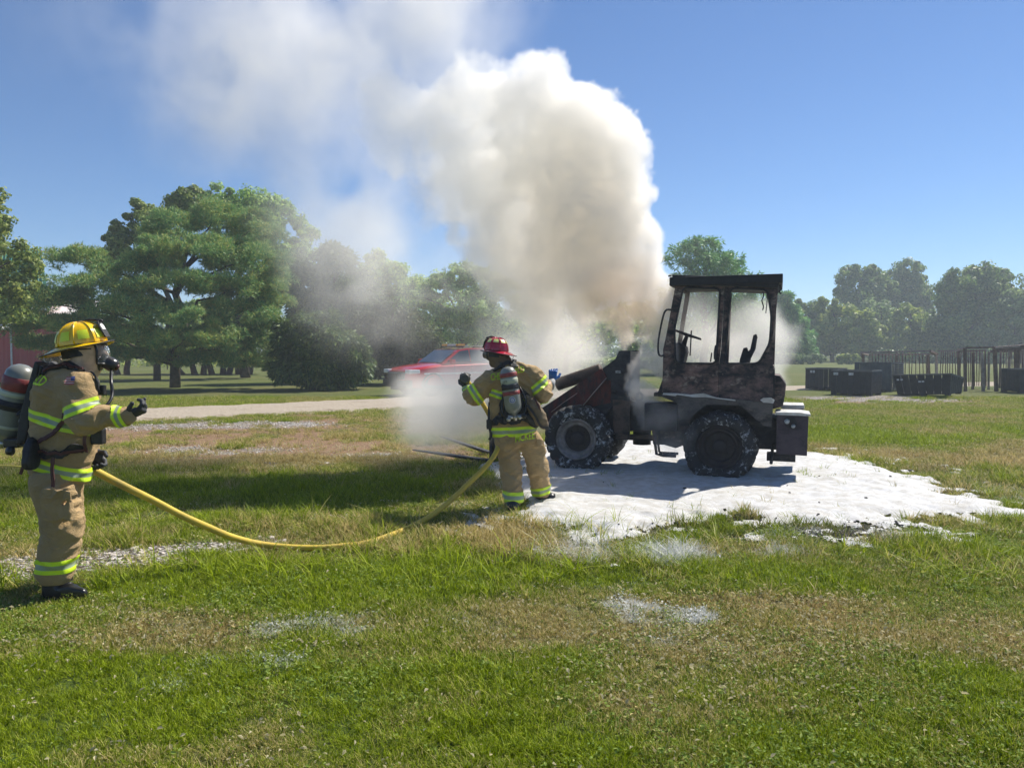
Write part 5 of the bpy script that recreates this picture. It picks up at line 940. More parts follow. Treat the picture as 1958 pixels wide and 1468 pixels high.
def glove(name, root, wrist, dirn, palm_n, mat, scale=1.0, curl=.7, thumb_side=1, parent=None, spread=.012):
    """five separate fingers on a palm; dirn = along the hand, palm_n = out of the palm"""
    w0 = Vector(wrist); d = Vector(dirn).normalized(); pn = Vector(palm_n); pn = (pn - d * pn.dot(d)).normalized(); s = d.cross(pn) * thumb_side; sc = scale; bones = [(w0, w0 + d * .06 * sc, .030 * sc, .030 * sc)]
    for j in (-1, 0, 1): bones.append((w0 + d * .03 * sc + s * j * .022 * sc, w0 + d * .095 * sc + s * j * .026 * sc, .021 * sc, .018 * sc))
    fb_ = []
    for j, (o, L) in enumerate(((.036, .078), (.013, .088), (-.011, .082), (-.034, .064))):
        p = w0 + d * .092 * sc + s * o * sc; dd = d + s * (o * 1.2); ang = curl * (.55 + .1 * j); ch = []
        for seg, fr in enumerate((.45, .32, .26)):
            dd = (dd * math.cos(ang) + pn * math.sin(ang)).normalized() if seg or True else dd; q = p + dd * L * fr * sc; ch.append((p, q, (.0125 - .001 * seg) * sc, (.0118 - .001 * seg) * sc)); p = q
            nn = dd.cross(s).normalized(); pn2 = -nn if nn.dot(pn) < 0 else nn; ang = curl * .8
            d2 = dd; dd = (d2 * math.cos(ang) + (pn - d2 * pn.dot(d2)).normalized() * math.sin(ang)) if (pn - d2 * pn.dot(d2)).length > .1 else (d2 * math.cos(ang) - d * math.sin(ang)); dd = dd.normalized(); ang = 0
        fb_ += ch
    t0 = w0 + d * .03 * sc + s * .028 * sc; t1 = t0 + (d * .5 + s * .9 + pn * .35).normalized() * .045 * sc; t2 = t1 + (d * .85 + s * .3 + pn * .5 * curl).normalized() * .036 * sc; fb_ += [(t0, t1, .017 * sc, .014 * sc), (t1, t2, .014 * sc, .012 * sc)]
    A = np.array([list(b[i]) for b in bones + fb_ for i in (0, 1)]); lo = A.min(0) - .035; hi = A.max(0) + .035
    def fn(P):
        a = field(P, bones, .015); 
        for b in fb_: a = smin(a, cone(P, *b[:4]), .0035)
        return a + .0012 * n3(P, (.012, .012, .012), 3)
    return link(name, field_mesh(name, fn, lo, hi, .0042), mat, parent or root)
def helmet(root, M, shell_col, brim_col, patches, seed, front_badge=True, tall=1.0):
    """traditional helmet: dome with ribs, long rear brim. M: local frame, +X forward, +Z up, origin at dome base centre"""
    h = link('helmet', None, None, root); h.empty_display_size = .1
    sm = NT('helmet_shell_%d' % seed); c = sm.coord(); sm.set(color=sm.mix(sm.noise(8, 5, .7, c), shell_col, tuple(x * .82 for x in shell_col)), rough=sm.ramp(sm.noise(10, 4, .6, c), [(.3, .12), (.7, .32)]), coat=.4); sm = sm.m
    a, b, ht = .150, .122, .142 * tall; bm = bmesh.new(); n, m = 48, 14; rows = []
    for j in range(m):
        t = j / m * math.pi / 2; row = []
        for i in range(n):
            an = 2 * math.pi * i / n; rr = math.cos(t) ** .8; rib = .0035 * max(0, 1 - abs(((an / (math.pi / 4) + .5) % 1) - .5) / .13); row.append(bm.verts.new(M @ Vector(((a + rib) * rr * math.cos(an), (b + rib) * rr * math.sin(an), (ht + rib) * math.sin(t)))))
        rows.append(row)
    top = bm.verts.new(M @ Vector((0, 0, ht + .003)))
    for A, B in zip(rows, rows[1:]): [bm.faces.new((A[k], A[(k + 1) % n], B[(k + 1) % n], B[k])) for k in range(n)]
    [bm.faces.new((rows[-1][k], rows[-1][(k + 1) % n], top)) for k in range(n)]; from_bm('shell', bm, sm, h, True)
    bm = bmesh.new(); rows = []
    for j in range(7):
        t = j / 6; row = []
        for i in range(n):
            an = 2 * math.pi * i / n; back = max(0, -math.cos(an)) ** 1.5; ex = .030 + .075 * back + .012 * max(0, math.cos(an)); dz = -.004 - t * (.012 + .030 * back) - (.010 * abs(math.sin(an)) * t) + (.012 * max(0, math.cos(an)) ** 2) * t
            row.append(bm.verts.new(M @ Vector(((a + ex * t) * math.cos(an), (b + (ex * .9) * t) * math.sin(an), dz))))
        rows.append(row)
    for A, B in zip(rows, rows[1:]): [bm.faces.new((A[(k + 1) % n], A[k], B[k], B[(k + 1) % n])) for k in range(n)]
    r = bmesh.ops.extrude_face_region(bm, geom=list(bm.faces)); bmesh.ops.translate(bm, vec=(M.to_3x3() @ Vector((0, 0, -.005))), verts=[x for x in r['geom'] if isinstance(x, bmesh.types.BMVert)]); bmesh.ops.recalc_face_normals(bm, faces=bm.faces); rim = [v.co.copy() for v in rows[-1]]; from_bm('brim', bm, sm, h, True)
    from_bm('brim_edge', tube([v for v in rim], .0045, 6, closed=True), brim_col, h)
    for k in range(8):
        an = math.pi / 4 * k; P = []
        for j in range(9): t = j / 8 * math.pi / 2; rr = math.cos(t) ** .8; P.append(M @ Vector(((a + .003) * rr * math.cos(an), (b + .003) * rr * math.sin(an), (ht + .003) * math.sin(t))))
        from_bm('ridge', tube(P, [.0055] * 8 + [.004], 6), brim_col if patches.get('dark_ridge') else sm, h)
    pm = simple('helmet_patch_%d' % seed, patches['col'], .4, var=.1, bump=0)
    for k in range(8):
        bm = bmesh.new(); g2 = []
        for j in range(5):
            t = patches['t0'] + (patches['t1'] - patches['t0']) * j / 4; rr = math.cos(t) ** .8; g2.append([bm.verts.new(M @ Vector(((a + .0035) * rr * math.cos(an), (b + .0035) * rr * math.sin(an), (ht + .0035) * math.sin(t)))) for an in [math.pi / 4 * k + patches.get('w', .16) + (math.pi / 4 - 2 * patches.get('w', .16)) * i / 4 for i in range(5)]])
        for A, B in zip(g2, g2[1:]): [bm.faces.new((A[i], A[i + 1], B[i + 1], B[i])) for i in range(4)]
        from_bm('reflective_patch', bm, pm, h, True)
    # leather front piece held by a crest, hanger ring at the back, liner with ear flaps
    if front_badge:
        fr = [(-.045, 0), (.045, 0), (.052, .07), (.04, .105), (0, .125), (-.04, .105), (-.052, .07)]; MB = M @ Matrix.Translation((a + .012, 0, .022)) @ Matrix.Rotation(R(-18), 4, 'Y')
        sh_ = from_bm('front_shield', prism_bm(bmesh.new(), fr, -.004, .004, fn=lambda x, y, z: MB @ Vector((y, x, z)), bevel=.001), BLACK, h)
        wm = simple('shield_white_%d' % seed, (.7, .7, .66), .5, bump=0); from_bm('shield_panel', prism_bm(bmesh.new(), [(-.03, .055), (.03, .055), (.034, .085), (0, .10), (-.034, .085)], .0045, .006, fn=lambda x, y, z: MB @ Vector((y, x, z))), wm, sh_)
        from_bm('crest', tube(spline([M @ Vector(p) for p in [(.02, 0, ht + .002), (.07, 0, ht + .008), (.12, 0, ht - .002), (.150, 0, ht - .012)]], 4), [.006] * 4 + [.008] * 5 + [.010] * 4, 8), BLACK, h)
    from_bm('hanger_hook', tube(spline([M @ Vector(p) for p in [(-a - .085, 0, -.045), (-a - .085, 0, -.075), (-a - .06, 0, -.085), (-a - .045, 0, -.065)]], 4), .003, 6), CHROME, h)
    bm = bmesh.new(); rows = []
    for j in range(4):
        rows.append([bm.verts.new(M @ Vector(((a - .022) * math.cos(q), (b - .018) * math.sin(q), -.002 - .026 * j))) for q in [math.pi * .42 + 2 * math.pi * .58 * i / 20 for i in range(21)]])
    for A, B in zip(rows, rows[1:]): [bm.faces.new((A[k], A[k + 1], B[k + 1], B[k])) for k in range(20)]
    from_bm('ear_flap', bm, BLACK, h, True); return h
def tank(root, top, bot, r, mats, bands_, name='air_tank'):
    top = Vector(top); bot = Vector(bot); d = bot - top; L = d.length; M = axis_matrix(top, d); tk = link(name, None, None, root)
    from_bm('cylinder', lathe([(0, 0), (r * .35, .004), (r * .7, .022), (r * .93, .055), (r, .10), (r, L - .09), (r * .93, L - .05), (r * .7, L - .02), (.03, L), (.03, L + .02)], M, 36), mats, tk)
    for (a, b, m) in bands_: from_bm('label_band', lathe([(r + .0002, a * L), (r + .0025, a * L + .002), (r + .0025, b * L - .002), (r + .0002, b * L)], M, 36), m, tk)
    from_bm('valve', lathe([(.026, L + .018), (.028, L + .05), (.018, L + .055), (.018, L + .07)], M, 12), CHROME, tk); return tk, M, L
TANKM = NT('composite_tank'); _c = TANKM.coord(); TANKM.set(color=TANKM.mix(TANKM.noise(7, 6, .7, _c), (0.11, 0.12, 0.11), (0.25, 0.26, 0.23)), rough=.35, coat=.3); TANKM.bump(TANKM.noise(20, 4, .6, _c), .2, .004); TANKM = TANKM.m
RED_L = simple('red_label', (0.22, 0.035, 0.035), .5, var=.35); CREAM = simple('cream_label', (0.42, 0.44, 0.32), .5, var=.15)

# ---------------------------------------------------------------- firefighter with the yellow helmet
def firefighter_yellow():
    Y0 = 5.05; base = gnd(112, 1138); base.z = hz(base.x, base.y); root = empty('person', base, label='firefighter in yellow helmet and tan turnout gear, standing sideways with one hand on a yellow hose', cat='person')
    root['label'] = 'firefighter in yellow helmet and face mask, standing side-on at the picture edge'
    def J(x, y, dy=0.0): return at(x / 2.367, 560 + y / 2.367, Y0 + dy) - base
    jk = [(J(255, 455, .0), J(262, 640, .03), .165, .165), (J(345, 445, .02), J(325, 640, .02), .16, .165), (J(262, 640, .03), J(235, 800, .03), .165, .16), (J(325, 640, .02), J(315, 815, .0), .165, .145), (J(300, 400, .02), J(372, 345, .05), .13, .085), (J(372, 345, .05), J(388, 312, .06), .083, .080),
          (J(352, 430, -.08), J(385, 572, -.17), .125, .105), (J(385, 572, -.17), J(575, 556, -.10), .100, .062), (J(380, 450, .26), J(385, 590, .26), .11, .09), (J(385, 590, .26), J(420, 700, .16), .09, .06), (J(240, 430, .12), J(340, 420, .20), .14, .12)]
    hot = [J(385, 572, -.17), J(420, 480, -.1), J(300, 640, 0), J(230, 700), J(480, 560, -.14)]
    wr = J(600, 553, -.09); jd = (wr - J(575, 556, -.10)).normalized()
    def cut(P, d): d = clip_plane(d, P, J(598, 553, -.09), (1, 0, .05)) if False else d; return clip_plane(d, P, J(300, 842, 0), (.0 - .22, 0, -1))
    jacket, jme = garment('jacket', jk, FAB, root, hot=hot, seed=3, cut=cut, amp=.011, hot_amp=.026); bv = bvh_of(jme)
    for ids, c, n, hw in (((0, 1, 2, 3, 10), J(240, 560), (.30, 0, 1), .040), ((6,), J(402, 512, -.12), (.42, 0, -1), .040), ((7,), J(556, 557, -.10), (1, 0, .25), .030), ((2, 3), J(325, 797), (.31, 0, 1), .042)): band('reflective_stripe', jme, jk, ids, c, n, hw, jacket)
    tr = [(J(235, 840, .0), J(285, 840, .05), .15, .15), (J(242, 870, -.06), J(285, 1040, -.08), .155, .128), (J(285, 1040, -.08), J(250, 1260, -.06), .128, .120), (J(285, 880, .16), J(305, 1040, .17), .14, .115), (J(305, 1040, .17), J(278, 1235, .20), .115, .105)]
    def cut2(P, d): return clip_plane(clip_plane(d, P, J(250, 1300, 0), (0, 0, -1)), P, J(250, 800), (0, 0, 1))
    def ex(P, d): # bellows pocket on the thigh
        q = P - np.array(J(262, 955, -.205), np.float32); b = np.sqrt((np.maximum(np.abs(q) - np.array((.085, .018, .095), np.float32), 0) ** 2).sum(-1)) - .012; return smin(d, b, .012)
    trou, tme = garment('trousers', tr, FAB, root, hot=[J(285, 1060, -.08), J(255, 1180, -.08), J(300, 1120, .1), J(330, 900, -.1)], hot_amp=.026, amp=.008, seed=8, cut=cut2, k=.04, extra=ex); tb = bvh_of(tme)
    band('reflective_stripe', tme, tr, (2,), J(252, 1222, -.06), (.05, 0, 1), .048, trou); band('reflective_stripe', tme, tr, (4,), J(280, 1210, .2), (.05, 0, 1), .045, trou)
    ribbon('pocket_flap', [J(205, 905, -.24), J(320, 915, -.24)], .06, .012, FAB, trou, tb, .006)
    for i, (x, dy) in enumerate(((250, -.05), (280, .20))):
        bb = [(J(x, 1255, dy), J(x - 5, 1340, dy), .075, .072), (J(x - 5, 1345, dy), J(x + 70, 1352, dy - .03), .062, .05), (J(x + 60, 1352, dy - .03), J(x + 118, 1360, dy - .05), .052, .040)]
        me = field_mesh('boot', lambda P: clip_plane(field(P, bb, .03), P, (0, 0, -.005), (0, 0, -1)), np.array(J(x - 80, 1400, dy)) - .08, np.array(J(x + 190, 1230, dy)) + .12, .011); link('boot', me, RUBBER, root)
        from_bm('boot_sole', prism_bm(bmesh.new(), [(p.x, p.y) for p in [Vector((J(x, 1360, dy).x - .07, J(x, 0, dy).y - .045)), Vector((J(x, 1360, dy).x + .16, J(x, 0, dy).y - .085)), Vector((J(x, 1360, dy).x + .21, J(x, 0, dy).y - .05)), Vector((J(x, 1360, dy).x + .16, J(x, 0, dy).y + .02)), Vector((J(x, 1360, dy).x - .07, J(x, 0, dy).y + .05))]], 0.0, .025, fn=lambda a, b, c: Vector((a, c, b))), RUBBER, root)
    # the body inside the gear, one continuous surface with a face
    hc = J(398, 262, .06); fw = Vector((.97, .20, -.08)).normalized(); up = Vector((.08, 0, 1)).normalized()
    bd = [(hc + up * .02, hc + fw * .02 + up * .02, .088, .090), (hc - up * .05 + fw * .035, hc - up * .075 + fw * .055, .058, .05), (hc - up * .04, J(372, 360, .05), .06, .062), (J(372, 360, .05), J(300, 460, .05), .07, .12), (J(300, 460, .05), J(280, 800, .03), .12, .12), (J(352, 430, -.05), J(385, 572, -.17), .06, .05), (J(385, 572, -.17), J(596, 553, -.09), .05, .032), (J(352, 430, .2), J(385, 590, .26), .06, .05), (J(385, 590, .26), J(420, 700, .16), .05, .03),
          (J(255, 860, -.03), J(285, 1040, -.08), .09, .07), (J(285, 1040, -.08), J(250, 1290, -.05), .07, .05), (J(285, 860, .12), J(305, 1040, .17), .09, .07), (J(305, 1040, .17), J(280, 1290, .2), .07, .05)]
    nose = [(hc + fw * .10 + up * .015, hc + fw * .120 - up * .015, .012, .016), (hc + fw * .095 - up * .045, hc + fw * .10 - up * .047, .022, .02)]
    A = np.array([list(b[i]) for b in bd for i in (0, 1)])
    me = field_mesh('body', lambda P: smin(field(P, bd, .03), field(P, nose, .01), .012), A.min(0) - .13, A.max(0) + .13, .014); link('body', me, SKIN, root)
    hd_ = [(hc + up * .025 - fw * .01, hc + up * .02 + fw * .01, .105, .102), (hc - up * .05 + fw * .03, hc - up * .085 + fw * .05, .078, .068), (hc - up * .04, J(372, 365, .05), .085, .10)]
    def hcut(P, d): return clip_plane(d + .003 * n3(P, (.03, .03, .03), 4), P, hc + fw * .082, fw)
    me = field_mesh('hood', lambda P: hcut(P, field(P, hd_, .04)), np.array(hc) - .24, np.array(hc) + .2, .009); link('hood', me, HOODM, root)
    # breathing mask: clear visor, black cup and regulator, hose
    mask = link('face_mask', None, None, root); side = fw.cross(up); MM = Matrix((( *[fw.x, side.x, up.x], hc.x), (*[fw.y, side.y, up.y], hc.y), (*[fw.z, side.z, up.z], hc.z), (0, 0, 0, 1)))
    bm = bmesh.new(); rows = []
    for j in range(9):
        v = -1 + 2 * j / 8; rows.append([bm.verts.new(MM @ Vector((.062 + .078 * math.cos(q) - .028 * (v > 0) * v * v - .010 * (1 - v) * 0, .092 * math.sin(q) * (1 - .12 * v * v), .068 * v - .012))) for q in [-1.25 + 2.5 * i / 14 for i in range(15)]])
    for A_, B_ in zip(rows, rows[1:]): [bm.faces.new((A_[k], A_[k + 1], B_[k + 1], B_[k])) for k in range(14)]
    rim = [v.co.copy() for v in rows[0]] + [r_[-1].co.copy() for r_ in rows[1:-1]] + [v.co.copy() for v in rows[-1][::-1]] + [r_[0].co.copy() for r_ in rows[-2:0:-1]]
    vm_ = NT('clear_visor'); vm_.set(color=(.85, .9, .9), rough=.06, trans=.85, ior=1.15, alpha=.55); from_bm('visor', bm, vm_.m, mask, True); from_bm('visor_rim', tube(rim, .008, 6, closed=True), RUBBER, mask)
    rc = hc + fw * .135 - up * .075; from_bm('regulator', lathe([(.0, .062), (.034, .060), (.046, .045), (.050, .02), (.046, -.02), (.050, -.05)], axis_matrix(rc, fw * .8 - up * .35), 22), RUBBER, mask); from_bm('regulator_cap', lathe([(0, .074), (.020, .072), (.024, .060)], axis_matrix(rc, fw * .8 - up * .35), 16), simple('red_cap', (.06, .015, .015), .4), mask)
    from_bm('mask_skirt', lathe([(.07, -.015), (.062, .02), (.045, .05)], axis_matrix(hc + fw * .055 - up * .075, fw * .9 - up * .3), 20), RUBBER, mask)
    hp = [rc + fw * .02 - up * .03, J(503, 400, -.03), J(508, 450, -.06), J(500, 485, -.10), J(478, 515, -.14), J(450, 560, -.18)]; from_bm('air_hose', tube(spline(hp, 6), .011, 8), RUBBER, root)
    from_bm('mask_strap', tube(spline([hc + fw * .07 + up * .02 - side * .0 + Vector((0, -.095, 0)), hc + Vector((-.02, -.112, .01)), hc - fw * .09 + Vector((0, -.05, 0))], 5), .006, 6), RUBBER, mask)
    bc = J(370, 232, .06); tilt = Matrix.Rotation(R(-9), 4, 'Y'); MH = Matrix.Translation(bc) @ Matrix.Rotation(math.atan2(fw.y, fw.x), 4, 'Z') @ tilt
    helmet(root, MH @ Matrix.Scale(1.07, 4), (0.93, 0.58, 0.004), BLACK, dict(col=(0.72, 0.80, 0.03), t0=.18, t1=.62, w=.17), 1)
    # air tank on its harness
    def T(x, y, dy=0.0): return at(x, y, Y0 + dy) - base
    tk, TM, TL = tank(root, T(45, 697, .08), T(8, 838, .08), .098, TANKM, [(.16, .34, RED_L), (.36, .42, CREAM), (.47, .60, BLACK), (.80, .84, CREAM)])
    bp = prism_bm(bmesh.new(), [(p.x, p.z) for p in (T(76, 690), T(84, 698), T(70, 790), T(58, 842), T(40, 850), T(48, 790))], -.12, .12, fn=lambda x, y, z: Vector((x, y + T(60, 770).y + .06, z)), bevel=.012); from_bm('backplate', bp, BLACK, root)
    for y_, r_ in ((748, .108),): q = T(30, 770, .08); from_bm('tank_strap', tube([TM @ Vector((r_ * math.cos(a * .5236), r_ * math.sin(a * .5236), TL * .53)) for a in range(12)], .012, 6, closed=True), BLACK, root)
    vb = T(30, 845, .05); from_bm('valve_block', box(vb - Vector((.05, .06, .035)), vb + Vector((.055, .05, .03)), .012), RUBBER, root)
    for i in range(5): q = T(38 + 3 * i, 790 + i * 13, -.03); from_bm('pack_fitting', lathe([(0, -.02), (.014, -.018), (.016, .012), (.008, .018), (.008, .03)], axis_matrix(q, (rnd.uniform(-1, 1), -1, rnd.uniform(-1, 1))), 10), CHROME if i % 2 else RUBBER, root)
    from_bm('pack_hose', tube(spline([T(34, 848, .0), T(50, 850, -.06), T(60, 820, -.08), T(66, 780, -.07), T(74, 730, -.05), T(80, 700, -.06)], 5), .011, 8), RUBBER, root)
    from_bm('gauge', lathe([(0, .02), (.028, .018), (.032, -.01)], axis_matrix(T(20, 862, -.02), (-.3, -1, .2)), 16), RUBBER, root)
    me = field_mesh('waist_bag', lambda P: field(P, [(T(42, 862, -.16), T(60, 880, -.20), .075, .068), (T(52, 850, -.16), T(75, 868, -.22), .062, .05)], .03) + .006 * n3(P, (.05, .05, .05), 2), np.array(T(10, 910, -.4)), np.array(T(110, 820, .05)), .011); link('waist_bag', me, BLACK, root)
    ribbon('shoulder_strap', [J(165, 345, -.10), J(190, 325, -.08), J(240, 318, -.06), J(300, 322, -.06), J(370, 335, -.08)], .055, .018, BLACK, root, bv, .012)
    ribbon('shoulder_strap', [J(170, 340, -.12), J(230, 305, -.10), J(300, 306, -.10), J(375, 328, -.1)], .02, .012, MAROON, root, bv, .026)
    ribbon('chest_strap', [J(425, 350, -.05), J(450, 420, -.05), J(455, 450, -.05)], .04, .012, BLACK, root, bv, .012)
    ribbon('waist_strap', [J(325, 545, -.2), J(260, 600, -.2), J(210, 640, -.2), J(150, 690, -.15)], .026, .010, MAROON, root, bv, .012)
    ribbon('waist_strap', [J(100, 735, -.2), J(180, 742, -.22), J(270, 740, -.22), J(350, 728, -.2), J(405, 722, -.1)], .045, .014, BLACK, root, bv, .012); ribbon('waist_strap', [J(150, 730, -.2), J(260, 735, -.22), J(400, 715, -.1)], .02, .008, MAROON, root, bv, .026)
    ribbon('hanging_strap', [J(240, 745, -.22), J(236, 800, -.22), J(240, 860, -.22), J(232, 905, -.22)], .022, .008, MAROON, root); ribbon('hanging_strap', [J(135, 740, -.2), J(110, 775, -.2), J(92, 820, -.2)], .02, .006, MAROON, root); ribbon('hanging_strap', [J(385, 640, -.19), J(382, 680, -.19), J(392, 720, -.15)], .02, .008, MAROON, root)
    rb = J(445, 648, -.02); from_bm('radio', box(rb - Vector((.042, .03, .055)), rb + Vector((.042, .03, .055)), .012), RUBBER, root); from_bm('radio_aerial', tube([rb + Vector((.02, 0, .05)), rb + Vector((.03, 0, .12))], .006, 6), RUBBER, root)
    mb = J(462, 440, -.02); from_bm('lapel_microphone', box(mb - Vector((.022, .02, .035)), mb + Vector((.022, .02, .035)), .008), RUBBER, root)
    # letters across the back seen edge-on, flag patch on the sleeve
    text_obj('back_lettering', 'ELD', lambda x, y: J(196 + 62 * x, 408 - 42 * y + 10 * x, 0), LIME, jacket, .05, bv, .010, bold=.03)
    fl = text_obj
    def patch(name, x0, y0, x1, y1, mat, off):
        bm = bmesh.new(); G_ = [[None] * 7 for _ in range(5)]
        for j in range(5):
            for i in range(7):
                p = J(x0 + (x1 - x0) * i / 6 + 6 * j / 4, y0 + (y1 - y0) * j / 4 - 2 * i / 6, 0) - Vector((0, .6, 0)); h_ = bv.ray_cast(p, Vector((0, 1, 0))); G_[j][i] = bm.verts.new((h_[0] if h_[0] else p + Vector((0, .4, 0))) - Vector((0, off, 0)))
        for j in range(4): [bm.faces.new((G_[j + 1][i], G_[j + 1][i + 1], G_[j][i + 1], G_[j][i])) for i in range(6)]
        return from_bm(name, bm, mat, jacket)
    fm = NT('flag_stripes'); w_ = fm.n('ShaderNodeTexWave'); w_.bands_direction = 'Z'; w_.inputs['Scale'].default_value = 22; fm.l(fm.coord(), w_.inputs['Vector']); fm.set(color=fm.mix(w_.outputs[1], (.45, .05, .05), (.55, .45, .38)), rough=.8); patch('flag_patch', 362, 375, 408, 410, fm.m, .006); patch('flag_canton', 390, 374, 408, 392, simple('flag_blue', (.05, .07, .2), .8), .009)
    gl_ = glove('glove', root, J(574, 553, -.09), (1, .12, .35), (-.35, .3, 1), GLOVE, 1.08, 1.15, 1); glove('glove', root, J(424, 712, .15), (.55, -.1, -1), (0, -1, 0), GLOVE, 1.1, 1.0, -1)
    return root
firefighter_yellow()

# ---------------------------------------------------------------- firefighter with the red helmet
def firefighter_red():
    Y0 = 7.75; base = gnd(998, 976); base.z = hz(base.x, base.y); root = empty('person', base, label='firefighter in red helmet seen from behind, holding up a black hose nozzle', cat='person')
    def J(x, y, dy=0.0): return at(780 + x / 3.494, 600 + y / 3.494, Y0 + dy) - base
    jk = [(J(620, 450, .02), J(628, 770, .03), .125, .130), (J(765, 440, .02), J(790, 760, .03), .135, .125), (J(700, 420, .03), J(708, 775, .03), .145, .145), (J(690, 400, .03), J(640, 345, .04), .12, .085), (J(642, 345, .04), J(636, 305, .06), .082, .078), (J(620, 420, .02), J(560, 430, .02), .10, .10), (J(770, 405, .02), J(830, 405, .02), .115, .10),
          (J(548, 445, .0), J(442, 545, .02), .105, .104), (J(442, 545, .02), J(388, 502, .22), .096, .055), (J(838, 410, .02), J(898, 530, -.02), .108, .104), (J(898, 535, -.02), J(940, 470, .30), .095, .055)]
    hot = [J(442, 545, .02), J(500, 480), J(898, 535), J(860, 450), J(620, 660), J(790, 640), J(700, 360)]
    def cut(P, d): return clip_plane(clip_plane(d, P, J(705, 826), (.06, 0, -1)), P, J(375, 480, .25), (-.5, .5, .6))
    jacket, jme = garment('jacket', jk, FAB, root, hot=hot, seed=13, cut=cut, amp=.011, hot_amp=.028, vox=.011); bv = bvh_of(jme); up = (0, 0, 1)
    for ids, c, n, hw in (((0, 1, 2, 5), J(700, 565), (.30, 0, 1), .040), ((7,), J(462, 548), (.95, 0, .62), .042), ((8,), J(398, 512, .18), (.35, -.7, -.6), .035), ((9,), J(885, 470), (.62, 0, -.75), .045), ((10, 9), J(915, 600), (.25, 0, -1), .016), ((0, 1, 2), J(708, 782), (-.05, 0, 1), .052)): band('reflective_stripe', jme, jk, ids, c, n, hw, jacket)
    tr = [(J(655, 830, .03), J(800, 825, .03), .125, .125), (J(655, 850, .02), J(688, 1050, .02), .130, .118), (J(688, 1050, .0), J(704, 1235, -.10), .118, .112), (J(820, 850, .02), J(868, 1020, .10), .128, .122), (J(868, 1020, .10), J(890, 1185, .32), .120, .112), (J(880, 870, .02), J(893, 920, .02), .065, .06)]
    def cut2(P, d):
        a = clip_plane(d, P, J(700, 1260), (0, 0, -1)); q = P[..., 0] > J(790, 0).x; b = clip_plane(d, P, J(890, 1235, .3), (.25, 0, -1)); return np.where(q, np.maximum(a, b), a)
    trou, tme = garment('trousers', tr, FAB, root, hot=[J(690, 1050), J(704, 1180), J(868, 1040, .1), J(885, 1140, .25), J(720, 880)], hot_amp=.022, amp=.008, seed=18, cut=cut2, k=.035, vox=.011)
    band('reflective_stripe', tme, tr, (2,), J(704, 1208, -.02), (.04, 0, 1), .055, trou); band('reflective_stripe', tme, tr, (4,), J(880, 1180, .28), (-.22, 0, 1), .05, trou); tb = bvh_of(tme)
    for pts in ([J(862, 855, -.1), J(925, 865, -.05)], [J(575, 860, -.1), J(600, 850, -.1)]): ribbon('pocket_flap', pts, .06, .014, FAB, trou, tb, .008)
    for (a, b, c) in ((J(700, 1270, -.12), J(698, 1318, -.16), J(690, 1330, -.18)), (J(895, 1215, .33), J(905, 1245, .33), J(955, 1258, .30))):
        toe = c + (Vector((-.03, .12, .0)) if c.x < J(800, 0).x else Vector((.03, .06, 0))); b.z = max(b.z, .055); c.z = max(.045, c.z); toe.z = max(.04, min(toe.z, .05)); bb = [(a, b, .075, .07), (b, c, .062, .055), (b, toe, .058, .045)]
        A = np.array([list(x[i]) for x in bb for i in (0, 1)]); me = field_mesh('boot', lambda P: clip_plane(field(P, bb, .03), P, (0, 0, .002), (0, 0, -1)), A.min(0) - .11, A.max(0) + .11, .011); link('boot', me, RUBBER, root)
    hc = J(600, 262, .06); fw = Vector((-.72, .66, -.05)).normalized()
    bd = [(hc + Vector((0, 0, .02)), hc + fw * .02, .09, .09), (hc - Vector((0, 0, .05)) + fw * .04, hc - Vector((0, 0, .07)) + fw * .06, .058, .05), (hc, J(640, 345, .04), .065, .065), (J(640, 345, .04), J(690, 450, .04), .07, .12), (J(690, 450, .04), J(705, 780, .03), .12, .11), (J(548, 445), J(442, 545, .02), .055, .05), (J(442, 545, .02), J(384, 495, .24), .05, .032), (J(838, 410, .02), J(898, 530, -.02), .055, .05), (J(898, 535, -.02), J(952, 455, .34), .05, .032),
          (J(660, 830, .03), J(688, 1050, .02), .09, .07), (J(688, 1050, .02), J(702, 1280, .0), .07, .05), (J(800, 830, .03), J(868, 1020, .10), .09, .07), (J(868, 1020, .10), J(895, 1225, .33), .07, .05), (hc + fw * .10, hc + fw * .12 - Vector((0, 0, .02)), .014, .017)]
    A = np.array([list(b[i]) for b in bd for i in (0, 1)]); link('body', field_mesh('body', lambda P: field(P, bd, .03), A.min(0) - .12, A.max(0) + .12, .015), SKIN, root)
    hd_ = [(hc + Vector((0, 0, .02)), hc, .103, .10), (hc - Vector((0, 0, .05)) + fw * .03, hc - Vector((0, 0, .09)) + fw * .05, .078, .065), (hc, J(640, 340, .04), .085, .10)]
    link('hood', field_mesh('hood', lambda P: clip_plane(field(P, hd_, .04) + .004 * n3(P, (.03, .03, .03), 4), P, hc + fw * .085, fw), np.array(hc) - .24, np.array(hc) + .2, .010), simple('brown_hood', (0.13, 0.085, 0.05), .85, bump=.4, bscale=20), root)
    mask = link('face_mask', None, None, root); q_ = hc + fw * .06; from_bm('mask_skirt', lathe([(.085, -.02), (.088, .02), (.07, .06), (.045, .10), (.04, .13), (0, .14)], axis_matrix(q_ - Vector((0, 0, .01)), fw), 20), RUBBER, mask); from_bm('mask_strap', tube(spline([hc + Vector((-.09, 0, .02)), hc + Vector((-.04, -.10, 0)), hc + Vector((.05, -.098, -.02)), hc + Vector((.1, -.0, -.02))], 5), .009, 6), BLACK, mask)
    M = Matrix.Translation(J(590, 245, .06)) @ Matrix.Rotation(R(8), 4, 'Y') @ Matrix.Rotation(R(148), 4, 'Z') @ Matrix.Rotation(R(4), 4, 'Y')
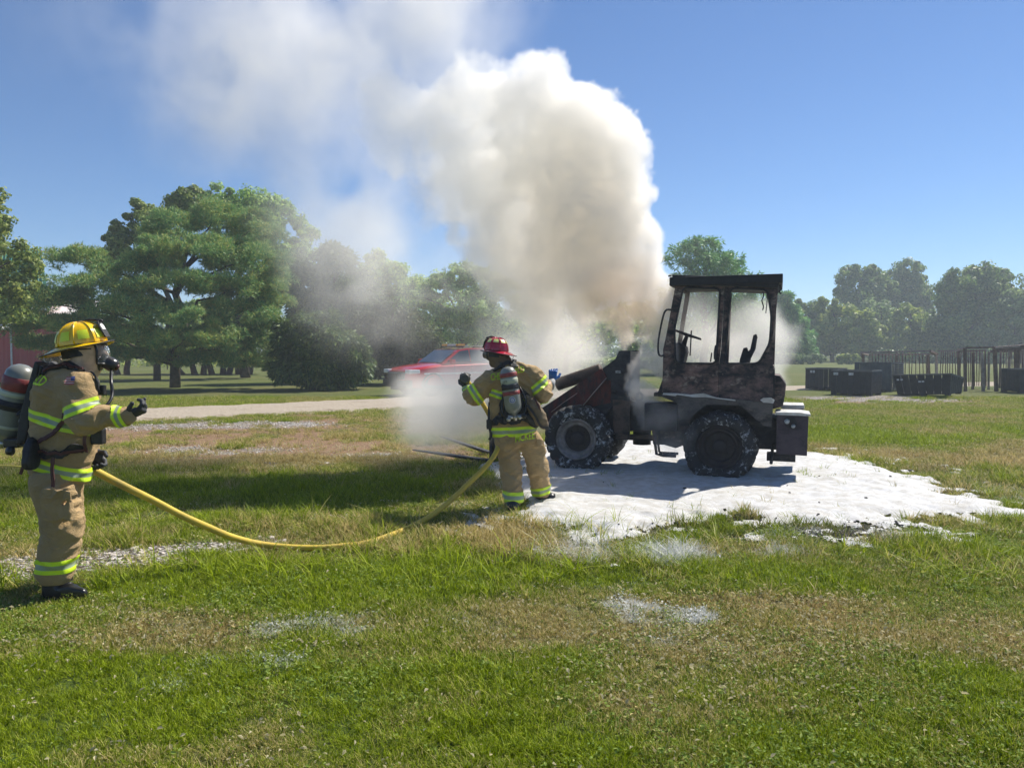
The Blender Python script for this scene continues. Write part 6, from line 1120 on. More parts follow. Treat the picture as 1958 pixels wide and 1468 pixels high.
    helmet(root, M @ Matrix.Scale(.93, 4), (0.42, 0.012, 0.035), BLACK, dict(col=(0.80, 0.78, 0.25), t0=.62, t1=.98, w=.13, dark_ridge=False), 2, tall=1.05)
    tk, TM, TL = tank(root, J(662, 352, -.21), J(712, 668, -.22), .088, TANKM, [(.13, .22, RED_L), (.25, .36, CREAM), (.38, .48, BLACK), (.52, .60, RED_L)])
    def onT(x, y): # point on the tank's camera side; x sideways (m), y down (m from the top)
        c = TM @ Vector((0, 0, y)); a = x / .0905; ax = (TM.to_3x3() @ Vector((0, 0, 1))).normalized(); s = Vector((1, 0, 0)); s = (s - ax * s.dot(ax)).normalized(); o = ax.cross(s).normalized(); o = o if o.y < 0 else -o; return c + (s * math.sin(a) + o * math.cos(a)) * .0915
    BLUE_L = simple('emblem_blue', (0.10, 0.13, 0.28), .5); WHITE_L = simple('emblem_white', (.55, .55, .55), .5)
    for (r_, m_, k_) in ((.034, WHITE_L, 0), (.029, BLUE_L, .001), (.016, WHITE_L, .002), (.008, BLUE_L, .003)):
        bm = bmesh.new(); c_ = bm.verts.new(onT(0, TL * .70) + Vector((0, -k_, 0))); rg = [bm.verts.new(onT(r_ * math.cos(a * .2618), TL * .70 + r_ * math.sin(a * .2618)) + Vector((0, -k_, 0))) for a in range(24)]; [bm.faces.new((c_, rg[k], rg[(k + 1) % 24])) for k in range(24)]; from_bm('emblem', bm, m_, tk)
    text_obj('tank_lettering', 'CITY', lambda x, y: onT(-.075 + .055 * x, TL * .335 - .026 * y) + Vector((0, -.001, 0)), simple('label_ink', (.06, .07, .06), .6, bump=0), tk, .03); 
    # back frame, straps and fittings
    bp = prism_bm(bmesh.new(), [(p.x, p.z) for p in (J(645, 440), J(712, 430), J(770, 560), J(800, 700), J(640, 720), J(640, 560))], -.11, -.15, fn=lambda x, y, z: Vector((x, y + J(0, 0).y + .0, z)), bevel=.01); from_bm('backplate', bp, BLACK, root)
    ribbon('shoulder_strap', [J(655, 400, -.2), J(640, 365, -.15), J(620, 340, -.1), J(600, 330, .05)], .045, .016, BLACK, root, bv, .012); ribbon('shoulder_strap', [J(696, 400, -.2), J(698, 350, -.15), J(708, 322, -.1), J(712, 315, .05)], .045, .016, BLACK, root, bv, .012)
    ribbon('collar_strap', [J(560, 355, -.1), J(610, 338, -.1), J(680, 308, -.12), J(740, 316, -.1)], .04, .014, BLACK, root, bv, .010)
    ribbon('waist_strap', [J(556, 715, -.1), J(610, 705, -.2), J(700, 722, -.2), J(800, 705, -.2), J(868, 700, -.1)], .075, .02, BLACK, root, bv, .014)
    ribbon('tank_strap', [J(628, 478, -.28), J(690, 492, -.32), J(738, 472, -.28)], .032, .012, BLACK, root)
    ribbon('side_strap', [J(545, 590, -.0), J(540, 680, -.02), J(545, 760, -.03), J(556, 812, -.03), J(542, 842, -.03)], .026, .01, BLACK, root); bk = J(542, 738, -.04); from_bm('buckle', box(bk - Vector((.028, .015, .05)), bk + Vector((.028, .015, .05)), .008), BLACK, root)
    ribbon('side_strap', [J(640, 560, -.16), J(620, 620, -.16), J(620, 690, -.16)], .03, .01, BLACK, root, bv, .012); ribbon('side_strap', [J(745, 500, -.16), J(800, 560, -.16), J(820, 640, -.16), J(825, 700, -.15)], .05, .02, BLACK, root, bv, .02)
    me = field_mesh('hip_bag', lambda P: field(P, [(J(830, 600, -.17), J(880, 700, -.15), .055, .07), (J(850, 640, -.16), J(905, 735, -.1), .06, .05), (J(800, 560, -.15), J(835, 620, -.16), .03, .05)], .03) + fold(P, .008, 4), np.array(J(780, 800, -.3)), np.array(J(960, 520, .05)), .010); link('hip_bag', me, KHAKI, root)
    ribbon('hip_strap', [J(840, 560, -.2), J(875, 620, -.22), J(890, 690, -.2), J(915, 745, -.15)], .022, .008, MAROON, root); ribbon('hip_strap', [J(800, 610, -.22), J(850, 680, -.24), J(890, 750, -.2), J(940, 760, -.15)], .024, .008, BLACK, root)
    me = field_mesh('belt_pouch', lambda P: field(P, [(J(800, 690, -.16), J(850, 735, -.14), .05, .045), (J(900, 740, -.08), J(925, 760, -.08), .035, .03)], .02) + .005 * n3(P, (.03, .03, .03), 3), np.array(J(740, 800, -.3)), np.array(J(960, 640, .05)), .010); link('belt_pouch', me, BLACK, root)
    vb = J(700, 690, -.2); from_bm('valve_body', tube([J(668, 690, -.22), J(785, 682, -.22)], .022, 10), CHROME, root)
    for (x, y, r_) in ((672, 705, .022), (690, 690, .018), (745, 690, .024), (775, 680, .026)): from_bm('valve_knob', lathe([(0, .03), (r_ * .7, .028), (r_, .012), (r_, -.012), (r_ * .6, -.02)], axis_matrix(J(x, y, -.25), (.2, -1, .1)), 14), CHROME if r_ < .025 else RUBBER, root)
    from_bm('pack_hose', tube(spline([J(770, 690, -.22), J(790, 600, -.2), J(768, 530, -.2), J(745, 490, -.18)], 6), .012, 8), RUBBER, root); from_bm('pack_hose', tube(spline([J(668, 700, -.22), J(632, 660, -.2), J(632, 570, -.18), J(640, 500, -.18)], 6), .010, 8), RUBBER, root)
    # the lettering, curved across the shoulders and on the tail of the jacket
    text_obj('back_lettering', 'CHE', lambda x, y: J(553 + 66 * x, 446 - 48 * y - 8 * x, -.1), LIME, jacket, .07, bv, .014, bold=.008); text_obj('back_lettering', 'ELD', lambda x, y: J(714 + 64 * x, 396 - 42 * y - 9 * x + 6 * x * x, -.1), LIME, jacket, .07, bv, .014, bold=.008)
    tp = [(p.x, p.z) for p in (J(715, 800), J(850, 775), J(855, 830), J(715, 866))]; nm = text_obj('name_lettering', 'MCKEE', lambda x, y: Vector((J(718 + 128 * x, 858 - 50 * y - 26 * x, -.115).x, J(780, 830, -.115).y - .046, J(718 + 128 * x, 858 - 50 * y - 26 * x, -.15).z)), LIME, jacket, .08, None, bold=.008)
    from_bm('jacket_tail', prism_bm(bmesh.new(), [(p.x, p.z) for p in (J(712, 815), J(852, 790), J(856, 832), J(780, 852), J(714, 868))], 0, .012, fn=lambda x, y, z: Vector((x, J(780, 830, -.115).y - .040 + y, z)), bevel=.003), FAB, jacket)
    # hands: left one grips the nozzle, right one is raised in a blue glove
    gw = J(384, 490, .24); glove('glove', root, gw, (-.15, .15, 1), (.45, .9, .1), GLOVE, 1.15, .8, 1); GB = simple('blue_glove', (0.010, 0.085, 0.30), .45, bump=.4, bscale=40)
    from_bm('cuff', lathe([(.042, 0), (.048, .05), (.055, .10)], axis_matrix(J(962, 445, .35), J(945, 490, .28) - J(962, 445, .35)), 14), simple('grey_cuff', (.25, .26, .26), .7), root); glove('glove', root, J(966, 448, .36), (.05, .1, 1), (.1, 1, 0), GB, 1.05, 1.0, -1, spread=.02)['label'] = 'bright blue glove'
    return root, J, base
_r2, J2, _b2 = firefighter_red()
# nozzle in the raised hand
def nozzle():
    p = J2(382, 432, .22) + _b2; M = axis_matrix(p, Vector((.02, -1, .05))); root = empty('hose_nozzle', p, label='black round hose nozzle with toothed rim held up in the left glove of the firefighter with the red helmet', cat='nozzle'); root['label'] = 'black hose nozzle with toothed rim, held up by the firefighter with the red helmet'; M = Matrix.Translation(-p) @ M
    def fn(a, r, h): return (r * (1.0 + (.05 if (h > .03 and r > .05 and (a / 6.2832 * 16) % 1 < .5) else 0)), h)
    from_bm('bumper', lathe([(.030, .058), (.040, .062), (.052, .058), (.058, .045), (.058, .015), (.05, .0), (.04, -.02), (.034, -.06), (.03, -.12)], M, 64, fn), RUBBER, root); from_bm('stem', lathe([(0, .045), (.012, .045), (.018, .038), (.02, .02)], M, 20), CHROME, root); from_bm('bore', lathe([(.031, .056), (.028, .03), (.012, .022)], M, 32), simple('grey_bore', (.10, .10, .10), .4), root)
    from_bm('ring', lathe([(.040, .0635), (.044, .066), (.048, .0635)], M, 40), simple('ring_grey', (.12, .12, .12), .4), root)
nozzle()
# ================================================================ HOSE
def hose():
    P = [at(60, 885, 5.25), at(110, 884, 5.22), at(150, 886, 5.2), at(172, 896, 5.2), at(205, 912, 5.25), at(250, 935, 5.32), at(300, 960, 5.42), at(350, 986, 5.52), at(400, 1009, 5.68), at(450, 1028, 5.88), at(500, 1039, 6.1)]
    z = .0
    for (x, y) in ((560, 1045), (620, 1045), (680, 1038), (730, 1027)): p = gnd(x, y, .03 + z); P.append(Vector((p.x, p.y, hz(p.x, p.y) + .032)))
    P += [at(775, 1012, 6.75), at(820, 988, 7.0), at(860, 958, 7.25), at(900, 920, 7.45), at(930, 889, 7.55), at(945, 868, 7.62), at(952, 850, 7.75), at(952, 830, 7.98), at(935, 790, 8.15), at(905, 745, 8.12), at(891, 726, 8.02)]
    m = NT('hose_jacket'); c = m.coord(); w_ = m.n('ShaderNodeTexWave'); w_.inputs['Scale'].default_value = 55; w_.bands_direction = 'X'; m.l(c, w_.inputs['Vector']); n = m.noise(3, 5, .7, c)
    m.set(color=m.mix(m.ramp(n, [(.35, 0), (.75, 1)]), (0.70, 0.50, 0.045), (0.34, 0.25, 0.05)), rough=.65); m.bump(m.math('ADD', w_.outputs[1], m.noise(80, 2, .6, c)), .35, .004)
    pts = [p + Vector((mnoise.noise(p * 2.3), mnoise.noise(p * 2.3 + Vector((9, 0, 0))), .6 * mnoise.noise(p * 2.9))) * .016 for p in spline(P, 10)]; tag(from_bm('fire_hose', tube(pts, [.0265 + .0012 * mnoise.noise(p * 3) for p in pts], 14), m.m), 'thick yellow fire hose sagging to the grass between the two firefighters', 'hose')
hose()
m_ = simple('yellow_rope', (0.55, 0.45, 0.08), .7); tag(from_bm('rope', tube(spline([at(-260, 884, 7.5), at(-100, 888, 7.0), at(-20, 890, 6.7), at(40, 892, 6.5), at(110, 900, 6.4), at(140, 930, 6.3)], 6), .008, 6), m_), 'thin yellow line stretched behind the firefighter with the yellow helmet', 'rope')

# ================================================================ RED EMERGENCY CAR
def car():
    c0 = gnd(845, 757); yaw = R(180 + 37); root = empty('parked_car', (c0.x + .35, c0.y + 1.3, 0), yaw, label='red sport utility car with a roof light bar, half hidden by low smoke', cat='car')
    red = NT('red_paint'); red.set(color=(0.52, 0.012, 0.020), rough=.25, coat=.8, metal=.1); red.b.inputs['Coat Roughness'].default_value = .05; red = red.m; glass = NT('dark_glass'); glass.set(color=(.02, .03, .04), rough=.04, spec=.9); glass = glass.m; blk = simple('black_trim', (.015, .016, .018), .5); chrome = simple('chrome', (.6, .6, .6), .15, .9, .1)
    # body lofted from cross sections: x, half width, belt z, roof half width, roof z
    secs = [(2.48, .62, .45, .72, .78), (2.42, .84, .36, .86, .90), (2.20, .94, .32, .95, 1.02), (1.70, .985, .30, 1.00, 1.10), (1.15, 1.0, .30, 1.0, 1.16), (.60, 1.0, .30, 1.0, 1.18), (-.5, 1.0, .30, 1.0, 1.20), (-1.6, 1.0, .30, 1.0, 1.22), (-2.2, .97, .34, .97, 1.22), (-2.48, .88, .42, .90, 1.15)]
    bm = bmesh.new(); rows = []
    for (x, w_, zb, wt, zt) in secs:
        ring = [(x, -w_ * .92, zb), (x, -w_, zb + .12), (x, -w_, zb + .45 * (zt - zb)), (x, -w_ * .985, zt - .08), (x, -w_ * .90, zt), (x, -w_ * .4, zt + .035), (x, w_ * .4, zt + .035), (x, w_ * .90, zt), (x, w_ * .985, zt - .08), (x, w_, zb + .45 * (zt - zb)), (x, w_, zb + .12), (x, w_ * .92, zb)]; rows.append([bm.verts.new(p) for p in ring])
    for A, B in zip(rows, rows[1:]): [bm.faces.new((A[k], A[(k + 1) % 12], B[(k + 1) % 12], B[k])) for k in range(12)]
    bm.faces.new(rows[0][::-1]); bm.faces.new(rows[-1]); bmesh.ops.recalc_face_normals(bm, faces=bm.faces); body = from_bm('body', bm, red, root, True); md = body.modifiers.new('b', 'BEVEL'); md.width = .02; md.segments = 2
    gh = [(1.12, .92, 1.17), (.35, .80, 1.68), (-.2, .78, 1.76), (-1.3, .78, 1.76), (-2.05, .77, 1.70), (-2.42, .84, 1.22)]
    bm = bmesh.new(); L = [bm.verts.new((x, -w_, z)) for x, w_, z in gh]; Rr = [bm.verts.new((x, w_, z)) for x, w_, z in gh]; Lb = [bm.verts.new((x, -.95, 1.17)) for x in (1.12, -2.42)]; Rb = [bm.verts.new((x, .95, 1.17)) for x in (1.12, -2.42)]
    for k in range(5): bm.faces.new((L[k], L[k + 1], Rr[k + 1], Rr[k]))
    bm.faces.new([Lb[0]] + L + [Lb[1]]); bm.faces.new([Rb[0]] + Rr + [Rb[1]]); bmesh.ops.recalc_face_normals(bm, faces=bm.faces); top = from_bm('cabin', bm, red, root)
    from_np('windscreen', np.array([(1.08, -.84, 1.215), (1.08, .84, 1.215), (.40, .74, 1.67), (.40, -.74, 1.67)]) + [.02, 0, .01], np.array([[0, 1, 2, 3]]), glass, root); from_np('rear_window', np.array([(-2.40, -.76, 1.28), (-2.40, .76, 1.28), (-2.09, .70, 1.66), (-2.09, -.70, 1.66)]) - [.03, 0, 0], np.array([[0, 1, 2, 3]]), glass, root)
    for s in (-1, 1):
        wy = lambda z: s * (.955 - (z - 1.17) * .30)
        for xs in ([(.92, 1.24), (.30, 1.63), (-.10, 1.69), (-.10, 1.24)], [(-.16, 1.24), (-.16, 1.69), (-1.02, 1.69), (-1.12, 1.24)], [(-1.38, 1.27), (-1.28, 1.68), (-1.95, 1.64), (-2.22, 1.30)]):
            from_bm('side_window', prism_bm(bmesh.new(), xs, 0, .012, fn=lambda x, y, z: Vector((x, wy(z) + s * (y + .002), z))), glass, root)
        from_bm('belt_moulding', tube([(1.0, s * 1.0, 1.185), (-2.2, s * .97, 1.215)], .012, 6), chrome, root)
        for xx in (.62, -.14, -1.15): from_bm('door_seam', box((xx - .006, s * 1.003 - .004, .42), (xx + .006, s * 1.003 + .004, 1.14)), blk, root)
        for xx in (.02, -.92): from_bm('door_handle', tube([(xx, s * 1.02, 1.02), (xx - .2, s * 1.02, 1.02)], .014, 6), red, root)
        from_bm('sill', box((-1.5, min(s * .93, s * 1.02), .26), (1.6, max(s * .93, s * 1.02), .40), .02), blk, root)
        mm = from_bm('door_mirror', box((.72, min(s * 1.03, s * 1.25), 1.17), (.88, max(s * 1.03, s * 1.25), 1.34), .04), red, root); hl = from_bm('headlight', box((2.05, min(s * .66, s * .985), .84), (2.49, max(s * .66, s * .985), .98), .03, Matrix.Rotation(R(0), 4, 'Z')), NT('lamp_glass').set(color=(.6, .65, .68), rough=.05, spec=.8).m, root); from_bm('tail_light', box((-2.50, min(s * .70, s * .96), .98), (-2.38, max(s * .70, s * .96), 1.22), .02), simple('red_lens', (.4, .01, .01), .2), root)
        from_bm('white_stripe', box((-2.2, min(s * 1.0, s * 1.006), .80), (1.9, max(s * 1.0, s * 1.006), .86)), simple('stripe_white', (.7, .7, .7), .4), root)
        for x in (1.52, -1.50):
            wl = link('wheel', None, None, root); wl.location = (x, s * .86, .38); M = Matrix.Rotation(R(-90 * s), 4, 'X'); from_bm('tyre', lathe([(.24, -.12), (.36, -.13), (.385, -.09), (.385, .09), (.36, .13), (.25, .12)], M, 28), RUBBER, wl); from_bm('rim', lathe([(.25, .12), (.24, .10), (.20, .06), (.06, .09), (0, .09)], M, 24), chrome, wl)
            for q in range(5): from_bm('rim_spoke', box((-.025, .04, .06), (.025, .23, .115), .008, M @ Matrix.Rotation(q * 1.2566, 4, 'Z')), chrome, wl)
            from_bm('wheel_arch', tube([(x + .45 * math.cos(a), s * .995, .38 + .45 * math.sin(a)) for a in [R(-5 + 190 * i / 16) for i in range(17)]], .03, 6), blk, root)
    from_bm('grille', box((2.40, -.62, .62), (2.52, .62, .88), .02), blk, root); from_bm('bumper', box((2.30, -.90, .34), (2.58, .90, .60), .05), blk, root); from_bm('push_bar', box((2.56, -.35, .40), (2.66, .35, .86), .03), blk, root)
    for z in (.67, .74, .81): from_bm('grille_bar', box((2.50, -.58, z - .012), (2.54, .58, z + .012)), chrome, root)
    lb = link('light_bar', None, None, root); from_bm('bar_base', box((-.12, -.62, 1.79), (.20, .62, 1.83), .01), blk, lb); wht = simple('white_lens', (.75, .75, .75), .2, bump=0); amb = simple('amber_lens', (.8, .38, .06), .2, bump=0)
    for k in range(6): y = -.6 + k * .2; from_bm('lens', box((-.11, y, 1.83), (.19, y + .19, 1.90), .015), amb if k in (0, 1, 5) else wht, lb)
    for s in (-1, 1): from_bm('roof_rail', tube(spline([(.1, s * .72, 1.77), (-.1, s * .72, 1.81), (-1.7, s * .72, 1.81), (-1.95, s * .72, 1.73)], 5), .018, 6), blk, root)
    from_bm('underbody', box((-2.3, -.8, .22), (2.3, .8, .45)), blk, root)
car()
# ================================================================ SMOKE (a real volume)
def value_noise(shape, cell, seed, vox):
    """smooth value noise on the grid, cell size in metres; separable interpolation, values -1..1"""
    g = np.random.default_rng(seed); mats = []; dims = []
    for n in shape:
        p = np.arange(n) * vox / cell; i = np.floor(p).astype(int); t = p - i; t = t * t * (3 - 2 * t); m = i.max() + 2
        A = np.zeros((n, m), np.float32); A[np.arange(n), i] = 1 - t; A[np.arange(n), i + 1] += t; mats.append(A); dims.append(m)
    L = g.uniform(-1, 1, dims).astype(np.float32)
    L = np.tensordot(mats[0], L, (1, 0)); L = np.einsum('jb,ibc->ijc', mats[1], L, optimize=True); return L @ mats[2].T
def smoke_density():
    vox = 0.044
    lo = np.array([-9.6, 8.6, -0.02]); hi = np.array([4.3, 14.0, 8.9])
    shape = tuple(int(v) for v in np.ceil((hi - lo) / vox))
    X = (lo[0] + np.arange(shape[0]) * vox).astype(np.float32)[:, None, None]
    Y = (lo[1] + np.arange(shape[1]) * vox).astype(np.float32)[None, :, None]
    Z = (lo[2] + np.arange(shape[2]) * vox).astype(np.float32)[None, None, :]
    n = [value_noise(shape, c, 10 + i, vox) for i, c in enumerate((1.7, 0.75, 0.40, 0.21, 0.12))]
    fbm = 0.5 * n[0] + 0.27 * n[1] + 0.15 * n[2] + 0.09 * n[3]
    bil = 0.95 - 2.6 * (0.55 * np.abs(n[1]) + 0.34 * np.abs(n[2]) + 0.2 * np.abs(n[3]) + 0.1 * np.abs(n[4])) # billowy lumps
    def field(puffs, power=2, grow=1.0):
        f = np.zeros(shape, np.float32)
        for (px, py, rp, Yc, w, sy) in puffs:
            c = at(px, py, Yc); r = rp / F * Yc * grow
            k = [slice(max(0, int((c[a] - r * (sy if a == 1 else 1) - lo[a]) / vox)), max(0, int((c[a] + r * (sy if a == 1 else 1) - lo[a]) / vox) + 2)) for a in range(3)]
            d2 = ((X[k[0]] - c.x) ** 2 + ((Y[:, k[1]] - c.y) / sy) ** 2 + (Z[:, :, k[2]] - c.z) ** 2) / (r * r)
            f[k[0], k[1], k[2]] += w * np.clip(1 - d2, 0, None) ** power
        return f
    dense = [  # px, py, radius px, depth, weight, depth squash
        (1197, 655, 22, 10.4, 1.2, 1), (1192, 625, 30, 10.4, 1.2, 1), (1182, 590, 45, 10.4, 1.2, 1), (1172, 545, 68, 10.4, 1.1, 1), (1160, 490, 100, 10.4, 1, 1),
        (1240, 560, 62, 10.2, 1, 1), (1248, 620, 48, 10.2, .9, 1), (1246, 690, 50, 10.2, 1.1, 1), (1243, 750, 46, 10.1, 1.1, 1), (1238, 800, 36, 10.0, .9, 1), (1262, 590, 50, 10.3, 1, 1), (1225, 500, 75, 10.3, 1, 1),
        (1190, 430, 95, 10.4, 1, 1), (1120, 430, 120, 10.6, 1, .9), (1050, 480, 105, 10.8, .9, .9), (1185, 350, 95, 10.5, 1, 1), (1110, 340, 130, 10.7, 1, .9), (1180, 285, 90, 10.5, 1, 1),
        (1140, 235, 95, 10.5, 1, 1), (1070, 260, 120, 10.7, 1, .9), (1010, 180, 100, 10.8, 1, 1), (1000, 300, 140, 11.0, 1, .8), (940, 220, 120, 11.0, 1, .9), (1040, 400, 140, 10.9, .9, .9),
        (870, 180, 105, 11.2, 1, .9), (880, 270, 130, 11.2, 1, .9), (800, 200, 105, 11.4, 1, .9), (760, 270, 80, 11.4, .8, .9), (950, 390, 120, 11.2, .75, .9), (985, 470, 95, 11.1, .7, .9), (735, 195, 85, 11.5, .9, .9), (850, 340, 90, 11.3, .8, .9), (960, 420, 105, 11.2, .9, .9), (1040, 520, 95, 11, .9, .9), (900, 370, 105, 11.3, .9, .9), (985, 500, 80, 11.2, .8, .9), (1000, 560, 70, 11.1, .6, .9),
        (1085, 540, 85, 10.8, .8, .9), (1130, 590, 55, 10.7, .8, 1), (1012, 135, 52, 10.7, .9, 1), (1145, 195, 48, 10.5, .9, 1), (1218, 330, 42, 10.4, .7, 1), (1232, 420, 45, 10.3, .7, 1)]
    dense = [(a - (38 if a > 1140 and b < 470 else 0), b + (12 if b < 240 else 0), c, e, w_, sy) for a, b, c, e, w_, sy in dense]
    f = field([(a, b, c, e, w_, sy * .58) for a, b, c, e, w_, sy in dense], 2, 1.33)
    shp = 2.0 + 12.0 * np.clip((X + 2.2) / 3.2, 0, 1); D = np.clip((f - 0.50 + (1.15 * bil + 0.3 * fbm) * np.clip(f * 1.6, 0.1, 1)) * shp, 0, 1) ** 1.2
    hgt = np.clip((Z - 1.0) / 5.5, 0, 1); left = np.clip((X + 2.6) / 3.6, 0.0, 1)
    D *= (6.0 * (1 - 0.35 * hgt)) * (0.20 + 0.80 * left ** 1.3)
    white = [(800, 790, 75, 11.5, .8, .8), (870, 780, 95, 11.0, 1, .8), (930, 760, 90, 10.9, 1, .8), (985, 760, 80, 10.9, .9, .8), (1000, 690, 85, 11.0, .7, 1), (1060, 650, 80, 11.0, .8, 1), (1105, 640, 60, 11, .7, 1),
             (1040, 740, 70, 11.2, .8, .9), (1100, 700, 60, 11.2, .7, .8), (840, 760, 80, 12.0, .45, .9), (760, 740, 55, 12, .45, .9), (1030, 590, 60, 11, .45, 1),
             (1440, 640, 60, 10.5, .75, .8), (1495, 680, 28, 10.6, .8, 1), (1497, 720, 26, 10.5, .9, 1), (1380, 680, 60, 10.7, .5, .8), (1290, 560, 60, 10.6, .4, .8), (1330, 620, 60, 10.7, .35, 1), (1262, 800, 34, 9.3, .9, .8), (1290, 850, 30, 9.15, .9, .8), (1240, 780, 40, 9.9, .9, .8), (1300, 800, 26, 9.2, .5, 1), (970, 700, 70, 11.4, .7, .8), (850, 800, 80, 10.8, 1, .8), (780, 770, 60, 11.3, .8, .8), (1060, 560, 80, 11.2, .6, 1), (1470, 600, 34, 10.7, .6, 1), (1420, 700, 60, 10.7, 1, .7), (1340, 600, 70, 10.9, .4, .7), (1340, 680, 60, 10.9, .9, .7), (1450, 600, 40, 10.8, .5, .7), (1300, 640, 40, 10.6, .7, .7), (1500, 640, 34, 10.6, .7, 1)]
    f2 = field(white, 2, 1.45)
    Wd = np.clip(f2 * (1.0 + 1.15 * (fbm * 1.4 + 0.25 * bil)) - 0.16, 0, None) * 2.1
    veil = [(860, 60, 210, 12.5, 1, .8), (740, 100, 220, 12.6, 1, .8), (600, 60, 220, 12.8, .9, .8), (450, 130, 210, 13.0, .95, .6), (400, 230, 150, 13.0, 1, .7), (370, 120, 150, 13, .9, .7), (560, 210, 190, 12.8, .9, .7), (700, 330, 200, 12.4, 1.1, .8), (620, 400, 150, 12.6, .9, .8), (640, 530, 120, 12.4, .8, .8), (540, 60, 200, 12.8, .6, .8), (660, 470, 150, 12.2, .7, .8),
            (760, 460, 160, 12.0, .8, .8), (850, 420, 170, 11.8, 1.2, .8), (880, 520, 130, 11.6, 1.1, .8), (780, 520, 150, 11.9, .9, .8), (980, 600, 110, 11.5, .9, .8), (700, 620, 110, 12.1, .6, .8), (900, 640, 110, 11.8, .7, .8), (1060, 640, 90, 11.4, .6, .8), (900, 560, 150, 11.8, .7, .8), (740, 590, 140, 12.2, .7, .8), (300, 40, 200, 13.0, .4, .6), (160, 60, 220, 13.0, .2, .6), (980, 20, 80, 12.2, .5, 1), (800, 660, 130, 12.2, .6, .8), (640, 620, 90, 12.4, .4, .8), (960, 640, 110, 11.6, .8, .9),
            (1010, 560, 110, 11.3, .8, .9), (1330, 500, 80, 11.2, .35, .8), (1450, 560, 70, 11, .3, .8), (700, -120, 300, 12.8, .9, .7)]
    f3 = field(veil, 1.5, 1.1)
    Vd = np.clip(f3 * (0.70 + 1.9 * fbm + 0.45 * bil) - 0.03, 0, None) * 0.26
    d = D + Wd + Vd
    # curl the whole field: each cell looks up a neighbour displaced by smooth noise
    wa = [0.16 * value_noise(shape, 0.75, 40 + i, vox) + 0.09 * value_noise(shape, 0.33, 50 + i, vox) + 0.045 * value_noise(shape, 0.17, 60 + i, vox) for i in range(3)]
    ix = [np.clip(np.rint(np.arange(shape[a], dtype=np.float32).reshape([-1 if b == a else 1 for b in range(3)]) + wa[a] / vox), 0, shape[a] - 1).astype(np.int32) for a in range(3)]; d = d[ix[0], ix[1], ix[2]]
    fade = np.minimum.reduce([np.broadcast_to(np.clip((X - lo[0]) / 0.5, 0, 1), shape), np.broadcast_to(np.clip((hi[2] - Z) / 0.5, 0, 1), shape), np.broadcast_to(np.clip((Y - lo[1]) / 0.3, 0, 1), shape), np.broadcast_to(np.clip((hi[1] - Y) / 0.4, 0, 1), shape)])
    return (d * fade).astype(np.float32), lo, hi, vox, shape
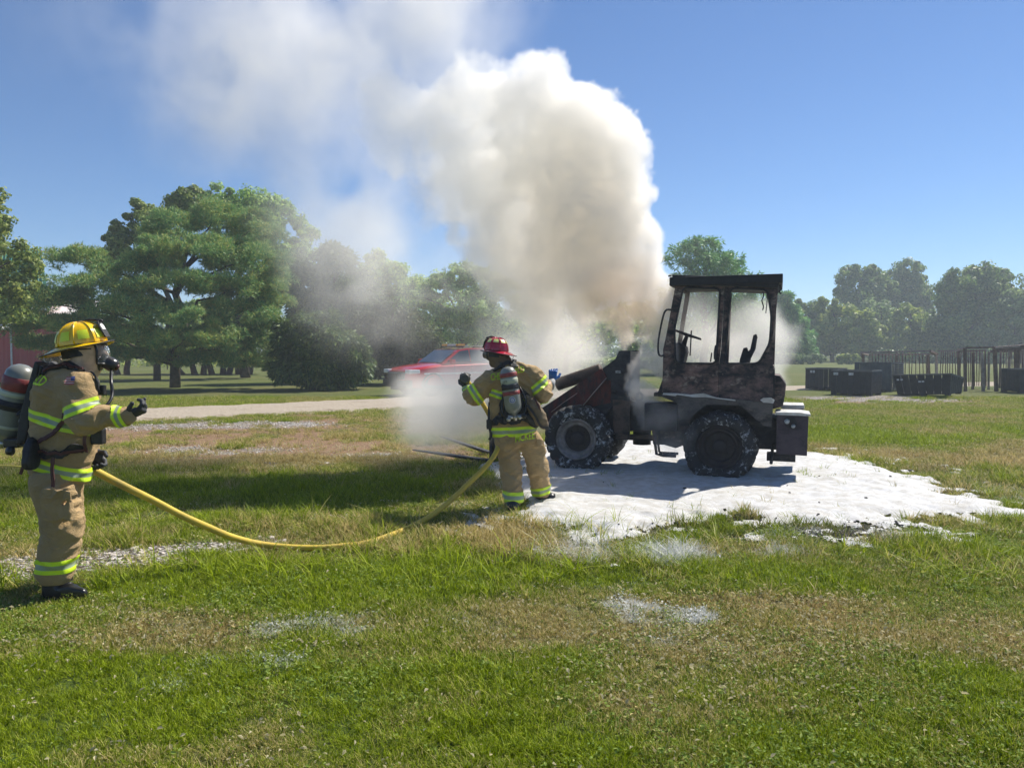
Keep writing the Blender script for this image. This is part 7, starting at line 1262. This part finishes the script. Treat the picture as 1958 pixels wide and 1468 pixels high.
def build_smoke():
    d, lo, hi, vox, shape = smoke_density()
    me = bpy.data.meshes.new('smoke'); me.vertices.add(d.size)
    a = me.attributes.new('dens', 'FLOAT', 'POINT'); a.data.foreach_set('value', d.ravel())
    o = bpy.data.objects.new('smoke', me); COL.objects.link(o)
    tag(o, 'white and tan smoke billowing up from the burning loader and drifting over the trees', kind='stuff')
    m = bpy.data.materials.new('smoke'); m.use_nodes = True; t = m.node_tree; t.nodes.clear()
    out = t.nodes.new('ShaderNodeOutputMaterial'); pv = t.nodes.new('ShaderNodeVolumePrincipled')
    geo = t.nodes.new('ShaderNodeNewGeometry'); dist = t.nodes.new('ShaderNodeVectorMath'); dist.operation = 'DISTANCE'
    s = at(1195, 600, 10.4); dist.inputs[1].default_value = s; t.links.new(geo.outputs['Position'], dist.inputs[0])
    rp = t.nodes.new('ShaderNodeValToRGB'); mr = t.nodes.new('ShaderNodeMath'); mr.operation = 'DIVIDE'; mr.inputs[1].default_value = 3.0
    t.links.new(dist.outputs['Value'], mr.inputs[0]); t.links.new(mr.outputs[0], rp.inputs[0])
    e = rp.color_ramp.elements; e[0].position = 0.05; e[0].color = (0.88, 0.80, 0.70, 1); e[1].position = 1; e[1].color = (0.994, 0.981, 0.956, 1)
    x = e.new(0.3); x.color = (0.986, 0.964, 0.930, 1)
    t.links.new(rp.outputs[0], pv.inputs['Color'])
    pv.inputs['Density'].default_value = 1.0; pv.inputs['Anisotropy'].default_value = 0.3
    t.links.new(pv.outputs[0], out.inputs['Volume'])
    g = bpy.data.node_groups.new('smoke_grid', 'GeometryNodeTree')
    g.interface.new_socket('Geometry', in_out='INPUT', socket_type='NodeSocketGeometry'); g.interface.new_socket('Geometry', in_out='OUTPUT', socket_type='NodeSocketGeometry')
    N = g.nodes.new; L = g.links.new; gi = N('NodeGroupInput'); go = N('NodeGroupOutput')
    vc = N('GeometryNodeVolumeCube')
    vc.inputs['Min'].default_value = lo; vc.inputs['Max'].default_value = lo + vox * (np.array(shape) - 1)
    for ax, k in zip('XYZ', shape): vc.inputs['Resolution ' + ax].default_value = k
    pos = N('GeometryNodeInputPosition'); sub = N('ShaderNodeVectorMath'); sub.operation = 'SUBTRACT'; sub.inputs[1].default_value = lo
    L(pos.outputs[0], sub.inputs[0]); sc = N('ShaderNodeVectorMath'); sc.operation = 'SCALE'; sc.inputs['Scale'].default_value = 1 / vox; L(sub.outputs[0], sc.inputs[0])
    ad = N('ShaderNodeVectorMath'); ad.operation = 'ADD'; ad.inputs[1].default_value = (.5, .5, .5); L(sc.outputs[0], ad.inputs[0])
    fl = N('ShaderNodeVectorMath'); fl.operation = 'FLOOR'; L(ad.outputs[0], fl.inputs[0]); sp = N('ShaderNodeSeparateXYZ'); L(fl.outputs[0], sp.inputs[0])
    def im(op, a, b):
        nd = N('FunctionNodeIntegerMath'); nd.operation = op
        for i, v in enumerate((a, b)):
            if isinstance(v, int): nd.inputs[i].default_value = v
            else: L(v, nd.inputs[i])
        return nd.outputs[0]
    idx = im('ADD', im('MULTIPLY', im('ADD', im('MULTIPLY', sp.outputs[0], shape[1]), sp.outputs[1]), shape[2]), sp.outputs[2])
    si = N('GeometryNodeSampleIndex'); si.data_type = 'FLOAT'; si.domain = 'POINT'
    na = N('GeometryNodeInputNamedAttribute'); na.data_type = 'FLOAT'; na.inputs['Name'].default_value = 'dens'
    L(gi.outputs[0], si.inputs['Geometry']); L(na.outputs[0], [i for i in si.inputs if i.name == 'Value' and i.enabled][0]); L(idx, si.inputs['Index'])
    L([x for x in si.outputs if x.enabled][0], vc.inputs['Density'])
    sm = N('GeometryNodeSetMaterial'); sm.inputs['Material'].default_value = m; L(vc.outputs[0], sm.inputs[0]); L(sm.outputs[0], go.inputs[0])
    md = o.modifiers.new('grid', 'NODES'); md.node_group = g
build_smoke()
# ================================================================ HAZE
hm = bpy.data.materials.new('haze'); hm.use_nodes = True; _t = hm.node_tree; _t.nodes.clear(); _o = _t.nodes.new('ShaderNodeOutputMaterial'); _p = _t.nodes.new('ShaderNodeVolumePrincipled')
_p.inputs['Color'].default_value = (0.78, 0.88, 1.0, 1); _p.inputs['Density'].default_value = 0.0015; _p.inputs['Anisotropy'].default_value = 0.2; _t.links.new(_p.outputs[0], _o.inputs['Volume'])
from_bm('haze', box((-303, -63, -1.0), (303, 333, 24.0)), hm, kind='stuff', label='thin blue summer haze over the field')
